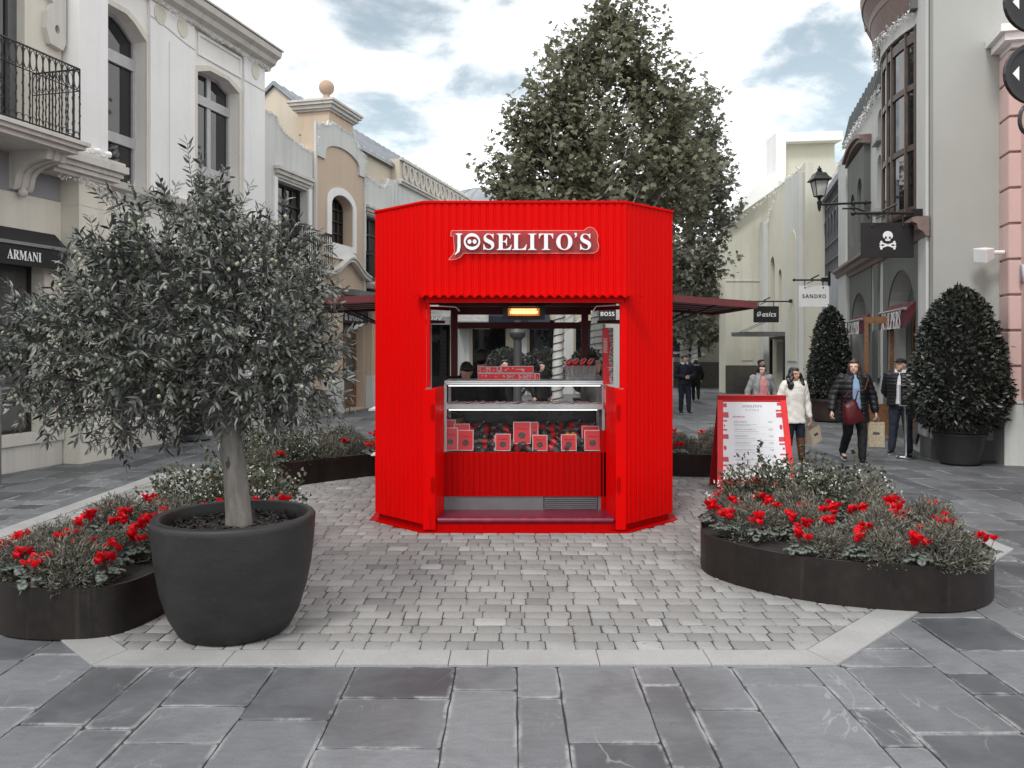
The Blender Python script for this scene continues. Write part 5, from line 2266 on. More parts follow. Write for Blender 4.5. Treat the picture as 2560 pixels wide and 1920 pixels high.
# -- prototypes, built far below nothing: each is placed as the first of its kind
def tuft_proto(seed):
    rng = np.random.default_rng(seed)
    n = 3200
    d = rnd_dirs(rng, n)
    d[:, 2] = np.abs(d[:, 2])
    r = rng.uniform(.5, 1.0, n) ** .5
    lump = 1 + .16 * np.sin(d[:, 0] * 6 + seed) * np.cos(d[:, 1] * 7) + rng.normal(size=n) * .05
    P = d * np.array([.215, .215, .25]) * (r * lump)[:, None]
    D = d * 1.0 + np.array([0, 0, .3]) + rng.normal(size=(n, 3)) * .7
    L = rng.uniform(.018, .042, n)
    me = leaf_mesh('santolina_foliage', P, D, rnd_dirs(rng, n), L, rng.uniform(.0045, .008, n), M_santo, BLADE, BLADE_F)
    m = MB()
    for i in range(14):
        a = 2 * PI * i / 14
        m.tube([(0, 0, -.02), (.09 * math.cos(a), .09 * math.sin(a), .07), (.17 * math.cos(a + .2), .17 * math.sin(a + .2), .16)], [.006, .004, .002], 4)
    return me, m


HEART = [(.0, 0)] + [(.16 * math.sin(t) * 1.0, 0) for t in ()]


def cyclamen_proto(seed):
    rng = random.Random(seed)
    lv = MB()
    edge = []
    for i in range(22):
        a = 2 * PI * i / 22 * 2.6 + rng.uniform(-.3, .3)
        rad = rng.uniform(.05, .145)
        z = .10 - rad * .45 + rng.uniform(-.01, .015)
        R_ = rng.uniform(.026, .044)
        out = Vector((math.cos(a), math.sin(a), 0))
        tilt = rng.uniform(-1.3, .1) * (rad / .14)
        side = Vector((-out.y, out.x, 0))
        ax = (out + Vector((0, 0, tilt))).normalized()
        up = side.cross(ax) * -1
        c = out * rad + Vector((0, 0, z))
        vs = [c + up * .004]
        ed = [0]
        for ring_, f in ((1, .55), (2, 1.0)):
            for q in range(14):
                t = 2 * PI * q / 14
                rr = R_ * f * (1 - .42 * max(0, math.cos(t - PI)) ** 6)
                wav = .006 * math.sin(t * 5 + i) * f
                vs.append(c + ax * math.cos(t) * rr * 1.08 + side * math.sin(t) * rr + up * (wav - .008 * (f > .9) + .001 * rng.random()))
                ed.append(f)
        fs = [(0, 1 + q, 1 + (q + 1) % 14) for q in range(14)] + [(1 + q, 15 + q, 15 + (q + 1) % 14, 1 + (q + 1) % 14) for q in range(14)]
        lv.add(vs, fs)
        edge += ed
    fl = MB()
    st = MB()
    nfl = rng.randint(5, 8)
    for i in range(nfl):
        a = rng.uniform(0, 2 * PI)
        rad = rng.uniform(.0, .08)
        top = Vector((rad * math.cos(a), rad * math.sin(a), rng.uniform(.12, .19)))
        st.tube([(top.x * .3, top.y * .3, .02), (top.x * .75, top.y * .75, top.z * .6), tuple(top)], .0024, 4)
        for k_ in range(5):
            b = 2 * PI * k_ / 5 + rng.uniform(-.25, .25)
            o_ = Vector((math.cos(b), math.sin(b), 0))
            s_ = Vector((-o_.y, o_.x, 0))
            H = rng.uniform(.038, .058)
            W = rng.uniform(.016, .024)
            lean = rng.uniform(.35, 1.1)
            vs = []
            for f, w in ((0, .35), (.3, .9), (.65, 1.0), (1.0, .45)):
                base = top + o_ * (.006 + lean * H * f * .8) + Vector((0, 0, H * f * (1 - .2 * lean * f)))
                tw = .6 * f
                sd_ = s_ * math.cos(tw) + o_ * math.sin(tw)
                vs += [base - sd_ * W * w, base + o_ * .004 * math.sin(f * 3), base + sd_ * W * w]
            fl.add(vs, [(r * 3 + c, r * 3 + c + 1, r * 3 + c + 4, r * 3 + c + 3) for r in range(3) for c in range(2)])
    return lv, edge, fl, st


def shrub_proto(seed, rx=.36, rz=.34, n=1500):
    rng = np.random.default_rng(seed)
    d = rnd_dirs(rng, n)
    d[:, 2] = np.abs(d[:, 2])
    r = rng.uniform(.5, 1.0, n) ** .7
    lump = 1 + .2 * np.sin(d[:, 0] * 5 + seed) * np.cos(d[:, 1] * 6) + rng.normal(size=n) * .06
    P = d * np.array([rx, rx, rz]) * (r * lump)[:, None]
    # a few long shoots stand out of the mass
    for q in range(9):
        i = rng.integers(0, n, 26)
        base = d[rng.integers(0, n)] * np.array([rx, rx, rz]) * .8
        dirv = base / np.linalg.norm(base) * .5 + np.array([0, 0, .7])
        t = rng.random(26)
        P[i] = base + dirv * t[:, None] * .17
    D = d + rng.normal(size=(n, 3)) * .7
    me = leaf_mesh('shrub_foliage', P, D, d * .6 + rnd_dirs(rng, n) + np.array([0, 0, .6]), rng.uniform(.022, .04, n), rng.uniform(.013, .022, n), M_abelia, OVAL, OVAL_F)
    nf = 90
    df = rnd_dirs(rng, nf)
    df[:, 2] = np.abs(df[:, 2]) * .8 + .1
    Pf = df * np.array([rx, rx, rz]) * rng.uniform(.92, 1.08, nf)[:, None]
    P5, D5 = [], []
    for q in range(5):
        a = 2 * PI * q / 5
        tang = np.cross(df, rnd_dirs(rng, 1))
        D5.append(tang + df * .5 + rng.normal(size=(nf, 3)) * .6)
        P5.append(Pf)
    P5, D5 = np.concatenate(P5), np.concatenate(D5)
    mf = leaf_mesh('shrub_flowers', P5, D5, rnd_dirs(rng, len(P5)) + np.array([0, 0, 1.5]), rng.uniform(.010, .016, len(P5)), rng.uniform(.006, .010, len(P5)), M_petalw, OVAL, OVAL_F)
    st = MB()
    for i in range(10):
        a = 2 * PI * i / 10
        st.tube([(0, 0, -.03), (.12 * math.cos(a), .12 * math.sin(a), .12), (.27 * rx / .36 * math.cos(a + .3), .27 * rx / .36 * math.sin(a + .3), .25 * rz / .34)], [.008, .005, .003], 4)
    return me, mf, st


PROTO = {'tuft': [], 'cyc': [], 'shrub': []}


def proto_objects():
    for i in range(3):
        r = thing('santolina', None, 'plant')
        me, m = tuft_proto(20 + i)
        link_mesh('foliage', me, r)
        obj('stems', m, M_twig, r)
        PROTO['tuft'].append([r, False])
    for i in range(4):
        r = thing('cyclamen', None, 'flower')
        lv, ed, fl, st = cyclamen_proto(40 + i)
        lo_ = obj('leaves', lv, M_cyc, r, recalc=False, smooth=True)
        a = lo_.data.attributes.new('edge', 'FLOAT', 'POINT')
        a.data.foreach_set('value', np.array(ed, dtype=np.float32))
        fo_ = obj('blossoms', fl, M_petal, r, recalc=False, smooth=True)
        obj('stems', st, M_stem, r)
        PROTO['cyc'].append([r, False])
    for i in range(3):
        r = thing('abelia_shrub', None, 'shrub')
        me, mf, st = shrub_proto(60 + i)
        link_mesh('foliage', me, r)
        link_mesh('blossoms', mf, r)
        obj('stems', st, M_twig, r)
        PROTO['shrub'].append([r, False])


proto_objects()


def place(kind, loc, rot, sc, label, group):
    e = PROTO[kind][rg.randrange(len(PROTO[kind]))]
    if not e[1]:
        e[1] = True
        r = e[0]
        r.location = loc
        r.rotation_euler = (0, 0, rot)
        r.scale = (sc,) * 3 if not hasattr(sc, '__len__') else sc
        r['label'] = label
        r['group'] = group
        return r
    return dup(e[0], loc, rot, sc, label, group)


def poisson(poly, n, dmin, rng, margin, taken=()):
    xs = [p[0] for p in poly]
    ys = [p[1] for p in poly]
    out = []
    for _ in range(6000):
        p = (rng.uniform(min(xs), max(xs)), rng.uniform(min(ys), max(ys)))
        if in_poly(p, poly) and dist_poly(p, poly) > margin and all(math.hypot(p[0] - q[0], p[1] - q[1]) > (dmin if i >= len(taken) else q[2]) for i, q in enumerate(list(taken) + out)):
            out.append(p)
            if len(out) >= n:
                break
    return out


RP = [(1.62, 6.95), (1.74, 6.5), (2.1, 6.1), (2.62, 5.85), (3.2, 5.80), (3.62, 6.1), (3.78, 6.6), (3.72, 7.4), (3.55, 8.3), (3.0, 8.75), (2.4, 8.5), (1.9, 7.8)]
LP = [(-2.55, 5.40), (-2.40, 6.05), (-2.12, 6.8), (-2.08, 7.6), (-2.33, 8.35), (-2.85, 8.75), (-3.35, 8.3), (-3.6, 7.4), (-3.75, 6.5), (-3.72, 5.75), (-3.35, 5.33), (-2.85, 5.24)]
BLP = [(-3.9, 11.2), (-3.4, 10.85), (-3.0, 11.0), (-2.5, 11.5), (-1.95, 11.95), (-1.4, 12.15), (-1.1, 12.7), (-1.7, 13.3), (-2.8, 13.4), (-3.8, 12.8), (-4.2, 11.9)]
BRP = [(1.5, 12.4), (2.1, 11.95), (2.9, 11.8), (3.6, 12.0), (3.9, 12.6), (3.4, 13.2), (2.2, 13.4), (1.5, 13.1)]
BEDS = [(RP, 'curved dark steel planter of red flowers at the right front', 'right front planter', [(2.85, 8.25), (3.3, 7.95), (2.45, 7.95), (2.9, 7.75)], 1.38, 15, 30, 3),
        (LP, 'curved dark steel planter of red flowers behind the olive pot', 'planter beside the olive pot', [(-2.75, 8.3), (-3.1, 7.85), (-2.45, 7.75), (-2.75, 7.55)], 1.25, 15, 28, 5),
        (BLP, 'curved dark steel planter left of the kiosk, farther back', 'back planter left of the kiosk', [(-3.6, 11.5), (-3.2, 11.45), (-3.75, 12.1), (-3.0, 12.0), (-2.75, 12.6), (-3.4, 12.6)], 1.15, 9, 8, 7),
        (BRP, 'curved dark steel planter right of the kiosk behind the menu board', 'back planter right of the kiosk', [], 1.0, 10, 6, 9)]
for outline, lab, short, shrubs, ssc, nt_, nc, seed in BEDS:
    pl, poly, c = planter(outline, lab)
    rng = random.Random(seed)
    taken = []
    for x, y in shrubs:
        s = ssc * rng.uniform(.9, 1.15)
        place('shrub', (x, y, .30), rng.uniform(0, 6), s, 'small-leaved shrub with tiny white flowers in the ' + short, 'white-flowered shrubs in the ' + short)
        taken.append((x, y, .40))
    # cyclamen: a rim of them, then some among the tufts
    fl = []
    rim = poisson(poly, 60, .3, rng, .045, taken)
    rim = [p for p in rim if dist_poly(p, poly) < .13][:7]
    inner = poisson(poly, nc - len(rim), .26, rng, .16, taken + [(p[0], p[1], .30) for p in rim])
    fl = rim + inner
    for p in fl:
        r_ = p in rim
        place('cyc', (p[0], p[1], .325 if r_ else .35), rng.uniform(0, 6), rng.uniform(.82, 1.05), 'red cyclamen with mottled grey-green leaves in the ' + short, 'red cyclamen in the ' + short)
    tf = poisson(poly, nt_, .43, rng, .21, taken + [(p[0], p[1], .19) for p in fl])
    for p in tf:
        s = rng.uniform(1.05, 1.4)
        place('tuft', (p[0], p[1], .29), rng.uniform(0, 6), (s, s, s * rng.uniform(.8, 1.05)), 'bushy grey-green tuft of fine leaves in the ' + short, 'grey-green tufts in the ' + short)


# ------------------------------------------------------------------ olive tree in its pot
PX, PY = -1.86, 5.45
pot = thing('plant_pot', 'large dark clay pot holding the olive tree', 'plant pot', (PX, PY, 0))
m = MB()
prof = [(.33, .012), (.36, .03), (.42, .14), (.47, .30), (.50, .46), (.518, .62), (.525, .735), (.527, .765), (.515, .782), (.48, .785), (.462, .772), (.455, .72), (.44, .62)]
m.lathe(prof, 64, (PX, PY, 0))
obj('pot_body', m, M_pot, pot, smooth=50)
m = MB()
m.lathe([(.448, .675), (.2, .70), (.02, .70)], 48, (PX, PY, 0))
obj('soil', m, M_soil, pot)
rng = np.random.default_rng(5)
n = 1500
a = rng.uniform(0, 2 * PI, n)
r = .45 * np.sqrt(rng.random(n))
P = np.stack([PX + r * np.cos(a), PY + r * np.sin(a), .70 + rng.uniform(0, .03, n) - r * .03], 1)
D = rnd_dirs(rng, n)
D[:, 2] *= .3
me = leaf_mesh('bark_mulch', P - np.array([PX, PY, 0]), D, rnd_dirs(rng, n) * .5 + np.array([0, 0, 1.]), rng.uniform(.02, .05, n), rng.uniform(.01, .022, n), M_chip, OVAL, OVAL_F)
o = link_mesh('bark_mulch', me, pot)
o['kind'] = 'stuff'


def branch(mb, p, q, r0, r1, rng, n=5, wob=.06, sides=7):
    p, q = Vector(p), Vector(q)
    L = (q - p).length
    pts, rad = [], []
    for i in range(n + 1):
        t = i / n
        w = math.sin(t * PI) * wob * L
        pts.append(p.lerp(q, t) + Vector((rng.uniform(-w, w), rng.uniform(-w, w), rng.uniform(-w, w) * .6)))
        rad.append(r0 + (r1 - r0) * t)
    mb.tube(pts, rad, sides)
    return pts


olive = thing('olive_tree', 'olive tree with dense grey-green crown growing in the dark pot', 'tree', (PX, PY, .70))
rr = random.Random(3)
m = MB()
tp = [(-1.83, 5.45, .66), (-1.835, 5.45, .78), (-1.85, 5.45, .95), (-1.865, 5.45, 1.12), (-1.89, 5.45, 1.26), (-1.93, 5.45, 1.40), (-1.97, 5.46, 1.58)]
m.tube(tp, [.098, .086, .080, .078, .080, .086, .07], 18)
oo = .003107
def oc(dx, dy):
    return ((dx - 1106) * oo, 1.9 - (dy - 750) * oo)
LOBES = [(385, 535, 165, 105, .50), (155, 750, 150, 95, .55), (330, 700, 230, 170, .75), (560, 690, 150, 190, .65), (290, 850, 155, 75, .50), (600, 570, 70, 85, .42),
         (80, 800, 80, 90, .40), (640, 790, 70, 110, .4), (470, 810, 170, 70, .55), (560, 840, 130, 55, .5), (265, 615, 90, 75, .45), (420, 465, 60, 62, .3), (655, 820, 65, 75, .4)]
limbs = []
fork = Vector((-1.93, 5.45, 1.38))
for dx, dy, rx, rz, ry in LOBES:
    cx_, cz_ = oc(dx, dy)
    for q in range(2):
        tgt = Vector((cx_ + rr.uniform(-.5, .5) * rx * oo, PY + rr.uniform(-.6, .6) * ry, cz_ + rr.uniform(-.3, .3) * rz * oo))
        limbs.append(branch(m, fork + Vector((rr.uniform(-.04, .04), rr.uniform(-.04, .04), rr.uniform(-.1, .15))), tgt, .034 if q == 0 else .022, .007, rr, 6, .09))
obj('trunk', m, M_olivebark, olive, smooth=50)
rng = np.random.default_rng(17)
w = np.array([l[2] * l[3] * (.5 + l[4]) for l in LOBES])
NT_ = 1280
idx = rng.choice(len(LOBES), NT_, p=w / w.sum())
tw = MB()
LPp, LDd, LNn, LLl, LWw = [], [], [], [], []
FR = MB()
for k_ in range(NT_):
    dx, dy, rx, rz, ry = LOBES[idx[k_]]
    cx_, cz_ = oc(dx, dy)
    d = rnd_dirs(rng, 1)[0]
    rad = rng.uniform(.35, 1.0) ** .45
    base = np.array([cx_, PY, cz_]) + d * np.array([rx * oo, ry, rz * oo]) * rad * .88
    if base[2] < 1.30:
        base[2] = 1.30 + rng.uniform(0, .1)
    droop = -.25 if base[2] < 1.75 else .35
    dirv = d * np.array([1, 1, .8]) + np.array([0, 0, droop]) + rng.normal(size=3) * .45
    dirv /= np.linalg.norm(dirv)
    L = rng.uniform(.13, .30)
    p1 = base + dirv * L * .5
    tip = base + dirv * L + np.array([0, 0, -.02 if droop < 0 else .03])
    tw.tube([tuple(base), tuple(p1), tuple(tip)], [.0034, .0026, .0014], 4, cap=False)
    nl = int(L / .026)
    t = (np.arange(nl) + .5) / nl
    side = np.cross(dirv, rnd_dirs(rng, 1)[0])
    side /= np.linalg.norm(side)
    side2 = np.cross(dirv, side)
    for j in range(nl):
        pp = base * (1 - t[j]) + tip * t[j]
        ang = j * 1.57 + rng.normal() * .3
        s_ = side * math.cos(ang) + side2 * math.sin(ang)
        for sgn in (-1, 1):
            LPp.append(pp)
            LDd.append(s_ * sgn * .9 + dirv * rng.uniform(.5, 1.0) + rng.normal(size=3) * .18)
            LNn.append(dirv * -.4 + np.array([0, 0, 1.0]) + rng.normal(size=3) * .5)
            LLl.append(rng.uniform(.048, .088))
            LWw.append(rng.uniform(.014, .023))
    LPp.append(tip)
    LDd.append(dirv + rng.normal(size=3) * .2)
    LNn.append(np.array([0, -.3, 1.0]))
    LLl.append(.06)
    LWw.append(.012)
    if rng.random() < .7 and base[2] > 1.5:
        for q in range(rng.integers(1, 4)):
            f = base + (tip - base) * rng.uniform(.1, .8) + rng.normal(size=3) * .018 + np.array([0, 0, -.018])
            FR.ball(tuple(f), (.0115, .0115, .0135), 8, 6)
n = len(LPp)
b0 = np.array([PX, PY, .70])
me = leaf_mesh('crown', np.array(LPp) - b0, np.array(LDd), np.array(LNn), np.array(LLl), np.array(LWw), M_olive, LANCE, LANCE_F)
cr = link_mesh('crown', me, olive)
t_ = obj('twigs', tw, M_twig, olive)
fr = obj('olives', FR, M_olivefruit, olive, smooth=True)
fr['kind'] = 'stuff'

# ------------------------------------------------------------------ plane trees behind the kiosk
def plane_tree(label, Y, trunk, lobes, nclu, lsz, mat, seed, fill=1.0, wrap=True):
    K = Y / 1754
    rng = np.random.default_rng(seed)
    rr = random.Random(seed)
    bx = trunk[0][0]
    root = thing('plane_tree', label, 'tree', (trunk[0][0], trunk[0][1], 0))
    m = MB()
    m.tube([p[:3] for p in trunk], [p[3] for p in trunk], 14)
    tp_ = [Vector(p[:3]) for p in trunk]
    def on_trunk(z):
        for a, b in zip(tp_[:-1], tp_[1:]):
            if a.z <= z <= b.z:
                return a.lerp(b, (z - a.z) / max(b.z - a.z, 1e-6))
        return tp_[-1]
    P, D, N_ = [], [], []
    w = np.array([l[2] * l[3] for l in lobes], float)
    idx = rng.choice(len(lobes), nclu, p=w / w.sum())
    for k_ in range(nclu):
        dx, dy, rx, rz, ry = lobes[idx[k_]]
        d = rnd_dirs(rng, 1)[0]
        rad = rng.uniform(.12, 1.0) ** .5
        c = np.array([(dx - 1106) * K, Y, 1.9 - (dy - 750) * K]) + d * np.array([rx * K, ry, rz * K]) * rad * .95
        q = on_trunk(max(2.2, c[2] - .9 - .55 * math.hypot(c[0] - bx, c[1] - Y)))
        if k_ % 8 == 0:
            branch(m, q, tuple(c), .04, .008, rr, 5, .12, 5)
        up = np.array([d[0] * .5, d[1] * .5, .75])
        nl = rng.integers(20, 36)
        tt = rng.random(nl)
        pos = c + up * (tt[:, None] - .4) * rng.uniform(.7, 1.5) + rng.normal(size=(nl, 3)) * .125
        P.append(pos)
        D.append(rng.normal(size=(nl, 3)) * .8 + np.array([d[0] * .5, d[1] * .5 - .2, -.15]))
        N_.append(rng.normal(size=(nl, 3)) * .55 + np.array([0, -.5, .85]))
    P, D, N_ = np.concatenate(P), np.concatenate(D), np.concatenate(N_)
    n = len(P)
    obj('trunk', m, M_planebark, root, smooth=50)
    L = rng.uniform(.6, 1.15, n) * lsz
    me = leaf_mesh('crown', P - np.array(ORIG[root]), D, N_, L, L * rng.uniform(.75, 1.0, n), mat, STAR, STAR_F)
    link_mesh('crown', me, root)
    if wrap:
        g = MB()
        pts = []
        for i in range(260):
            z = .5 + 3.4 * i / 260
            c = on_trunk(z)
            a = i * .42
            r_ = np.interp(z, [p[2] for p in trunk], [p[3] for p in trunk]) + .012
            pts.append((c.x + r_ * math.cos(a), c.y + r_ * math.sin(a), z))
        g.tube(pts, .011, 4)
        obj('light_string', g, M_black, root)
    return root


PLY = 20.0
Kp = PLY / 1754
plane_tree('tall broad plane tree with wrapped pale trunk rising behind the kiosk', PLY,
           [((1203 - 1106) * Kp, PLY, -.02, .17), ((1203 - 1106) * Kp, PLY, 1.0, .14), ((1210 - 1106) * Kp, PLY, 3.0, .125), ((1228 - 1106) * Kp, PLY, 5.5, .10), ((1240 - 1106) * Kp, PLY, 7.5, .075), ((1275 - 1106) * Kp, PLY, 9.8, .03)],
           [(1325, 50, 40, 60, .55), (1285, 120, 85, 85, .8), (1365, 110, 55, 85, .7), (1235, 140, 45, 60, .5), (1270, 240, 125, 100, 1.2), (1420, 240, 70, 100, .9), (1395, 170, 50, 90, .6), (1225, 210, 60, 80, .7), (1165, 290, 60, 80, .8), (1290, 60, 30, 50, .4), (1210, 320, 110, 110, 1.3), (1350, 330, 150, 120, 1.7),
            (1120, 400, 75, 70, 1.0), (1075, 375, 45, 35, .6), (1200, 430, 140, 80, 1.6), (1350, 430, 160, 90, 1.9), (1470, 300, 60, 100, .9), (1450, 420, 90, 110, 1.3), (1140, 300, 50, 70, .7), (1085, 430, 50, 30, .6)],
           640, .165, M_plane, 31)
PLB = 27.0
Kb = PLB / 1754
plane_tree('second plane tree with wrapped trunk, right of the kiosk and farther back', PLB,
           [((1478 - 1106) * Kb, PLB, -.02, .16), ((1478 - 1106) * Kb, PLB, 2.5, .13), ((1482 - 1106) * Kb, PLB, 4.5, .10), ((1490 - 1106) * Kb, PLB, 8.0, .05)],
           [(1500, 280, 50, 100, .9), (1530, 340, 35, 90, .8), (1510, 430, 60, 110, 1.3), (1555, 470, 35, 35, .8), (1490, 560, 60, 70, 1.5), (1550, 560, 36, 40, .9), (1480, 690, 60, 50, 1.4), (1440, 620, 50, 70, 1.2), (1525, 620, 40, 45, .9)],
           240, .19, M_plane2, 32)
PLC = 36.0
Kc = PLC / 1754
plane_tree('third plane tree with wrapped trunk, smallest and farthest right of the kiosk', PLC,
           [((1500 - 1106) * Kc, PLC, -.02, .17), ((1500 - 1106) * Kc, PLC, 2.5, .14), ((1502 - 1106) * Kc, PLC, 5.5, .08)],
           [(1500, 640, 50, 60, 1.5), (1470, 700, 40, 40, 1.2), (1520, 720, 30, 30, 1.0), (1450, 660, 40, 50, 1.2)],
           120, .26, M_plane2, 33)
PLD = 24.0
Kd = PLD / 1754
plane_tree('plane tree whose wrapped trunk shows through the right of the kiosk hatch', PLD,
           [((1290 - 1106) * Kd, PLD, -.02, .26), ((1292 - 1106) * Kd, PLD, 2.5, .22), ((1300 - 1106) * Kd, PLD, 5.5, .12)],
           [(1300, 500, 120, 60, 1.5), (1340, 440, 110, 60, 1.4)], 130, .21, M_plane2, 34)


# ------------------------------------------------------------------ clipped evergreens in pots
def topiary(name, label, base, pot_prof, pot_mat, shape, n, leaf, seed, mat=M_bay, pot_label=None):
    """shape: list of (radius, z) giving the outline of the clipped crown"""
    p_ = thing('plant_pot', pot_label, 'plant pot', base)
    m = MB()
    m.lathe([(r, z + .012) for r, z in pot_prof], 40, base)
    obj('pot_body', m, pot_mat, p_, smooth=40)
    m = MB()
    top = pot_prof[-1]
    m.lathe([(top[0] * .97, top[1] - .02), (.01, top[1] - .015)], 32, base)
    obj('soil', m, M_soil, p_)
    t = thing(name, label, 'shrub', (base[0], base[1], top[1] - .02))
    m = MB()
    m.tube([(base[0], base[1], top[1] - .03), (base[0], base[1], shape[len(shape) // 2][1])], [.05, .03], 10)
    obj('trunk', m, M_twig, t)
    rng = np.random.default_rng(seed)
    zs = np.array([s[1] for s in shape])
    rs = np.array([s[0] for s in shape])
    # sample height by surface
    zz_ = np.linspace(zs[0], zs[-1], 200)
    rz = np.interp(zz_, zs, rs)
    pz = rz + .08
    z = rng.choice(zz_, n, p=pz / pz.sum()) + rng.normal(size=n) * .02
    a = rng.uniform(0, 2 * PI, n)
    rad = np.interp(z, zs, rs) * (1 - np.abs(rng.normal(size=n)) * .10 + .04 * np.sin(a * 5 + z * 9) + .03 * np.sin(a * 11 - z * 17))
    stray = rng.random(n) < .05
    rad = rad * np.where(stray, rng.uniform(1.04, 1.14, n), 1.0) + np.where(stray, .01, 0)
    P = np.stack([base[0] + rad * np.cos(a), base[1] + rad * np.sin(a), z], 1)
    slope = np.gradient(rz, zz_)
    nz_ = -np.interp(z, zz_, slope)
    O = np.stack([np.cos(a), np.sin(a), nz_], 1)
    D = O * .7 + rng.normal(size=(n, 3)) * .6 + np.array([0, 0, .15])
    me = leaf_mesh('crown', P - np.array(ORIG[t]), D, O * .5 + rnd_dirs(rng, n) * .7 + np.array([0, 0, .7]), rng.uniform(.7, 1.2, n) * leaf, rng.uniform(.35, .5, n) * leaf, mat, OVAL, OVAL_F)
    link_mesh('crown', me, t)
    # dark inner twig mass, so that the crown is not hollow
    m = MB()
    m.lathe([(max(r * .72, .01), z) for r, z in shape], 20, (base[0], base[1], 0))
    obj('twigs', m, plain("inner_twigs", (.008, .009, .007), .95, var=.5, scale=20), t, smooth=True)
    return t


RPOT = [(.27, 0), (.30, .02), (.37, .30), (.395, .46), (.41, .47), (.41, .50), (.395, .51), (.41, .53), (.41, .56), (.42, .60), (.42, .66), (.39, .66), (.38, .62)]
topiary('bay_topiary', 'big bullet-shaped clipped bay at the right edge beside the pink house', (7.27, 13.2, 0), RPOT, plain("charcoal_pot", (.022, .022, .023), .45, var=.2),
        [(.45, .58), (.66, .78), (.73, 1.1), (.70, 1.5), (.60, 1.95), (.50, 2.3), (.36, 2.6), (.18, 2.78), (.02, 2.86)], 8500, .085, 51, pot_label='charcoal ribbed pot under the big clipped bay at the right edge')
topiary('bay_topiary', 'cone-shaped clipped bay behind the two walking women', (8.15, 20.8, 0), [(.38, 0), (.42, .03), (.48, .30), (.5, .50), (.52, .52), (.52, .58), (.46, .58)], plain("brown_pot", (.035, .022, .018), .5, var=.2),
        [(.42, .55), (.56, .85), (.53, 1.3), (.45, 1.8), (.36, 2.3), (.26, 2.65), (.12, 2.85), (.02, 2.92)], 6500, .085, 52, pot_label='brown pot under the cone-shaped bay')
for x, y, s, lab, seed in ((-.12, 19.0, 1, 'round clipped bush left of the lamp post behind the kiosk', 53), (.80, 20.5, 1.05, 'tall rounded clipped bush right of the lamp post behind the kiosk', 54), (2.0, 21.5, .9, 'round clipped bush behind the vendor with the apron', 55)):
    topiary('round_topiary', lab, (x, y, 0), [(.3, 0), (.34, .3), (.4, .55), (.36, .55)], MATS["charcoal_pot"],
            [(.05, .62), (.42 * s, .85), (.58 * s, 1.2), (.55 * s, 1.5), (.35 * s, 1.78), (.02, 1.88)], 2600, .07, seed, pot_label='charcoal pot under the ' + lab)
topiary('round_topiary', 'clipped bush mostly hidden behind the olive crown by the ivory wall', (-6.55, 16.6, 0), [(.36, 0), (.38, .02), (.30, .06), (.26, .12), (.34, .3), (.42, .62), (.46, .7), (.42, .7)], MATS["charcoal_pot"],
        [(.1, .75), (.45, 1.0), (.5, 1.4), (.3, 1.8), (.02, 1.9)], 1800, .07, 57, pot_label='dark footed urn by the ivory wall behind the olive tree')

# ------------------------------------------------------------------ people
SKINS = {}


def skin_mat(col):
    k = NT("skin")
    n = k.noise(30, 4, .6)
    k.base(k.mix(k.rng(n, .3, .7, 0, .25), col, (col[0] * .8, col[1] * .65, col[2] * .6)))
    k.rough(.5)
    k.p(Specular_IOR_Level=.35, Subsurface_Weight=.08)
    return k.m


def cloth(name, col, rough=.8, var=.25, scale=8, bump=.3):
    if name in MATS:
        return MATS[name]
    k = NT(name)
    n = k.noise(scale, 5, .65, dist=.8)
    k.base(k.mix(k.rng(n, .3, .7), tuple(c * (1 - var) for c in col), tuple(c * (1 + var) for c in col)))
    k.rough(rough)
    k.p(Specular_IOR_Level=.3)
    w = k.noise(11, 4, .6, dist=1.4)
    k.bump(w, bump, .03)
    MATS[name] = k.m
    return k.m


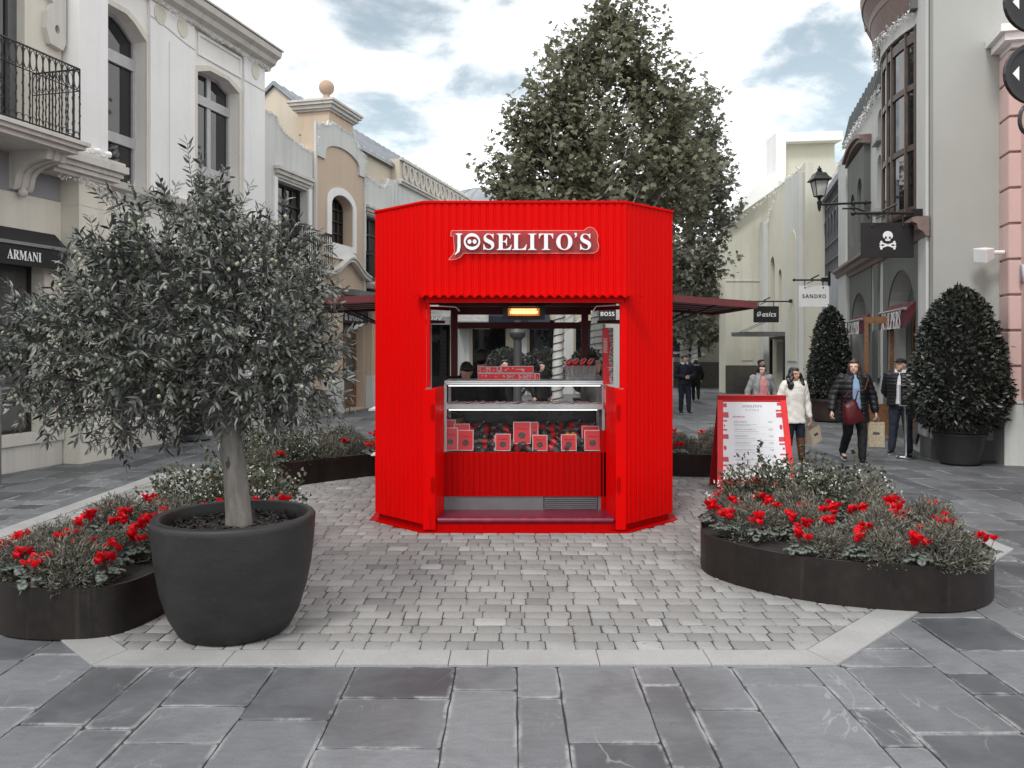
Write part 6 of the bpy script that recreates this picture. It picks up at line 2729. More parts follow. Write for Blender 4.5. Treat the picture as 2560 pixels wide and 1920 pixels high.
class Blob:
    """closed primitives that are fused into one continuous skin"""

    def __init__(s):
        s.mb = MB()

    def cap(s, p, q, r0, r1=None, n=12):
        r1 = r0 if r1 is None else r1
        p, q = Vector(p), Vector(q)
        d = (q - p)
        L = max(d.length, 1e-5)
        t = d / L
        pts, rad = [], []
        for a in (-85, -60, -30, 0):
            pts.append(p + t * (r0 * math.sin(R(a))))
            rad.append(max(r0 * math.cos(R(a)), .0008))
        for a in (0, 30, 60, 85):
            pts.append(q + t * (r1 * math.sin(R(a))))
            rad.append(max(r1 * math.cos(R(a)), .0008))
        if L < 1e-4:
            return s
        s.mb.tube(pts, rad, n)
        return s

    def chain(s, pts, rads):
        for i in range(len(pts) - 1):
            s.cap(pts[i], pts[i + 1], rads[i], rads[i + 1])
        return s

    def ball(s, c, r):
        s.mb.ball(c, r, 16, 12)
        return s

    def loft(s, rings, n=20):
        """rings of (x, y, z, rx, ry)"""
        vs, fs = [], []
        for x, y, z, rx, ry in rings:
            for k in range(n):
                a = 2 * PI * k / n
                ca, sa = math.cos(a), math.sin(a)
                e = .82
                vs.append((x + rx * math.copysign(abs(ca) ** e, ca), y + ry * math.copysign(abs(sa) ** e, sa), z))
        m = len(rings)
        for i in range(m - 1):
            for k in range(n):
                k2 = (k + 1) % n
                fs.append((i * n + k, i * n + k2, (i + 1) * n + k2, (i + 1) * n + k))
        fs.append(tuple(range(n - 1, -1, -1)))
        fs.append(tuple((m - 1) * n + k for k in range(n)))
        s.mb.add(vs, fs)
        return s

    def mesh(s, name, mat, vox=.012, smooth=4, quilt=None, wrinkle=0, seed=0):
        bm = bmesh.new()
        me0 = bpy.data.meshes.new("raw")
        me0.from_pydata(s.mb.v, [], s.mb.f)
        bm.from_mesh(me0)
        bmesh.ops.recalc_face_normals(bm, faces=bm.faces)
        bm.to_mesh(me0)
        bm.free()
        o = bpy.data.objects.new("raw", me0)
        COL.objects.link(o)
        r = o.modifiers.new("r", 'REMESH')
        r.mode = 'VOXEL'
        r.voxel_size = vox
        if smooth:
            sm = o.modifiers.new("s", 'SMOOTH')
            sm.factor = .5
            sm.iterations = smooth
        dg = bpy.context.evaluated_depsgraph_get()
        me = bpy.data.meshes.new_from_object(o.evaluated_get(dg))
        bpy.data.objects.remove(o)
        bpy.data.meshes.remove(me0)
        me.name = name
        nv = len(me.vertices)
        if (quilt or wrinkle) and nv:
            co = np.empty(nv * 3, np.float32)
            me.vertices.foreach_get('co', co)
            co = co.reshape(-1, 3)
            no = np.empty(nv * 3, np.float32)
            me.vertices.foreach_get('normal', no)
            no = no.reshape(-1, 3)
            d = np.zeros(nv)
            if quilt:
                pitch, amp = quilt
                d += amp * (np.abs(np.sin(PI * co[:, 2] / pitch)) ** .6 - .6)
            if wrinkle:
                q = co * 1.0
                d += wrinkle * (np.sin(q[:, 2] * 34 + 5 * np.sin(q[:, 0] * 17 + seed)) * .5 + np.sin(q[:, 0] * 29 + q[:, 2] * 21 + seed) * np.sin(q[:, 1] * 23 + 2 * np.sin(q[:, 2] * 13)))
            co = co + no * d[:, None]
            me.vertices.foreach_set('co', co.astype(np.float32).ravel())
        me.materials.clear()
        me.materials.append(mat)
        me.shade_smooth()
        me.update()
        return me


def person(label, base, heading, H=1.68, female=False, skin=(.55, .36, .27), hair_col=(.015, .012, .010), hair='short', legs=None, arms=None, torso='jacket',
           coat=None, coat_len=.47, coat_col=None, coat_quilt=None, coat_open=None, top=None, trousers=None, shoes=None, boots=None, head_turn=0, head_tilt=0, lean=(0, 0),
           cap=None, glasses=None, collar=None, fur=None, hand_curl=.5, group=None, straps=None, sole=None, bend=0, apron=None):
    """a figure facing -Y at heading 0. legs: ((knee, ankle) left, right), arms: ((elbow, wrist) ...) as fractions of the height"""
    root = thing('person', label, 'person', base, group)
    root.rotation_euler = (0, 0, heading)
    h = H
    sw = .108 if female else .122
    V = lambda x, y, z: Vector((x * h, y * h, z * h))
    lx, ly = lean
    hipz = .525
    legs = legs or (((.058, -.01, .285), (.058, .0, .045)), ((-.058, -.01, .285), (-.058, .0, .045)))
    arms = arms or (((.155, .01, .635), (.165, -.03, .49)), ((-.155, .01, .635), (-.165, -.03, .49)))
    hips = [V(.055, 0, hipz), V(-.055, 0, hipz)]
    sh = [V(sw + lx, ly, .815), V(-sw + lx, ly, .815)]
    neck = V(lx, ly + .004, .845)
    headc = V(lx * 1.2, ly * 1.15 - .012, .925)
    if bend:
        headc = headc + V(0, -.06 * bend, -.05 * bend)
    hr = Euler((R(head_tilt), 0, R(head_turn))).to_matrix()

    def HP(x, y, z):
        return headc + hr @ Vector((x * h, y * h, z * h))
    b = Blob()
    # trunk
    b.loft([(0, 0, .47 * h, .075 * h, .055 * h), (0, 0, .53 * h, .098 * h, .066 * h), (lx * .3 * h, ly * .3 * h, .62 * h, (.080 if female else .088) * h, .058 * h),
            (lx * .7 * h, ly * .7 * h, .72 * h, .094 * h, .062 * h), (lx * h, ly * h, .79 * h, .100 * h, .056 * h), (lx * h, ly * h, .835 * h, .055 * h, .04 * h)])
    b.cap(neck - V(0, 0, .02), headc - V(0, -.008, .04), .034 * h, .031 * h)
    # head: skull, jaw, nose, ears
    b.mb.ball((0, 0, 0), (1, 1, 1), 4, 3) if False else None
    sk = Blob()
    sk.ball((0, .008 * h, .012 * h), (.047 * h, .057 * h, .054 * h))
    sk.ball((0, -.012 * h, -.022 * h), (.037 * h, .040 * h, .044 * h))
    sk.cap((0, -.028 * h, -.048 * h), (0, -.030 * h, -.050 * h), .017 * h)
    sk.cap((0, -.049 * h, .006 * h), (0, -.059 * h, -.014 * h), .0055 * h, .0095 * h, 10)
    sk.cap((.012 * h, -.046 * h, .012 * h), (.028 * h, -.040 * h, .014 * h), .008 * h, .007 * h, 8)
    sk.cap((-.012 * h, -.046 * h, .012 * h), (-.028 * h, -.040 * h, .014 * h), .008 * h, .007 * h, 8)
    for sx in (1, -1):
        sk.ball((sx * .047 * h, .008 * h, -.006 * h), (.006 * h, .012 * h, .018 * h))
    sk.cap((-.010 * h, -.045 * h, -.034 * h), (.010 * h, -.045 * h, -.034 * h), .007 * h)
    b.mb.add([tuple(headc + hr @ Vector(v)) for v in sk.mb.v], sk.mb.f)
    for i, sx in ((0, 1), (1, -1)):
        kn, an = (V(*p) for p in legs[i])
        b.chain([hips[i], kn, an], [.058 * h, .040 * h, .026 * h])
        toe = an + V(0, -.085, -.030)
        heel = an + V(0, .012, -.028)
        b.cap(heel, toe, .019 * h, .016 * h)
        el, wr = (V(*p) for p in arms[i])
        b.chain([sh[i], el, wr], [.034 * h, .027 * h, .0175 * h])
        # hand: palm, four fingers of unequal length, thumb
        d = (wr - el).normalized()
        side = d.cross(Vector((1, 0, 0)))
        side = side.normalized() if side.length > .1 else Vector((0, -1, 0))
        inn = Vector((-sx, 0, 0)) - d * Vector((-sx, 0, 0)).dot(d)
        inn = inn.normalized() if inn.length > .1 else Vector((0, -1, 0))
        fw = d.cross(inn) * (1 if d.cross(inn).y < 0 else -1)      # the thumb's side
        pc = wr + d * .030 * h
        for q in (-.017, -.006, .006, .017):
            b.cap(wr + fw * q * .5 * h, wr + d * .050 * h + fw * q * h, .0105 * h, .0095 * h, 8)
        for q, fl_ in ((-.0195, .036), (-.0065, .044), (.0065, .047), (.0195, .041)):
            k0 = wr + d * .053 * h + fw * q * h
            c1 = d * math.cos(hand_curl) + inn * math.sin(hand_curl)
            c2 = d * math.cos(hand_curl * 2.2) + inn * math.sin(hand_curl * 2.2)
            k1 = k0 + c1 * fl_ * .52 * h
            k2 = k1 + c2 * fl_ * .48 * h
            b.cap(k0, k1, .0058 * h, .0054 * h, 8)
            b.cap(k1, k2, .0054 * h, .0046 * h, 8)
        t0 = wr + d * .014 * h + fw * .014 * h
        t1 = t0 + (d * .75 + fw * .65 + inn * .25).normalized() * .030 * h
        t2 = t1 + (d * .95 + fw * .15 + inn * .35).normalized() * .024 * h
        b.cap(t0, t1, .0078 * h, .0062 * h, 8)
        b.cap(t1, t2, .0062 * h, .0052 * h, 8)
    sm = skin_mat(skin)
    body = link_mesh('body', b.mesh('body', sm, .0065, 2), root)
    # face
    M_eye = plain("eye_white", (.6, .6, .58), .3)
    M_iris = plain("eye_dark", (.02, .014, .01), .2)
    M_lip = plain("lips", (.34, .12, .10), .5)
    e = MB()
    for sx in (1, -1):
        c = HP(sx * .0165, -.0445, .002)
        e.ball(tuple(c), (.0072 * h, .0055 * h, .0042 * h), 8, 6)
    obj('eyes', e, M_eye, root, base=(0, 0, 0))
    e.__init__()
    for sx in (1, -1):
        e.ball(tuple(HP(sx * .0165, -.0485, .002)), (.0036 * h, .0026 * h, .0036 * h), 8, 6)
        a, c_ = HP(sx * .010, -.0500, .0125), HP(sx * .0255, -.0455, .0125)
        e.tube([a, (a + c_) / 2 + Vector((0, 0, .0015)), c_], [.0022 * h, .0026 * h, .0012 * h], 5)
    obj('irises', e, M_iris, root, base=(0, 0, 0))
    e = MB()
    e.tube([HP(-.0125, -.0488, -.0335), HP(0, -.0525, -.0325), HP(.0125, -.0488, -.0335)], [.0012 * h, .0036 * h, .0012 * h], 6)
    obj('lips', e, M_lip, root, base=(0, 0, 0))
    hm = NT("hair")
    nn = hm.noise(1.0, 5, .7, vec=hm.scaled((90, 90, 14)))
    hm.base(hm.mix(hm.rng(nn, .3, .7), tuple(c * .5 for c in hair_col), tuple(min(1, c * 2.2) for c in hair_col)))
    hm.rough(.42)
    hm.bump(nn, .5, .006)
    # hair
    hb = Blob()
    if hair != 'none':
        hs = [((0, .016, .020), (.0515, .0570, .0545)), ((0, .030, -.004), (.048, .042, .048))]
        if hair == 'short':
            hs.append(((.012, -.012, .052), (.036, .040, .022)))
            hs.append(((-.02, -.004, .050), (.03, .034, .022)))
        if hair in ('bob', 'long', 'curly', 'tied'):
            hs.append(((0, -.002, .046), (.044, .046, .026)))
            for sx in (1, -1):
                hs.append(((sx * .043, .010, .0), (.016, .036, .044)))
        if hair == 'bob':
            for sx in (1, -1):
                hs.append(((sx * .044, .018, -.034), (.020, .034, .045)))
                hs.append(((sx * .042, .012, -.072), (.021, .030, .034)))
            hs.append(((0, .044, -.05), (.045, .026, .052)))
        if hair == 'tied':
            hs.append(((0, .052, -.02), (.03, .03, .035)))
            hs.append(((0, .064, -.055), (.022, .02, .045)))
        if hair in ('long', 'curly'):
            rr_ = random.Random(len(label))
            for sx in (1, -1):
                for q in range(9):
                    hs.append(((sx * (.048 + .034 * min(1, q / 4) + rr_.uniform(-.008, .008)), -.004 - .028 * min(1, q / 6) + rr_.uniform(-.014, .012), -.005 - q * .0165), (.023 + rr_.uniform(0, .008), .028, .022)))
            for q in range(7):
                hs.append(((rr_.uniform(-.02, .02), .050 + rr_.uniform(-.004, .008), -.02 - q * .02), (.046, .026, .03)))
        for c, r_ in hs:
            t_ = MB()
            t_.ball(c, r_, 14, 10)
            hb.mb.add([tuple(HP(*v)) for v in t_.v], t_.f)
        link_mesh('hair', hb.mesh('hair', hm.m, .009, 2, wrinkle=.0035 if hair in ('curly', 'short') else .0018, seed=3), root)
    if cap is not None:
        cb_ = Blob()
        for c, r_ in (((0, .006, .034), (.054, .062, .038)),):
            t_ = MB()
            t_.ball(c, r_, 16, 10)
            cb_.mb.add([tuple(HP(*v)) for v in t_.v], t_.f)
        for q in range(7):
            x = (q - 3) * .013
            cb_.cap(HP(x, -.045, .028), HP(x * .85, -.095 + abs(q - 3) * .006, .020), .006 * h, .005 * h, 8)
        link_mesh('cap', cb_.mesh('cap', cap, .008, 3), root)
    if glasses:
        g = MB()
        for sx in (1, -1):
            pts = [HP(sx * (.018 + .0135 * math.cos(t)), -.056, .0 + .010 * math.sin(t)) for t in [2 * PI * q / 12 for q in range(13)]]
            if glasses == 'dark':
                g.add(pts[:12], [tuple(range(12))])
                g.tube(pts, .002, 4, cap=False)
            else:
                g.tube(pts, .0016, 4, cap=False)
            g.tube([HP(sx * .031, -.054, .004), HP(sx * .049, .004, .004)], .0016, 4)
        g.tube([HP(-.005, -.0565, .002), HP(.005, -.0565, .002)], .0016, 4)
        obj('glasses', g, M_black, root, base=(0, 0, 0))
    # trousers and shoes
    tb = Blob()
    tb.loft([(0, 0, .475 * h, .083 * h, .066 * h), (0, 0, .53 * h, .103 * h, .073 * h), (lx * .3 * h, ly * .3 * h, .60 * h, .093 * h, .066 * h)])
    for i in range(2):
        kn, an = (V(*p) for p in legs[i])
        tb.chain([hips[i], kn, an + (kn - an) * .05], [.066 * h, .047 * h, (.030 if boots else .037) * h])
    link_mesh('trousers', tb.mesh('trousers', trousers, .012, 3, wrinkle=.004, seed=len(label)), root)
    for i in range(2):
        kn, an = (V(*p) for p in legs[i])
        sb = Blob()
        up = (kn - an).normalized()
        pitch_ = (an.z / h - .045) * 5
        fwd = Vector((0, -math.cos(min(pitch_, 1.2)), -math.sin(min(pitch_, 1.2))))
        dn = Vector((0, -math.sin(min(pitch_, 1.2)) * -.4, -1)).normalized()
        heel = an + Vector((0, .014 * h, 0)) + dn * .026 * h
        toe = heel + fwd * .115 * h
        sb.cap(heel, toe, .021 * h, .018 * h)
        sb.cap(an + up * .01 * h, heel + fwd * .03 * h, .028 * h, .024 * h)
        if boots:
            sb.chain([an, an + (kn - an) * .5, an + (kn - an) * .86], [.033 * h, .042 * h, .046 * h])
        me = sb.mesh('boot' if boots else 'shoe', boots or shoes, .0085, 3, wrinkle=.003 if boots else 0)
        so = link_mesh('boot' if boots else 'shoe', me, root)
        if sole:
            s_ = MB()
            sdv = Vector((1, 0, 0))
            pl = []
            for q in range(16):
                t_ = 2 * PI * q / 16
                c_ = heel.lerp(toe, .5 + .62 * math.cos(t_) * .98) + sdv * math.sin(t_) * .022 * h
                pl.append(c_)
            n_ = fwd.cross(sdv)
            n_ = n_ if n_.z > 0 else -n_
            s_.add([tuple(p - n_ * .022 * h) for p in pl] + [tuple(p - n_ * .014 * h) for p in pl], [tuple(range(15, -1, -1)), tuple(range(16, 32))] + [(q, (q + 1) % 16, 16 + (q + 1) % 16, 16 + q) for q in range(16)])
            obj('sole', s_, sole, so, base=(0, 0, 0))
    # jumper or shirt under an open coat
    if top is not None:
        ub = Blob()
        ub.loft([(0, -.004 * h, .515 * h, .098 * h, .074 * h), (lx * .3 * h, (ly * .3 - .004) * h, .60 * h, .090 * h, .071 * h), (lx * .7 * h, (ly * .7 - .006) * h, .72 * h, .100 * h, .076 * h),
                 (lx * h, ly * h, .80 * h, .098 * h, .064 * h), (lx * h, ly * h, .848 * h, .042 * h, .040 * h)])
        link_mesh('jumper', ub.mesh('jumper', top, .011, 3, wrinkle=.003, seed=2), root)
    # coat
    if coat_col is not None:
        for part in ((1, -1) if coat_open else (0,)):
            jb = Blob()
            zb = coat_len
            f = 1.10 if coat_quilt else 1.0
            if part == 0:
                jb.loft([(0, 0, zb * h, .118 * f * h, .092 * f * h), (0, 0, (zb + .54) / 2 * h, .114 * f * h, .088 * f * h), (lx * .3 * h, ly * .3 * h, .62 * h, .104 * f * h, .080 * f * h),
                         (lx * .7 * h, ly * .7 * h, .72 * h, .112 * f * h, .084 * f * h), (lx * h, ly * h, .80 * h, .110 * f * h, .070 * f * h), (lx * h, ly * h, .852 * h, .050 * h, .046 * h)])
            else:
                g_ = coat_open
                for z0, rx, ry, cy in ((zb, .118, .094, 0), ((zb + .56) / 2, .114, .090, 0), (.63, .106, .084, 0), (.72, .112, .086, 0), (.80, .106, .070, 0)):
                    pass
                zs_ = [zb, (zb + .56) / 2, .63, .72, .80, .845]
                rxs = [.120, .116, .108, .114, .108, .055]
                rys = [.096, .092, .086, .088, .070, .048]
                for zi in range(len(zs_) - 1):
                    for sub in range(5):
                        t_ = sub / 5
                        z_ = zs_[zi] * (1 - t_) + zs_[zi + 1] * t_
                        rx = (rxs[zi] * (1 - t_) + rxs[zi + 1] * t_) * f
                        ry = (rys[zi] * (1 - t_) + rys[zi + 1] * t_) * f
                        gap = g_ * (.55 + .75 * max(0, (.80 - z_)) * 1.2)
                        a0, a1 = (-PI / 2 + gap, PI / 2 + .1) if part > 0 else (PI / 2 - .1, 3 * PI / 2 - gap)
                        m_ = 13
                        pts = []
                        k_ = max(0, (z_ - .5) / .33)
                        for q in range(m_):
                            a_ = a0 + (a1 - a0) * q / (m_ - 1)
                            pts.append(Vector(((lx * k_ + rx * math.cos(a_)) * h, (ly * k_ + ry * math.sin(a_)) * h, z_ * h)))
                        for q in range(m_ - 1):
                            jb.cap(pts[q], pts[q + 1], .0135 * h, .0135 * h, 6)
            for i in range(2):
                if part and ((i == 0) != (part > 0)):
                    continue
                el, wr = (V(*p) for p in arms[i])
                jb.chain([sh[i] + V(0, 0, -.004), el, wr + (el - wr) * .10], [.047 * f * h, .041 * f * h, .034 * f * h])
                jb.cap(sh[i] + V(0, 0, -.008), V(lx, ly + .008, .835), .044 * f * h, .036 * h)
                if part:
                    jb.cap(sh[i], V((sw * (1 if i == 0 else -1)) * .9 + lx * .8, ly, .73), .05 * h, .045 * h)
            link_mesh('coat', jb.mesh('coat', coat_col, .011, 3, quilt=coat_quilt, wrinkle=0 if coat_quilt else .0055, seed=len(label) % 7), root)
    if collar is not None:
        cm = Blob()
        rr0 = .060 if fur else .052
        n_ = 16
        a0, a1 = -PI / 2 + .55, 3 * PI / 2 - .55
        pts = [V(lx + rr0 * math.cos(a0 + (a1 - a0) * q / n_), ly + .006 + rr0 * .9 * math.sin(a0 + (a1 - a0) * q / n_), .853 + .010 * math.sin(a0 + (a1 - a0) * q / n_)) for q in range(n_ + 1)]
        for q in range(n_):
            cm.cap(pts[q], pts[q + 1], (.026 if fur else .015) * h, None, 8)
            if not fur:
                cm.cap(pts[q] + V(0, 0, .018), pts[q + 1] + V(0, 0, .018), .012 * h, None, 8)
        link_mesh('collar', cm.mesh('collar', collar, .009, 2, wrinkle=.005 if fur else .001), root)
    if straps is not None:
        s_ = MB()
        for sx in (1, -1):
            s_.tube([V(sx * .072 + lx, ly + .02, .868), V(sx * .080 + lx, ly - .068, .815), V(sx * .085 + lx, ly - .098, .74), V(sx * .10 + lx, ly - .085, .66)], .011, 6, flat=.4)
        obj('backpack_strap', s_, straps, root, base=(0, 0, 0), smooth=True)
    if apron is not None:
        ab = Blob()
        ab.loft([(0, 0, .36 * h, .112 * h, .085 * h), (0, 0, .53 * h, .112 * h, .083 * h), (0, 0, .70 * h, .108 * h, .082 * h)])
        link_mesh('apron', ab.mesh('apron', apron, .012, 3, wrinkle=.003), root)
    return root


M_jean = cloth("navy_trousers", (.012, .014, .022), .85)
M_jean2 = cloth("dark_denim", (.022, .028, .042), .85)
M_blk = cloth("black_cloth", (.010, .010, .011), .7)
M_blkq = cloth("black_quilted_cloth", (.011, .011, .013), .45, bump=.15)
M_navyj = cloth("navy_jacket_cloth", (.013, .016, .026), .6)
M_whitecoat = cloth("white_coat_cloth", (.70, .69, .64), .75, .06, 8, .45)
M_greyj = cloth("grey_jacket_cloth", (.24, .25, .25), .7)
M_pinkj = cloth("pink_jumper_wool", (.55, .24, .24), .9, .1, 30, .2)
M_bluej = cloth("pale_blue_jumper_wool", (.24, .34, .50), .9, .1, 30, .2)
M_shirt = cloth("white_shirt", (.72, .73, .76), .8, .05)
M_brownlea = cloth("brown_leather", (.085, .035, .016), .42, .3, 10, .2)
M_shoe = cloth("black_shoe_leather", (.012, .012, .012), .45)
M_redlea = cloth("burgundy_leather", (.075, .008, .012), .38, .25, 5, .25)
M_apr = cloth("grey_apron", (.22, .22, .23), .85)
M_fur = cloth("grey_fur", (.30, .29, .27), .95, .3, 50, .5)
M_kraft = plain("kraft_paper", (.42, .36, .27), .8, var=.12, scale=9)
SOLE = plain("white_rubber_sole", (.6, .6, .58), .6)

# woman in the black padded coat, mid-stride towards the camera, looking to her right
W1 = (5.62, 13.35, .012)
person('woman in black padded coat and blue jumper walking with a burgundy bag', W1, R(-8), 1.69, True, skin=(.62, .42, .34), hair_col=(.045, .022, .013), hair='bob',
       legs=(((.060, -.065, .29), (.052, -.100, .046)), ((-.052, .005, .29), (-.075, .12, .085))),
       arms=(((.178, .02, .645), (.195, -.01, .495)), ((-.190, .0, .65), (-.225, -.075, .50))), coat_col=M_blkq, coat_len=.40, coat_quilt=(.085, .012), coat_open=.62, top=M_bluej,
       trousers=M_blk, shoes=M_shoe, sole=SOLE, head_turn=-22, glasses='clear', collar=M_blkq, fur=None, hand_curl=.55)
# woman in the white coat
W2 = (4.60, 13.25, .012)
person('woman in white hooded coat and brown boots with long black curly hair', W2, R(14), 1.57, True, skin=(.48, .29, .20), hair_col=(.006, .005, .005), hair='curly',
       legs=(((.055, -.03, .29), (.058, -.055, .046)), ((-.055, .0, .29), (-.058, .06, .055))),
       arms=(((.165, .02, .64), (.178, -.005, .475)), ((-.165, .02, .64), (-.172, -.01, .475))), coat_col=M_whitecoat, coat_len=.415, trousers=M_jean, boots=M_brownlea, head_turn=12, head_tilt=4,
       collar=M_whitecoat, straps=M_brownlea)
# man with the cap
W3 = (6.92, 14.45, .012)
person('man in black padded jacket, dark cap and sunglasses standing by the shop door', W3, R(-38), 1.70, False, skin=(.60, .38, .29), hair='none',
       legs=(((.065, -.01, .285), (.085, .0, .045)), ((-.065, -.02, .285), (-.08, -.05, .045))),
       arms=(((.165, .05, .645), (.10, .11, .54)), ((-.165, .05, .645), (-.10, .11, .54))), coat_col=M_blkq, coat_len=.515, coat_quilt=(.06, .010), coat_open=.42, top=M_shirt, trousers=M_jean2, shoes=M_shoe, sole=SOLE,
       cap=M_blk, glasses='dark', head_turn=-18, head_tilt=-12, collar=M_shirt)
# woman in pink
person('woman in grey jacket and pink jumper walking behind the menu board', (5.07, 16.5, .012), R(5), 1.55, True, skin=(.58, .38, .30), hair_col=(.010, .008, .007), hair='tied',
       legs=(((.058, -.04, .29), (.055, -.07, .046)), ((-.055, .0, .29), (-.06, .07, .055))), arms=(((.18, .01, .64), (.205, -.01, .49)), ((-.18, .01, .64), (-.205, -.01, .49))),
       coat_col=M_greyj, coat_len=.48, coat_open=.95, top=M_pinkj, trousers=M_blk, shoes=M_shoe, collar=M_greyj, head_tilt=4)
person('dark-haired passer-by in black half hidden behind the woman in pink', (7.35, 24.0, .012), R(60), 1.53, False, hair_col=(.008, .007, .006), hair='short', coat_col=M_blk, coat_len=.48, trousers=M_blk, shoes=M_shoe)
# man with joined hands
person('man in navy jacket walking towards the camera with hands joined', (4.93, 23.2, .012), R(8), 1.66, False, skin=(.60, .40, .31), hair_col=(.016, .011, .008), hair='short',
       legs=(((.058, -.03, .29), (.055, -.06, .05)), ((-.055, .0, .29), (-.055, .04, .046))), arms=(((.165, .0, .645), (.035, -.125, .625)), ((-.165, .0, .645), (-.035, -.125, .625))),
       coat_col=M_navyj, coat_len=.50, trousers=M_jean2, shoes=M_shoe, sole=SOLE, collar=M_shirt, hand_curl=.9)
person('person in black seen from behind with a pale collar, walking away', (6.45, 28.5, .012), R(172), 1.46, True, hair_col=(.02, .012, .008), hair='bob',
       legs=(((.055, -.04, .29), (.05, -.05, .046)), ((-.055, .0, .28), (-.055, .11, .09))), arms=(((.165, .0, .645), (.15, -.06, .52)), ((-.165, .0, .645), (-.15, -.06, .52))),
       coat_col=M_blk, coat_len=.53, trousers=M_blk, shoes=M_shoe, sole=SOLE, collar=M_fur, fur=True)
person('passer-by in white jacket half hidden by the man in navy', (4.75, 26.0, .012), R(10), 1.55, True, hair_col=(.03, .02, .014), hair='bob', coat_col=M_whitecoat, coat_len=.5, trousers=M_blk, shoes=M_shoe)
# at the kiosk, seen over the counter
person('dark-haired person bending over behind the kiosk counter on the left', (-.62, 10.28, .13), R(20), 1.64, False, hair_col=(.010, .009, .008), hair='short', coat_col=M_blk, coat_len=.5, trousers=M_blk, shoes=M_shoe,
       head_tilt=38, bend=.7, lean=(0, -.03), arms=(((.14, -.06, .66), (.10, -.16, .58)), ((-.14, -.06, .66), (-.10, -.16, .58))))
M_cap2 = cloth("black_knit", (.008, .008, .009), .9, .3, 60, .3)
bh = person('person with black hair and black top turned away inside the kiosk', (-.40, 10.62, .13), R(165), 1.76, False, hair_col=(.006, .006, .006), hair='short', coat_col=M_blk, coat_len=.5, trousers=M_blk, shoes=M_shoe, cap=None)
person('dark-haired vendor in grey apron turned to the right inside the kiosk', (1.00, 10.15, .13), R(70), 1.68, True, hair_col=(.008, .007, .007), hair='bob', coat_col=M_greyj, coat_len=.5, trousers=M_blk, shoes=M_shoe, apron=M_apr,
       arms=(((.15, -.05, .65), (.08, -.16, .60)), ((-.15, -.05, .65), (-.08, -.16, .60))))
person('man in dark coat with short hair passing behind the kiosk', (-.17, 17.6, .012), R(25), 1.62, False, skin=(.60, .40, .31), hair_col=(.02, .015, .011), hair='short', coat_col=M_blk, coat_len=.45, trousers=M_blk, shoes=M_shoe, collar=M_shirt)
person('woman with tied dark hair passing behind the kiosk', (.66, 18.6, .012), R(40), 1.56, True, hair_col=(.010, .008, .007), hair='tied', coat_col=M_blk, coat_len=.45, trousers=M_blk, shoes=M_shoe)

# ------------------------------------------------------------------ hanging shop signs (across the street, facing the camera)
def hanging_sign(label, X, Y, zc, w, h, wall_x, board_mat, draw, seed=0):
    t = thing('hanging_sign', label, 'sign', (X, Y, zc + h / 2 + .3))
    f = MB()
    f.box(X - w / 2, X + w / 2, Y - .02, Y + .02, zc - h / 2, zc + h / 2)
    bd = obj('board', f, board_mat, t, bevel=.004)
    zb = zc + h / 2 + .17
    f = MB()
    f.tube([(X - w / 2 - .12, Y, zb), (wall_x, Y, zb)], .026, 8)
    f.ball((X - w / 2 - .14, Y, zb), .045, 10, 8)
    f.box(wall_x - .22, wall_x, Y - .05, Y + .05, zb - .05, zb + .07)
    f.box(wall_x - .03, wall_x + .03, Y - .04, Y + .04, zb - .18, zb + .26)
    f.tube([(X - w * .1, Y - .01, zb + .03), (X + w * .12, Y - .12, zb + .14)], .022, 6)
    f.tube([(X - w * .1 + .05 * q, Y - .10, zb - .05 + .02 * q) for q in range(-3, 4)], .012, 5)
    obj('bracket', f, M_black, t, smooth=40)
    for dx in (-.3, .3):
        f = MB()
        f.tube([(X + dx * w, Y, zb), (X + dx * w, Y, zc + h / 2 - .05)], .014, 6)
        f.ball((X + dx * w, Y - .025, zc + h / 2 - .06), (.022, .012, .03), 8, 6)
        obj('hanger', f, M_black, t)
    m = lambda a, b, d: (X + a, Y - .021 - d, zc + b)
    lt, lm = draw(m)
    obj('emblem' if 'skull' in label or 'round' in label else 'lettering', lt, lm, bd)
    return t


M_signblack = plain("sign_black", (.012, .012, .014), .55, var=.2)
M_signwhite = plain("sign_white", (.72, .72, .72), .5, var=.05)
M_navysign = plain("sign_navy", (.012, .015, .028), .55, var=.2)


def skull(m):
    g = MB()
    s = .125
    top = [(-.040, -.045), (.040, -.045), (.046, -.010)] + [(.088 * math.cos(R(a)), .045 + .085 * math.sin(R(a))) for a in range(-25, 206, 14)] + [(-.046, -.010)]
    k = 1.0
    eye1 = [(-.035 + .021 * math.cos(R(a)), .012 + .023 * math.sin(R(a))) for a in range(0, 360, 36)]
    eye2 = [(.035 + .021 * math.cos(R(a)), .012 + .023 * math.sin(R(a))) for a in range(0, 360, 36)]
    nose = [(-.008, -.022), (.008, -.022), (.0, -.004)]
    g.slab([[(x, y + .03) for x, y in top], [(x, y + .03) for x, y in eye1], [(x, y + .03) for x, y in eye2], [(x, y + .03) for x, y in nose]], m, .001, .006)
    d = .001
    for sx in (1, -1):
        a, b = Vector((-.12 * sx, -.05)), Vector((.12 * sx, -.13))
        n = (b - a).normalized()
        p = Vector((-n.y, n.x))
        g.slab([[tuple(a + p * .014), tuple(a - p * .014), tuple(b - p * .014), tuple(b + p * .014)]], m, .001, .006 + d * sx)
        for e in (a, b):
            for q in (1, -1):
                c = e + p * .018 * q
                g.slab([[(c.x + .021 * math.cos(R(t)), c.y + .021 * math.sin(R(t))) for t in range(0, 360, 40)]], m, .001, .0055 + .0003 * q + .0006 * sx)
    return g, M_white


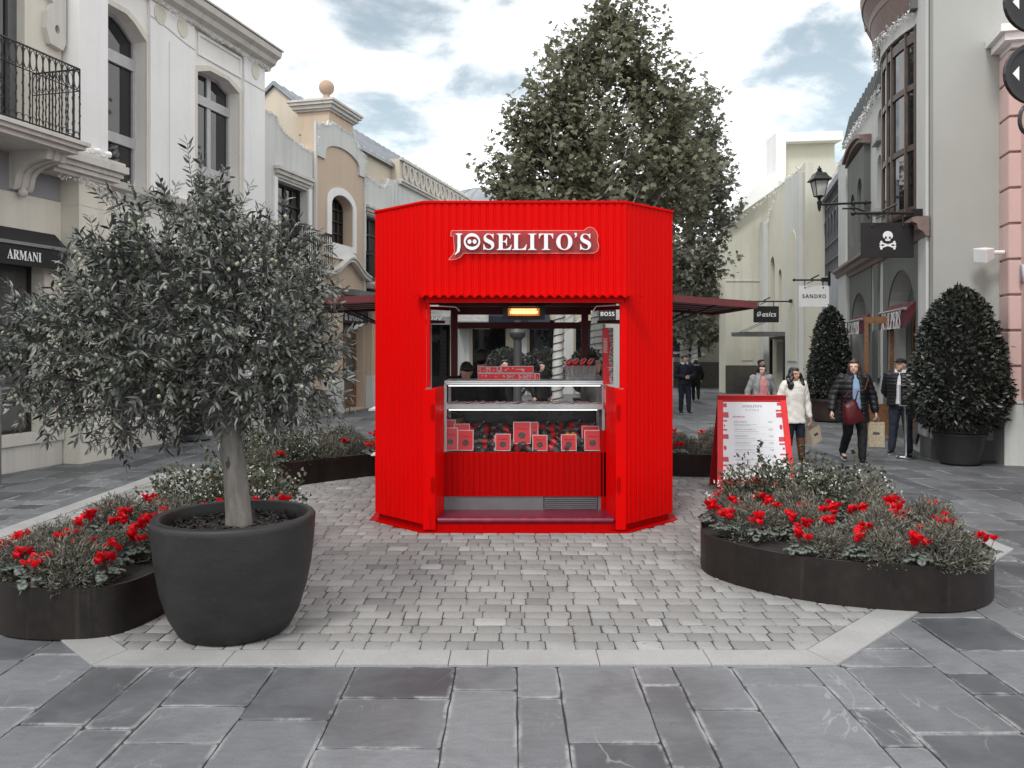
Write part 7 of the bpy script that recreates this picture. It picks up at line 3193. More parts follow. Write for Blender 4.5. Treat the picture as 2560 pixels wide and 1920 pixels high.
def asics(m):
    g = text_mb('asics', lambda a, b, d: m(.105 + a, b, d), width=.50, bold='italic')
    pts = [(-.33, -.075), (-.24, .02), (-.20, .065), (-.235, .085), (-.29, .06), (-.325, .0), (-.30, -.055), (-.24, -.05), (-.18, .01)]
    pts = spline(pts, 5, closed=False)
    for a, b in zip(pts[:-1], pts[1:]):
        a, b = Vector(a), Vector(b)
        n = (b - a).normalized()
        p = Vector((-n.y, n.x)) * .013
        g.slab([[tuple(a + p), tuple(a - p), tuple(b - p), tuple(b + p)]], m, 0, .004)
    return g, M_white


def roundel(m):
    g = MB()
    g.slab([arc(0, .05, .17, .17, 0, 345, 23), arc(0, .05, .155, .155, 0, 345, 23)], m, 0, .004)
    g.slab([[(-.02, .17), (.0, .14), (-.03, .09), (.02, .07), (.09, .06), (.11, .0), (.05, -.06), (-.03, -.07), (-.08, -.02), (-.08, .05), (-.05, .10), (-.05, .15)]], m, 0, .004)
    g.slab([rect(-.16, .16, -.19, -.17)], m, 0, .004)
    return g, plain("sign_greyblue", (.35, .37, .40), .5)


zs = 1.9
hanging_sign('black hanging sign with white skull and crossbones on the grey corner house', (1916.5 - 1106) * 14.3 / 1754, 14.3, 1.9 + (750 - 519) * 14.3 / 1754, .92, .615, (1998 - 1106) * 14.3 / 1754, M_signblack, skull)
hanging_sign('white hanging sign with black SANDRO lettering', (1758 - 1106) * 24.2 / 1754, 24.2, 1.9 + (750 - 640) * 24.2 / 1754, .90, .63, 9.45, M_signwhite, lambda m: (text_mb('SANDRO', m, width=.70, bold='sans', spacing=1.12), M_signblack))
hanging_sign('dark hanging sign with white asics lettering on the cream house', (1655 - 1106) * 29 / 1754, 29, 1.9 + (750 - 679) * 29 / 1754, .90, .58, 10.12, M_signblack, asics)
hanging_sign('navy hanging sign with a round emblem, far down the street', (1506 - 1106) * 37 / 1754, 37, 1.9 + (750 - 706) * 37 / 1754, .75, .55, 9.2, M_navysign, roundel)
f1 = hanging_sign('small black hanging sign reading BOSS seen through the kiosk', 2.35, 20, 2.72, .42, .36, 2.75, M_signblack, lambda m: (text_mb('BOSS', m, width=.34, bold='sans'), M_white))
f = MB()
f.tube([(2.78, 20, .0), (2.78, 20, 3.1)], .03, 8)
obj('post', f, M_black, f1)

# wall lantern on its scrolled arm
LY = 19.4
lx0 = (1770 - 1106) * LY / 1754
lan = thing('wall_lantern', 'black street lantern with frosted glass on a wall arm over the right side', 'lantern', (lx0, LY, 5.0))
wx = (1880 - 1106) * LY / 1754
f = MB()
za = 1.9 + (750 - 440) * LY / 1754 - .02
f.tube([(lx0, LY, za), (wx + .1, LY, za + .05)], .028, 8)
f.tube([(lx0 + .55, LY, za - .10), (wx - .35, LY, za - .09), (wx - .15, LY, za - .16), (wx - .02, LY, za - .34)], .02, 6)
for x, z in ((lx0, za), (lx0 + .82, za + .02), (wx - .12, za + .04), (lx0 + .82, za - .1)):
    f.ball((x, LY, z), (.035, .035, .07), 10, 8)
f.box(wx + .06, wx + .14, LY - .06, LY + .06, za - .5, za + .25)
f.lathe([(.02, za - .16), (.035, za - .1), (.05, za), (.06, za + .06), (.03, za + .1), (.05, za + .16), (.10, za + .2)], 12, (lx0, LY, 0))
obj('arm', f, M_black, lan, smooth=40)
zl = za + .2
f = MB()
for sx, sy in ((1, 1), (1, -1), (-1, -1), (-1, 1)):
    f.tube([(lx0 + sx * .12, LY + sy * .12, zl), (lx0 + sx * .20, LY + sy * .20, zl + .46)], .014, 5)
f.lathe([(.17, zl - .01), (.185, zl), (.17, zl + .012)], 4, (lx0, LY, 0))
f.box(lx0 - .12, lx0 + .12, LY - .12, LY + .12, zl - .02, zl)
vs = []
for r, z in ((.27, zl + .46), (.28, zl + .49), (.20, zl + .60), (.15, zl + .70), (.07, zl + .73), (.07, zl + .77)):
    vs.append([(lx0 - r, LY - r, z), (lx0 + r, LY - r, z), (lx0 + r, LY + r, z), (lx0 - r, LY + r, z)])
f.add([p for v in vs for p in v], [(3, 2, 1, 0), tuple(20 + i for i in range(4))] + [(4 * i + j, 4 * i + (j + 1) % 4, 4 * i + 4 + (j + 1) % 4, 4 * i + 4 + j) for i in range(5) for j in range(4)])
f.ball((lx0, LY, zl + .82), (.07, .07, .06), 10, 8)
f.ball((lx0, LY, zl + .90), .03, 8, 6)
obj('lantern_cage', f, M_black, lan)
f = MB()
f.hexa([(lx0 - .115, LY - .115, zl + .004), (lx0 + .115, LY - .115, zl + .004), (lx0 + .115, LY + .115, zl + .004), (lx0 - .115, LY + .115, zl + .004),
        (lx0 - .19, LY - .19, zl + .45), (lx0 + .19, LY - .19, zl + .45), (lx0 + .19, LY + .19, zl + .45), (lx0 - .19, LY + .19, zl + .45)])
obj('glass', f, plain("frosted_glass", (.50, .50, .48), .35, var=.2, scale=4), lan)
for ch in lan.children:
    if ch.name.split('.')[0] in ('lantern_cage', 'glass'):
        ch.scale = (.78,) * 3
        ch.location = (0, 0, (zl - 5.0) * .22)

# lamp post behind the kiosk
lp = thing('lamp_post', 'grey fluted lamp post standing behind the kiosk', 'lamp post', ((1118 - 1106) * 16.5 / 1754, 16.5, .012))
x0 = ORIG[lp][0]
f = MB()
f.lathe([(.20, .012), (.20, .1), (.14, .18), (.12, .5), (.10, .6), (.085, .9), (.085, 2.05), (.16, 2.12), (.17, 2.2), (.10, 2.3), (.07, 2.42), (.08, 2.46), (.06, 2.6), (.05, 3.5)], 20, (x0, 16.5, 0))
obj('post', f, plain("post_grey", (.07, .07, .072), .5, metal=.3), lp, smooth=40)
f = MB()
f.lathe([(.05, 3.5), (.09, 3.55), (.12, 3.6), (.17, 4.0), (.2, 4.02), (.08, 4.2), (.01, 4.26)], 8, (x0, 16.5, 0))
obj('lantern', f, M_black, lp)

# signpost at the right edge
wf = thing('direction_sign', 'black oval direction plates with white arrows at the upper right edge', 'sign', (5.35, 7.0, 0))
f = MB()
f.tube([(5.35, 7.0, .0), (5.35, 7.0, 5.2)], .045, 12)
f.lathe([(.12, 0), (.12, .04), (.06, .10)], 16, (5.35, 7.0, 0))
obj('post', f, M_black, wf)
KW = 7.0 / 1754
for i, (dyc, hh) in enumerate(((165, 66), (12, 66), (-140, 66))):
    zc = 1.9 + (750 - dyc) * KW
    hz = hh * KW
    xl = (2158 - 1106) * KW
    xr = xl + 1.75
    pl = arc(xl + hz, zc, hz * 1.0, hz, 90, 270, 14) + arc(xr - hz, zc, hz, hz, -90, 90, 14)
    pin = [(x + (.035 if x < (xl + xr) / 2 else -.035) * min(1, abs(x - (xl + hz if x < (xl + xr) / 2 else xr - hz)) / hz + .0), zc + (z - zc) * .86) for x, z in pl]
    f = MB()
    f.slab([pl], lambda a, b, d: (a, 7.0 + d, b), -.07, -.05)
    po = obj('plate', f, M_signblack, wf)
    f = MB()
    f.slab([pl, pin], lambda a, b, d: (a, 7.0 + d, b), -.09, -.0701)
    obj('rim', f, M_black, po)
    f = MB()
    ax = (2183 - 1106) * KW
    f.slab([[(ax - .028, zc + .0), (ax + .028, zc - .062), (ax + .028, zc + .062)]], lambda a, b, d: (a, 7.0 + d, b), -.075, -.0702)
    obj('arrow', f, M_white, po)
    f = MB()
    f.tube([(xl + hz * 1.6, 7.0 - .06, zc - hz), (xl + hz * 1.6, 7.0 - .06, zc - hz - .09)], .02, 6)
    obj('link', f, M_black, po)
f = MB()
cx, cz, q = (2212 - 1106) * KW, 1.9 + (750 - 262) * KW, .11
f.tube([(cx + .07 * math.cos(t), 6.95, cz + .12 * math.sin(t)) for t in [2 * PI * i / 20 for i in range(21)]], .016, 6, cap=False)
obj('ring', f, M_black, wf)

# ------------------------------------------------------------------ menu board on the cobbles
BX, BY = 3.20, 10.85
mbd = thing('menu_board', 'red A-frame menu board with white poster standing on the cobbles', 'menu board', (BX, BY, .012))
rotb = Matrix.Rotation(R(-4), 3, 'Z')
Mred3 = plain("signal_red_plastic", (.70, .010, .014), .42, var=.12)
def fr(a, b, d, back=False):
    """front panel coordinates: a across, b up the slope, d out of the face"""
    t = R(14)
    y = b * math.sin(t) - d * math.cos(t) - .31
    z = b * math.cos(t) + d * math.sin(t)
    v = rotb @ Vector((a, -y if back else y, 0))
    return (BX + v.x, BY + v.y, z + .012)
HB_ = 1.29
wb, wt = .505, .445
def side(b):
    return wb + (wt - wb) * b / HB_
outl = [(-side(0), 0), (-side(0) + .2, 0), (-side(0) + .215, .06), (-side(0) + .27, .10), (side(0) - .27, .10), (side(0) - .215, .06), (side(0) - .2, 0), (side(0), 0), (side(HB_), HB_), (-side(HB_), HB_)]
hole = [(-side(.17) + .075, .17), (side(.17) - .075, .17), (side(1.2) - .075, 1.21), (-side(1.2) + .075, 1.21)]
f = MB()
f.slab([outl, hole], fr, -.03, 0)
obj('front_frame', f, Mred3, mbd, bevel=.004)
f = MB()
f.slab([outl], lambda a, b, d: fr(a, b, d, True), -.03, 0)
obj('back_panel', f, plain("dark_red_plastic", (.45, .006, .010), .45), mbd)
f = MB()
f.slab([[(-side(.1) + .07, .15), (side(.1) - .07, .15), (side(1.2) - .07, 1.225), (-side(1.2) + .07, 1.225)]], fr, -.026, -.012)
po = obj('poster', f, plain("poster_white", (.70, .71, .74), .35, var=.03), mbd)
M_posterred = plain("poster_red", (.50, .05, .07), .4)
M_ink = plain("grey_ink", (.22, .22, .23), .6)
M_inkl = plain("light_ink", (.42, .42, .43), .6)
f = MB()
for sx, items in ((-1, ((1.15, .05, .05), (1.02, .075, .07), (.94, .055, .016), (.875, .02, .03), (.82, .055, .018), (.73, .075, .06), (.58, .04, .065), (.43, .075, .06), (.35, .06, .022), (.27, .035, .05))),
                  (1, ((1.17, .05, .04), (1.08, .075, .022), (1.02, .075, .06), (.86, .04, .07), (.70, .075, .06), (.635, .075, .02), (.575, .03, .035), (.575, .07, .0), (.50, .08, .02), (.41, .07, .05)))):
    for b, w_, h_ in items:
        if h_ <= 0:
            continue
        e = side(b) - .072
        if w_ < .045:
            f.slab([[(sx * (e - .01 - w_ * .5 + w_ * .5 * math.cos(t)), b + h_ / 2 * math.sin(t)) for t in [2 * PI * q / 12 for q in range(12)]]], fr, -.0118, -.0105)
        else:
            f.slab([[(sx * e, b - h_ / 2), (sx * (e - w_), b - h_ / 2 - .004), (sx * (e - w_), b + h_ / 2), (sx * e, b + h_ / 2)]], fr, -.0118, -.0105)
obj('poster_pattern', f, M_posterred, po)
def bt(s, a, b, w, mat, bold=False, align='LEFT', nm='lettering'):
    t = text_mb(s, lambda x, y, d: fr(a + x, b + y, -.0115 + d * .3), width=w, bold=bold, align=align)
    return t
tx = bt("JOSELITO’S", 0, 1.135, .26, M_ink, 'serif', 'CENTER')
t2 = bt("B I S T R O", 0, 1.085, .17, M_ink, False, 'CENTER')
tx.add(t2.v, t2.f)
for s, b, w_, a in (("JAMÓN JOSELITO", .925, .18, -.25), ("CAÑA DE LOMO JOSELITO", .825, .28, -.25), ("COPPA JOSELITO", .735, .18, -.25), ("CHORIZO JOSELITO", .645, .21, -.25), ("SALCHICHÓN JOSELITO", .555, .26, -.25),
                    ("SOBRASADA", .46, .12, -.23), ("LA GILDA DE PANA", .355, .2, -.23), ("MONTADOS", .255, .12, -.23)):
    t2 = bt(s, a, b, w_, M_ink)
    tx.add(t2.v, t2.f)
    t2 = bt("9,50", .20, b, .055, M_ink)
    tx.add(t2.v, t2.f)
obj('lettering', tx, M_ink, po)
f = MB()
for b, w_ in ((.893, .30), (.88, .22), (.797, .32), (.705, .28), (.615, .29), (.523, .31), (.43, .30), (.418, .2), (.325, .30), (.312, .2), (.225, .25), (.19, .13)):
    f.slab([rect(-.25, -.25 + w_, b - .003, b + .003)], fr, -.0118, -.0112)
for b in (.858, .768, .68, .59, .49):
    f.slab([rect(-.25, .27, b - .0012, b + .0012)], fr, -.0118, -.0112)
obj('small_print', f, M_inkl, po)
obj('heading', bt("BOCADILLOS", -.255, .995, .155, None, 'sans'), M_posterred, po)

# stanchion with a notice
st = thing('notice_stand', 'steel stanchion with framed black notice by the shop door', 'sign stand', (6.74, 13.9, .012))
f = MB()
f.lathe([(.165, .012), (.165, .03), (.15, .045), (.03, .055), (.028, .07), (.028, .86), (.04, .87), (.04, .895), (.02, .90)], 32, (6.74, 13.9, 0))
obj('pole', f, plain("polished_steel", (.6, .6, .61), .12, metal=1, var=.04), st, smooth=40)
f = MB()
m_ = lambda a, b, d: (6.74 + a, 13.9 - d, 1.075 + b)
f.slab([rect(-.105, .105, -.18, .18), rect(-.09, .09, -.165, .165)], m_, -.012, .012)
obj('frame', f, plain("frame_steel", (.5, .5, .51), .35, metal=.5), st)
f = MB()
f.slab([rect(-.0895, .0895, -.1645, .1645)], m_, -.01, .004)
pn = obj('notice', f, M_signblack, st)
f = MB()
for i, (b, w_) in enumerate(((.10, .10), (.085, .12), (.07, .09), (.04, .13), (.0, .07), (-.015, .12), (-.03, .12), (-.045, .1), (-.06, .12), (-.11, .05))):
    f.slab([rect(-w_ / 2, w_ / 2, b - .004, b + .002)], m_, .0045, .006)
obj('small_print', f, M_ink, pn)

# slim post at the left edge
bp = thing('metal_post', 'slim grey metal post at the far left edge of the pavement', 'post', (-6.93, 11.0, 0))
f = MB()
f.lathe([(.06, 0), (.06, .02), (.03, .03), (.03, 1.35), (.02, 1.37)], 14, (-6.95, 11.0, 0))
obj('post', f, M_greymetal, bp, smooth=40)

# white table edge peeping out beside the kiosk on the left
tb = thing('cafe_table', 'white cafe table just showing behind the left edge of the kiosk', 'table', (-1.75, 11.9, .012))
f = MB()
f.box(-2.05, -1.45, 11.6, 12.2, .99, 1.015)
f.lathe([(.2, .33), (.03, .36), (.03, .99)], 12, (-1.75, 11.9, 0))
f.box(-2.02, -1.48, 11.62, 12.18, .345, .365)
obj('table_top', f, M_white, tb)

# ------------------------------------------------------------------ bags the walkers carry
def hand_point(base, heading, H, w):
    m = Matrix.Rotation(heading, 3, 'Z')
    return Vector(base) + m @ Vector((w[0] * H, w[1] * H, w[2] * H))


def paper_bag(label, top, w, h, d, rotz, tilt=0, mark=None, weave=False):
    t = thing('paper_bag', label, 'shopping bag', tuple(top))
    m3 = Matrix.Rotation(rotz, 3, 'Z') @ Matrix.Rotation(tilt, 3, 'Y')
    L = lambda x, y, z: tuple(Vector(top) + m3 @ Vector((x, y, z)))
    f = MB()
    a = [L(-w / 2, -d / 2, -.10 - h), L(w / 2, -d / 2, -.10 - h), L(w / 2, d / 2, -.10 - h), L(-w / 2, d / 2, -.10 - h), L(-w / 2, -d / 2, -.10), L(w / 2, -d / 2, -.10), L(w / 2, d / 2, -.10), L(-w / 2, d / 2, -.10)]
    f.add(a, [(3, 2, 1, 0), (0, 1, 5, 4), (1, 2, 6, 5), (2, 3, 7, 6), (3, 0, 4, 7)])
    obj('bag_body', f, plain("woven_paper", (.36, .31, .22), .85, var=.35, scale=38) if weave else M_kraft, t, recalc=False)
    f = MB()
    for y in (-d / 2, d / 2):
        f.tube([L(-w * .2, y, -.10), L(-w * .12, y * .6, -.03), L(0, 0, .0), L(w * .12, y * .6, -.03), L(w * .2, y, -.10)], .006, 5)
    obj('handle', f, plain("cord", (.2, .17, .13), .8), t, smooth=True)
    if mark:
        f = MB()
        f.slab([rect(-.05, .05, -.02, .02)], lambda x, y, q: L(x, -d / 2 - .001 - q, -.10 - h * .45 + y), 0, .001)
        obj('label', f, plain("bag_mark", (.05, .05, .045), .7), t)
    return t


w = hand_point(W1, R(-8), 1.69, (.205, -.012, .452))
paper_bag('tall woven-look paper bag held by the woman in the black padded coat', w, .25, .40, .13, R(-25), 0, True, True)
w = hand_point(W2, R(14), 1.57, (.188, -.012, .430))
paper_bag('brown kraft paper bag hanging from the white-coated woman', w, .26, .27, .12, R(35), R(-16), True)
hb = thing('handbag', 'burgundy leather handbag on a shoulder strap of the woman in the black coat', 'handbag', (5.47, 13.12, .85))
f = MB()
c = Vector((5.47, 13.08, .86))
m3 = Matrix.Rotation(R(-14), 3, 'Y')
def LB(x, y, z):
    return tuple(c + m3 @ Vector((x, y, z)))
rows = [(-.19, .15, .055), (-.17, .165, .07), (-.05, .15, .075), (.08, .125, .06), (.16, .11, .035), (.165, .105, .015)]
n = 20
vs, fs = [], []
for z, rx, ry in rows:
    for k_ in range(n):
        a = 2 * PI * k_ / n
        ca, sa = math.cos(a), math.sin(a)
        vs.append(LB(rx * math.copysign(abs(ca) ** .6, ca), ry * math.copysign(abs(sa) ** .8, sa) + .012 * math.sin(7 * z * 6 + 3 * a), z + .02 * (ca if z > .1 else 0)))
for i in range(len(rows) - 1):
    for k_ in range(n):
        fs.append((i * n + k_, i * n + (k_ + 1) % n, (i + 1) * n + (k_ + 1) % n, (i + 1) * n + k_))
fs += [tuple(range(n - 1, -1, -1)), tuple((len(rows) - 1) * n + k_ for k_ in range(n))]
f.add(vs, fs)
obj('bag_body', f, M_redlea, hb, smooth=50)
f = MB()
f.tube([LB(.09, -.02, .15), LB(.16, -.04, .30), (5.70, 13.10, 1.22), (5.78, 13.16, 1.40), (5.80, 13.32, 1.445)], .012, 6, flat=.5)
obj('strap', f, M_brownlea, hb, smooth=True)
f = MB()
f.tube([LB(-.07, -.03, .15), LB(-.07, -.05, .27), LB(0, -.05, .32), LB(.05, -.05, .27), LB(.06, -.03, .15)], .009, 6)
obj('handle', f, M_redlea, hb, smooth=True)

# ------------------------------------------------------------------ goods in and on the display case
KY = 1754.0
def p5(x, y, Y):
    dx, dy = (900 + x / 2.5134) / 1.1573, (700 + y / 2.5134) / 1.1573
    return (dx - 1106) * Y / KY, 1.9 - (dy - 750) * Y / KY


M_card = plain("red_card", (.66, .012, .022), .35, var=.08)
M_cardw = plain("white_card", (.72, .70, .70), .5, var=.05)
M_window = plain("pack_window", (.045, .030, .028), .3, var=.7, scale=40)
M_meat = plain("cured_meat", (.055, .012, .012), .35, var=.6, scale=22)
M_sausage = plain("sausage_skin", (.085, .070, .066), .4, var=.7, scale=28)
M_plastic = clear_glass("cling_film", tint=(.9, .9, .9), haze=.12, rough=.15)


def card_proto(w, h):
    t = thing('meat_packet', None, 'packet')
    f = MB()
    f.box(-w / 2, w / 2, -.004, .004, 0, h)
    obj('card', f, M_cardw, t)
    f = MB()
    f.box(-w / 2 + .006, w / 2 - .006, -.0048, -.0041, .006, h - .006)
    fo = obj('print', f, M_card, t)
    f = MB()
    f.slab([arc(0, h * .38, w * .22, w * .19, 0, 342, 19)], lambda a, b, d: (a, -.005 - d, b), 0, .001)
    obj('window', f, M_window, fo)
    tx = text_mb('JOSELITO', lambda a, b, d: (a, -.005 - d * .2, h * .68 + b), width=w * .62, bold='serif')
    t2 = text_mb('JABUGO', lambda a, b, d: (a, -.005 - d * .2, h * .1 + b), width=w * .3)
    t2.cur = 0
    obj('lettering', tx, plain("dark_ink", (.06, .004, .006), .5), fo)
    return t


cards = {}
CARD_LABELS = []
def put_card(x, y0, y1, w, label, Y=8.92, lean=10, turn=0):
    X, z0 = p5(x, y1, Y)
    _, z1 = p5(x, y0, Y)
    W = w * .001745 * Y / 8.9
    z0 = max(z0, .746)
    h = (z1 - z0) / math.cos(R(lean))
    t = card_proto(W, h)
    t.location = (X, Y, z0)
    t.rotation_euler = (R(-lean), 0, R(turn))
    t['label'] = label
    t['group'] = 'red card packets in the display case'
    return t


DEPTHS = [(662, 945, 1072, 100, 'red meat packet second from the left in the front row', 8.90), (568, 930, 1072, 90, 'dark red packet at the left end of the front row', 8.91),
          (898, 968, 1074, 95, 'small bright red packet standing left of the tall middle packet', 8.89), (1018, 893, 1030, 108, 'tallest red packet in the middle of the display case', 8.96),
          (1095, 893, 1000, 50, 'narrow red packet peeping out behind the tallest packet', 9.0), (1130, 975, 1074, 94, 'small red packet just right of the tallest packet', 8.89),
          (1312, 972, 1074, 97, 'small red packet between the sausages and the right end', 8.89), (1462, 945, 1074, 102, 'large red packet in front at the right end', 8.89),
          (1450, 918, 1050, 110, 'pale-edged packet standing behind the right-end packet', 8.97), (872, 978, 1072, 60, 'packet edge leaning left behind the small bright red packet', 8.93),
          (640, 905, 1040, 100, 'clear-wrapped packet standing behind the second left packet', 8.98), (560, 880, 1030, 80, 'clear-wrapped pink packet at the left end, behind the front row', 9.02)]
for x, y0, y1, w_, lab, Y in DEPTHS:
    put_card(x, y0, y1, w_, lab, Y, 9, rg.uniform(-5, 5))
# sausages: one built with its parts, the rest copied
sp_ = thing('cured_sausage', 'dark cured sausage in clear wrap lying in the display case', 'sausage', (0, 0, 0), 'cured sausages piled in the display case')
f = MB()
f.tube([(-.075, 0, 0), (-.068, 0, 0), (-.04, .004, .003), (0, .008, .005), (.04, .004, .003), (.068, 0, 0), (.075, 0, 0)], [.006, .018, .026, .028, .026, .018, .006], 12)
obj('casing', f, M_sausage, sp_, smooth=True)
f = MB()
f.tube([(-.018, .0075, .0048), (.018, .0075, .0048)], [.0285, .0285], 12, cap=False)
obj('band', f, M_card, sp_, smooth=True, recalc=False)
f = MB()
f.tube([(.074, 0, 0), (.085, .003, .004), (.092, .0, .012)], .003, 5)
obj('string', f, M_cardw, sp_)
spots = []
r5 = random.Random(9)
for row, (Y, z) in enumerate(((8.97, .785), (9.04, .84), (9.11, .90), (9.18, .955), (9.23, .99))):
    for q in range(12):
        X = DXL + .12 + (DXR - DXL - .24) * (q + r5.uniform(.2, .8)) / 12
        spots.append((X, Y + r5.uniform(-.02, .02), z + r5.uniform(-.008, .012), r5.uniform(0, 3.1)))
for i, (X, Y, z, a) in enumerate(spots):
    if i == 0:
        o = sp_
        o.location = (X, Y, z)
        o.rotation_euler = (r5.uniform(-.4, .4), r5.uniform(-.5, .5), a)
    else:
        o = dup(sp_, (X, Y, z), a, r5.uniform(1.1, 1.6))
        o.rotation_euler = (r5.uniform(-.5, .5), r5.uniform(-.6, .6), a)
# oranges-like yellow cheeses
for i, x in enumerate((1300, 1335)):
    X, z = p5(x, 940, 9.12)
    t = thing('yellow_fruit', 'yellow round fruit in the display case, ' + ('the left of the two' if i == 0 else 'the right of the two'), 'fruit', (X, 9.05, .92))
    f = MB()
    f.ball((X, 9.05, .925), (.034, .034, .031), 16, 10)
    obj('peel', f, plain("yellow_peel", (.55, .27, .03), .45, var=.2, scale=40), t, smooth=True)
    f = MB()
    f.lathe([(.004, .954), (.003, .958)], 6, (X, 9.05, 0))
    obj('stalk', f, M_twig, t)
# sachets lying on the shelf
M_sach = plain("sachet_pink", (.42, .10, .12), .3, var=.4, scale=30)
s0_ = thing('meat_sachet', 'thin red and white sachet lying on the shelf of the display case', 'sachet', (0, 0, 0), 'sachets laid along the shelf')
f = MB()
f.box(-.055, .055, -.08, .08, 0, .004)
f.box(-.058, .058, -.083, -.07, .0041, .0052)
so_ = obj('pouch', f, M_cardw, s0_)
f = MB()
f.box(-.045, .045, -.066, .06, .0042, .0062)
obj('print', f, M_sach, s0_)
for q in range(22):
    X = DXL + .07 + (DXR - DXL - .14) * q / 21
    o = s0_ if q == 0 else dup(s0_, (0, 0, 0))
    o.location = (X, 9.0 + r5.uniform(-.015, .015), 1.2755 + r5.uniform(.004, .012))
    o.rotation_euler = (R(r5.uniform(1, 4)), R(r5.uniform(-14, -7)), R(r5.uniform(-18, 18)))
# basket
X, z = p5(592, 830, 9.3)
bk_ = thing('wicker_basket', 'small wicker basket at the left of the display case under the shelf', 'basket', (X, 9.33, 1.0))
f = MB()
zb = .96
f.lathe([(.085, zb), (.10, zb + .03), (.11, zb + .12), (.105, zb + .13), (.098, zb + .12), (.08, zb + .01)], 24, (X, 9.33, 0))
wk = NT("wicker")
wv = wk.n('ShaderNodeTexWave', wave_type='BANDS', bands_direction='Z')
wk.t.links.new(wk.co(), wv.inputs['Vector'])
wv.inputs['Scale'].default_value = 28
wv.inputs['Distortion'].default_value = 3
wk.base(wk.mix(wv.outputs[1], (.10, .08, .05), (.30, .25, .17)))
wk.rough(.8)
wk.bump(wv.outputs[1], .6, .01)
obj('basket_body', f, wk.m, bk_, smooth=50)
f = MB()
f.tube([(X + .105 * math.cos(t), 9.33, zb + .12 + .07 * math.sin(t)) for t in [PI * q / 10 for q in range(11)]], .007, 6)
obj('handle', f, wk.m, bk_)
f = MB()
f.box(DXL + .003, DXR - .003, 9.26, 9.405, .945, .958)
obj('rear_ledge', f, plain("tray_grey2", (.2, .2, .21), .4, metal=.6), dc)

# gift boxes on the counter
def gift_box(label, x0, x1, y0, y1, Y=8.98, text=None, group='small red boxes stacked on the steel counter'):
    X0, z1 = p5(x0, y0, Y)
    X1, z0 = p5(x1, y1, Y)
    t = thing('gift_box', label, 'box', ((X0 + X1) / 2, Y + .05, z0), group)
    f = MB()
    f.box(X0 + .001, X1 - .001, Y, Y + .10, z0, z1)
    b = obj('carton', f, M_cardw, t)
    f = MB()
    e = .0045
    f.box(X0 + e, X1 - e, Y - .0014, Y - .0004, z0 + e, z1 - e)
    p = obj('print', f, M_card, t)
    f = MB()
    rr_ = random.Random(int(x0 * 7))
    zc = (z0 + z1) / 2
    for q in range(max(1, int((X1 - X0) / .05))):
        c_ = (X0 + e + .012 + (X1 - X0 - 2 * e - .024) * rr_.random(), zc + (z1 - z0) * rr_.uniform(-.2, .2))
        r_ = rr_.choice([.004, .007, .0095])
        f.slab([arc(c_[0], c_[1], r_, r_, 0, 330, 11)] + ([arc(c_[0], c_[1], r_ * .6, r_ * .6, 0, 330, 11)] if r_ > .006 else []), lambda a, b, d: (a, Y - .0015 - d, b), 0, .0006 + q * .00003)
    obj('pattern', f, M_cardw, p)
    if text:
        obj('lettering', text_mb(text, lambda a, b, d: ((X0 + X1) / 2 + .03 + a, Y - .0016 - d * .3, zc + b), width=.10, bold='serif'), M_cardw, p)
    return t


gift_box('long red box at the left of the lower row on the counter', 740, 928, 587, 626)
for i, (a, b) in enumerate(((930, 957), (959, 1000), (1002, 1028), (1030, 1050), (1052, 1069), (1071, 1098), (1100, 1131))):
    gift_box('small red box, number ' + ('one', 'two', 'three', 'four', 'five', 'six', 'seven')[i] + ' rightwards of the long one in the lower row', a, b, 587, 626)
for i, (a, b) in enumerate(((738, 755), (757, 795), (797, 816), (819, 862), (864, 886))):
    gift_box('small red box, ' + ('first', 'second', 'third', 'fourth', 'fifth')[i] + ' from the left in the upper row on the counter', a, b, 544, 584)
gift_box('long red lettered box at the right of the upper row on the counter', 888, 1090, 541, 584, text="JOSELITO’S")
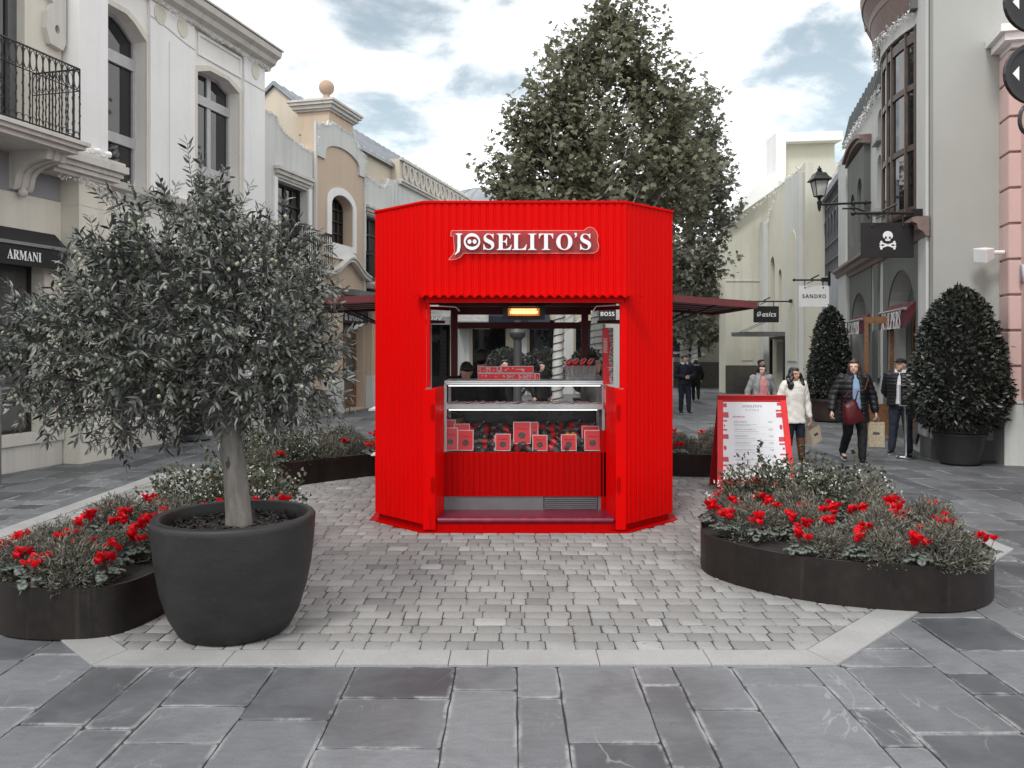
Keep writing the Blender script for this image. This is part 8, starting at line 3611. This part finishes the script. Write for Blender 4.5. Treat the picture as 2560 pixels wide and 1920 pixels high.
# tall boxes hung beside the right jamb
M_floral = NT("floral_print")
fv = M_floral.n('ShaderNodeTexVoronoi')
M_floral.t.links.new(M_floral.co(), fv.inputs['Vector'])
fv.inputs['Scale'].default_value = 42
M_floral.base(M_floral.mix(M_floral.rng(fv.outputs['Distance'], .15, .6, 0, 1), (.62, .60, .60), (.16, .14, .15)))
M_floral.rough(.4)
for i, (y0, y1) in enumerate(((300, 548), (552, 655), (660, 812))):
    Y = 8.80
    X0, z1 = p5(1528, y0, Y)
    X1, z0 = p5(1592 if i < 2 else 1556, y1, Y)
    t = thing('tall_gift_box', ('tall red lettered box, topmost of the stack beside the right jamb', 'short red box in the middle of the stack beside the right jamb', 'red lettered box, lowest of the stack beside the right jamb')[i], 'box', ((X0 + X1) / 2, Y, z0))
    f = MB()
    f.box(X0, X1, Y, Y + .09, z0, z1)
    b = obj('carton', f, M_card, t, bevel=.003)
    f = MB()
    xm = X0 + (X1 - X0) * .62
    f.slab([[(xm + .012, z0 + .004), (X1 - .003, z0 + .004), (X1 - .003, z1 - .004), (xm - .01, z1 - .004), (xm + .008, (z0 + z1) / 2), (xm - .012, z0 + .08)]], lambda a, b_, d: (a, Y - .001 - d, b_), 0, .001)
    obj('floral_print', f, M_floral.m, b)
    if i != 1:
        tx = MB()
        for q in (0, 1):
            t2 = text_mb('JOSELITO', lambda a, b_, d: (X0 + .014 + q * .022 - b_, Y - .0012 - d * .3, (z0 + z1) / 2 + .02 + a), width=min(.16, (z1 - z0) * .55), bold='serif')
            tx.add(t2.v, t2.f)
        obj('lettering', tx, M_cardw, b)
f = MB()
f.box(XR - .20, XR - .125, FY + .50, FY + .62, .14, 1.0)
kpart('inner_jamb', f, M_red2)
# paper cones in a clear holder
X, z = p5(1385, 600, 9.15)
hd_ = thing('cone_holder', 'clear acrylic holder for paper cones on the right of the counter', 'holder', (X, 9.2, 1.536))
f = MB()
f.box(X - .17, X + .17, 9.12, 9.124, 1.537, 1.69)
f.box(X - .17, X + .17, 9.28, 9.284, 1.537, 1.69)
f.box(X - .17, X + .17, 9.1241, 9.2799, 1.685, 1.69)
obj('acrylic', f, M_plastic, hd_)
for i, q in enumerate((-.115, -.05, .02, .095)):
    t = thing('paper_cone', ('red paper cone, leftmost of four in the clear holder', 'red paper cone, second from the left in the clear holder', 'red paper cone, third from the left in the clear holder', 'red paper cone, rightmost of four in the clear holder')[i], 'paper cone', (X + q, 9.19, 1.58), 'red paper cones in the clear holder')
    f = MB()
    n = 16
    vs = [(X + q - .01 * i + .004, 9.19, 1.585)]
    for k_ in range(n):
        a = 2 * PI * k_ / n
        vs.append((X + q + .038 * math.cos(a) + .012 * (i - 1), 9.19 + .03 * math.sin(a), 1.745 + .028 * math.sin(a + .8)))
    f.add(vs, [(0, 1 + (k_ + 1) % n, 1 + k_) for k_ in range(n)])
    obj('paper', f, M_card, t, recalc=False, smooth=True)
    f = MB()
    f.tube([vs[1 + k_ % n] for k_ in range(n + 1)], .0022, 4, cap=False)
    obj('rim', f, M_cardw, t)
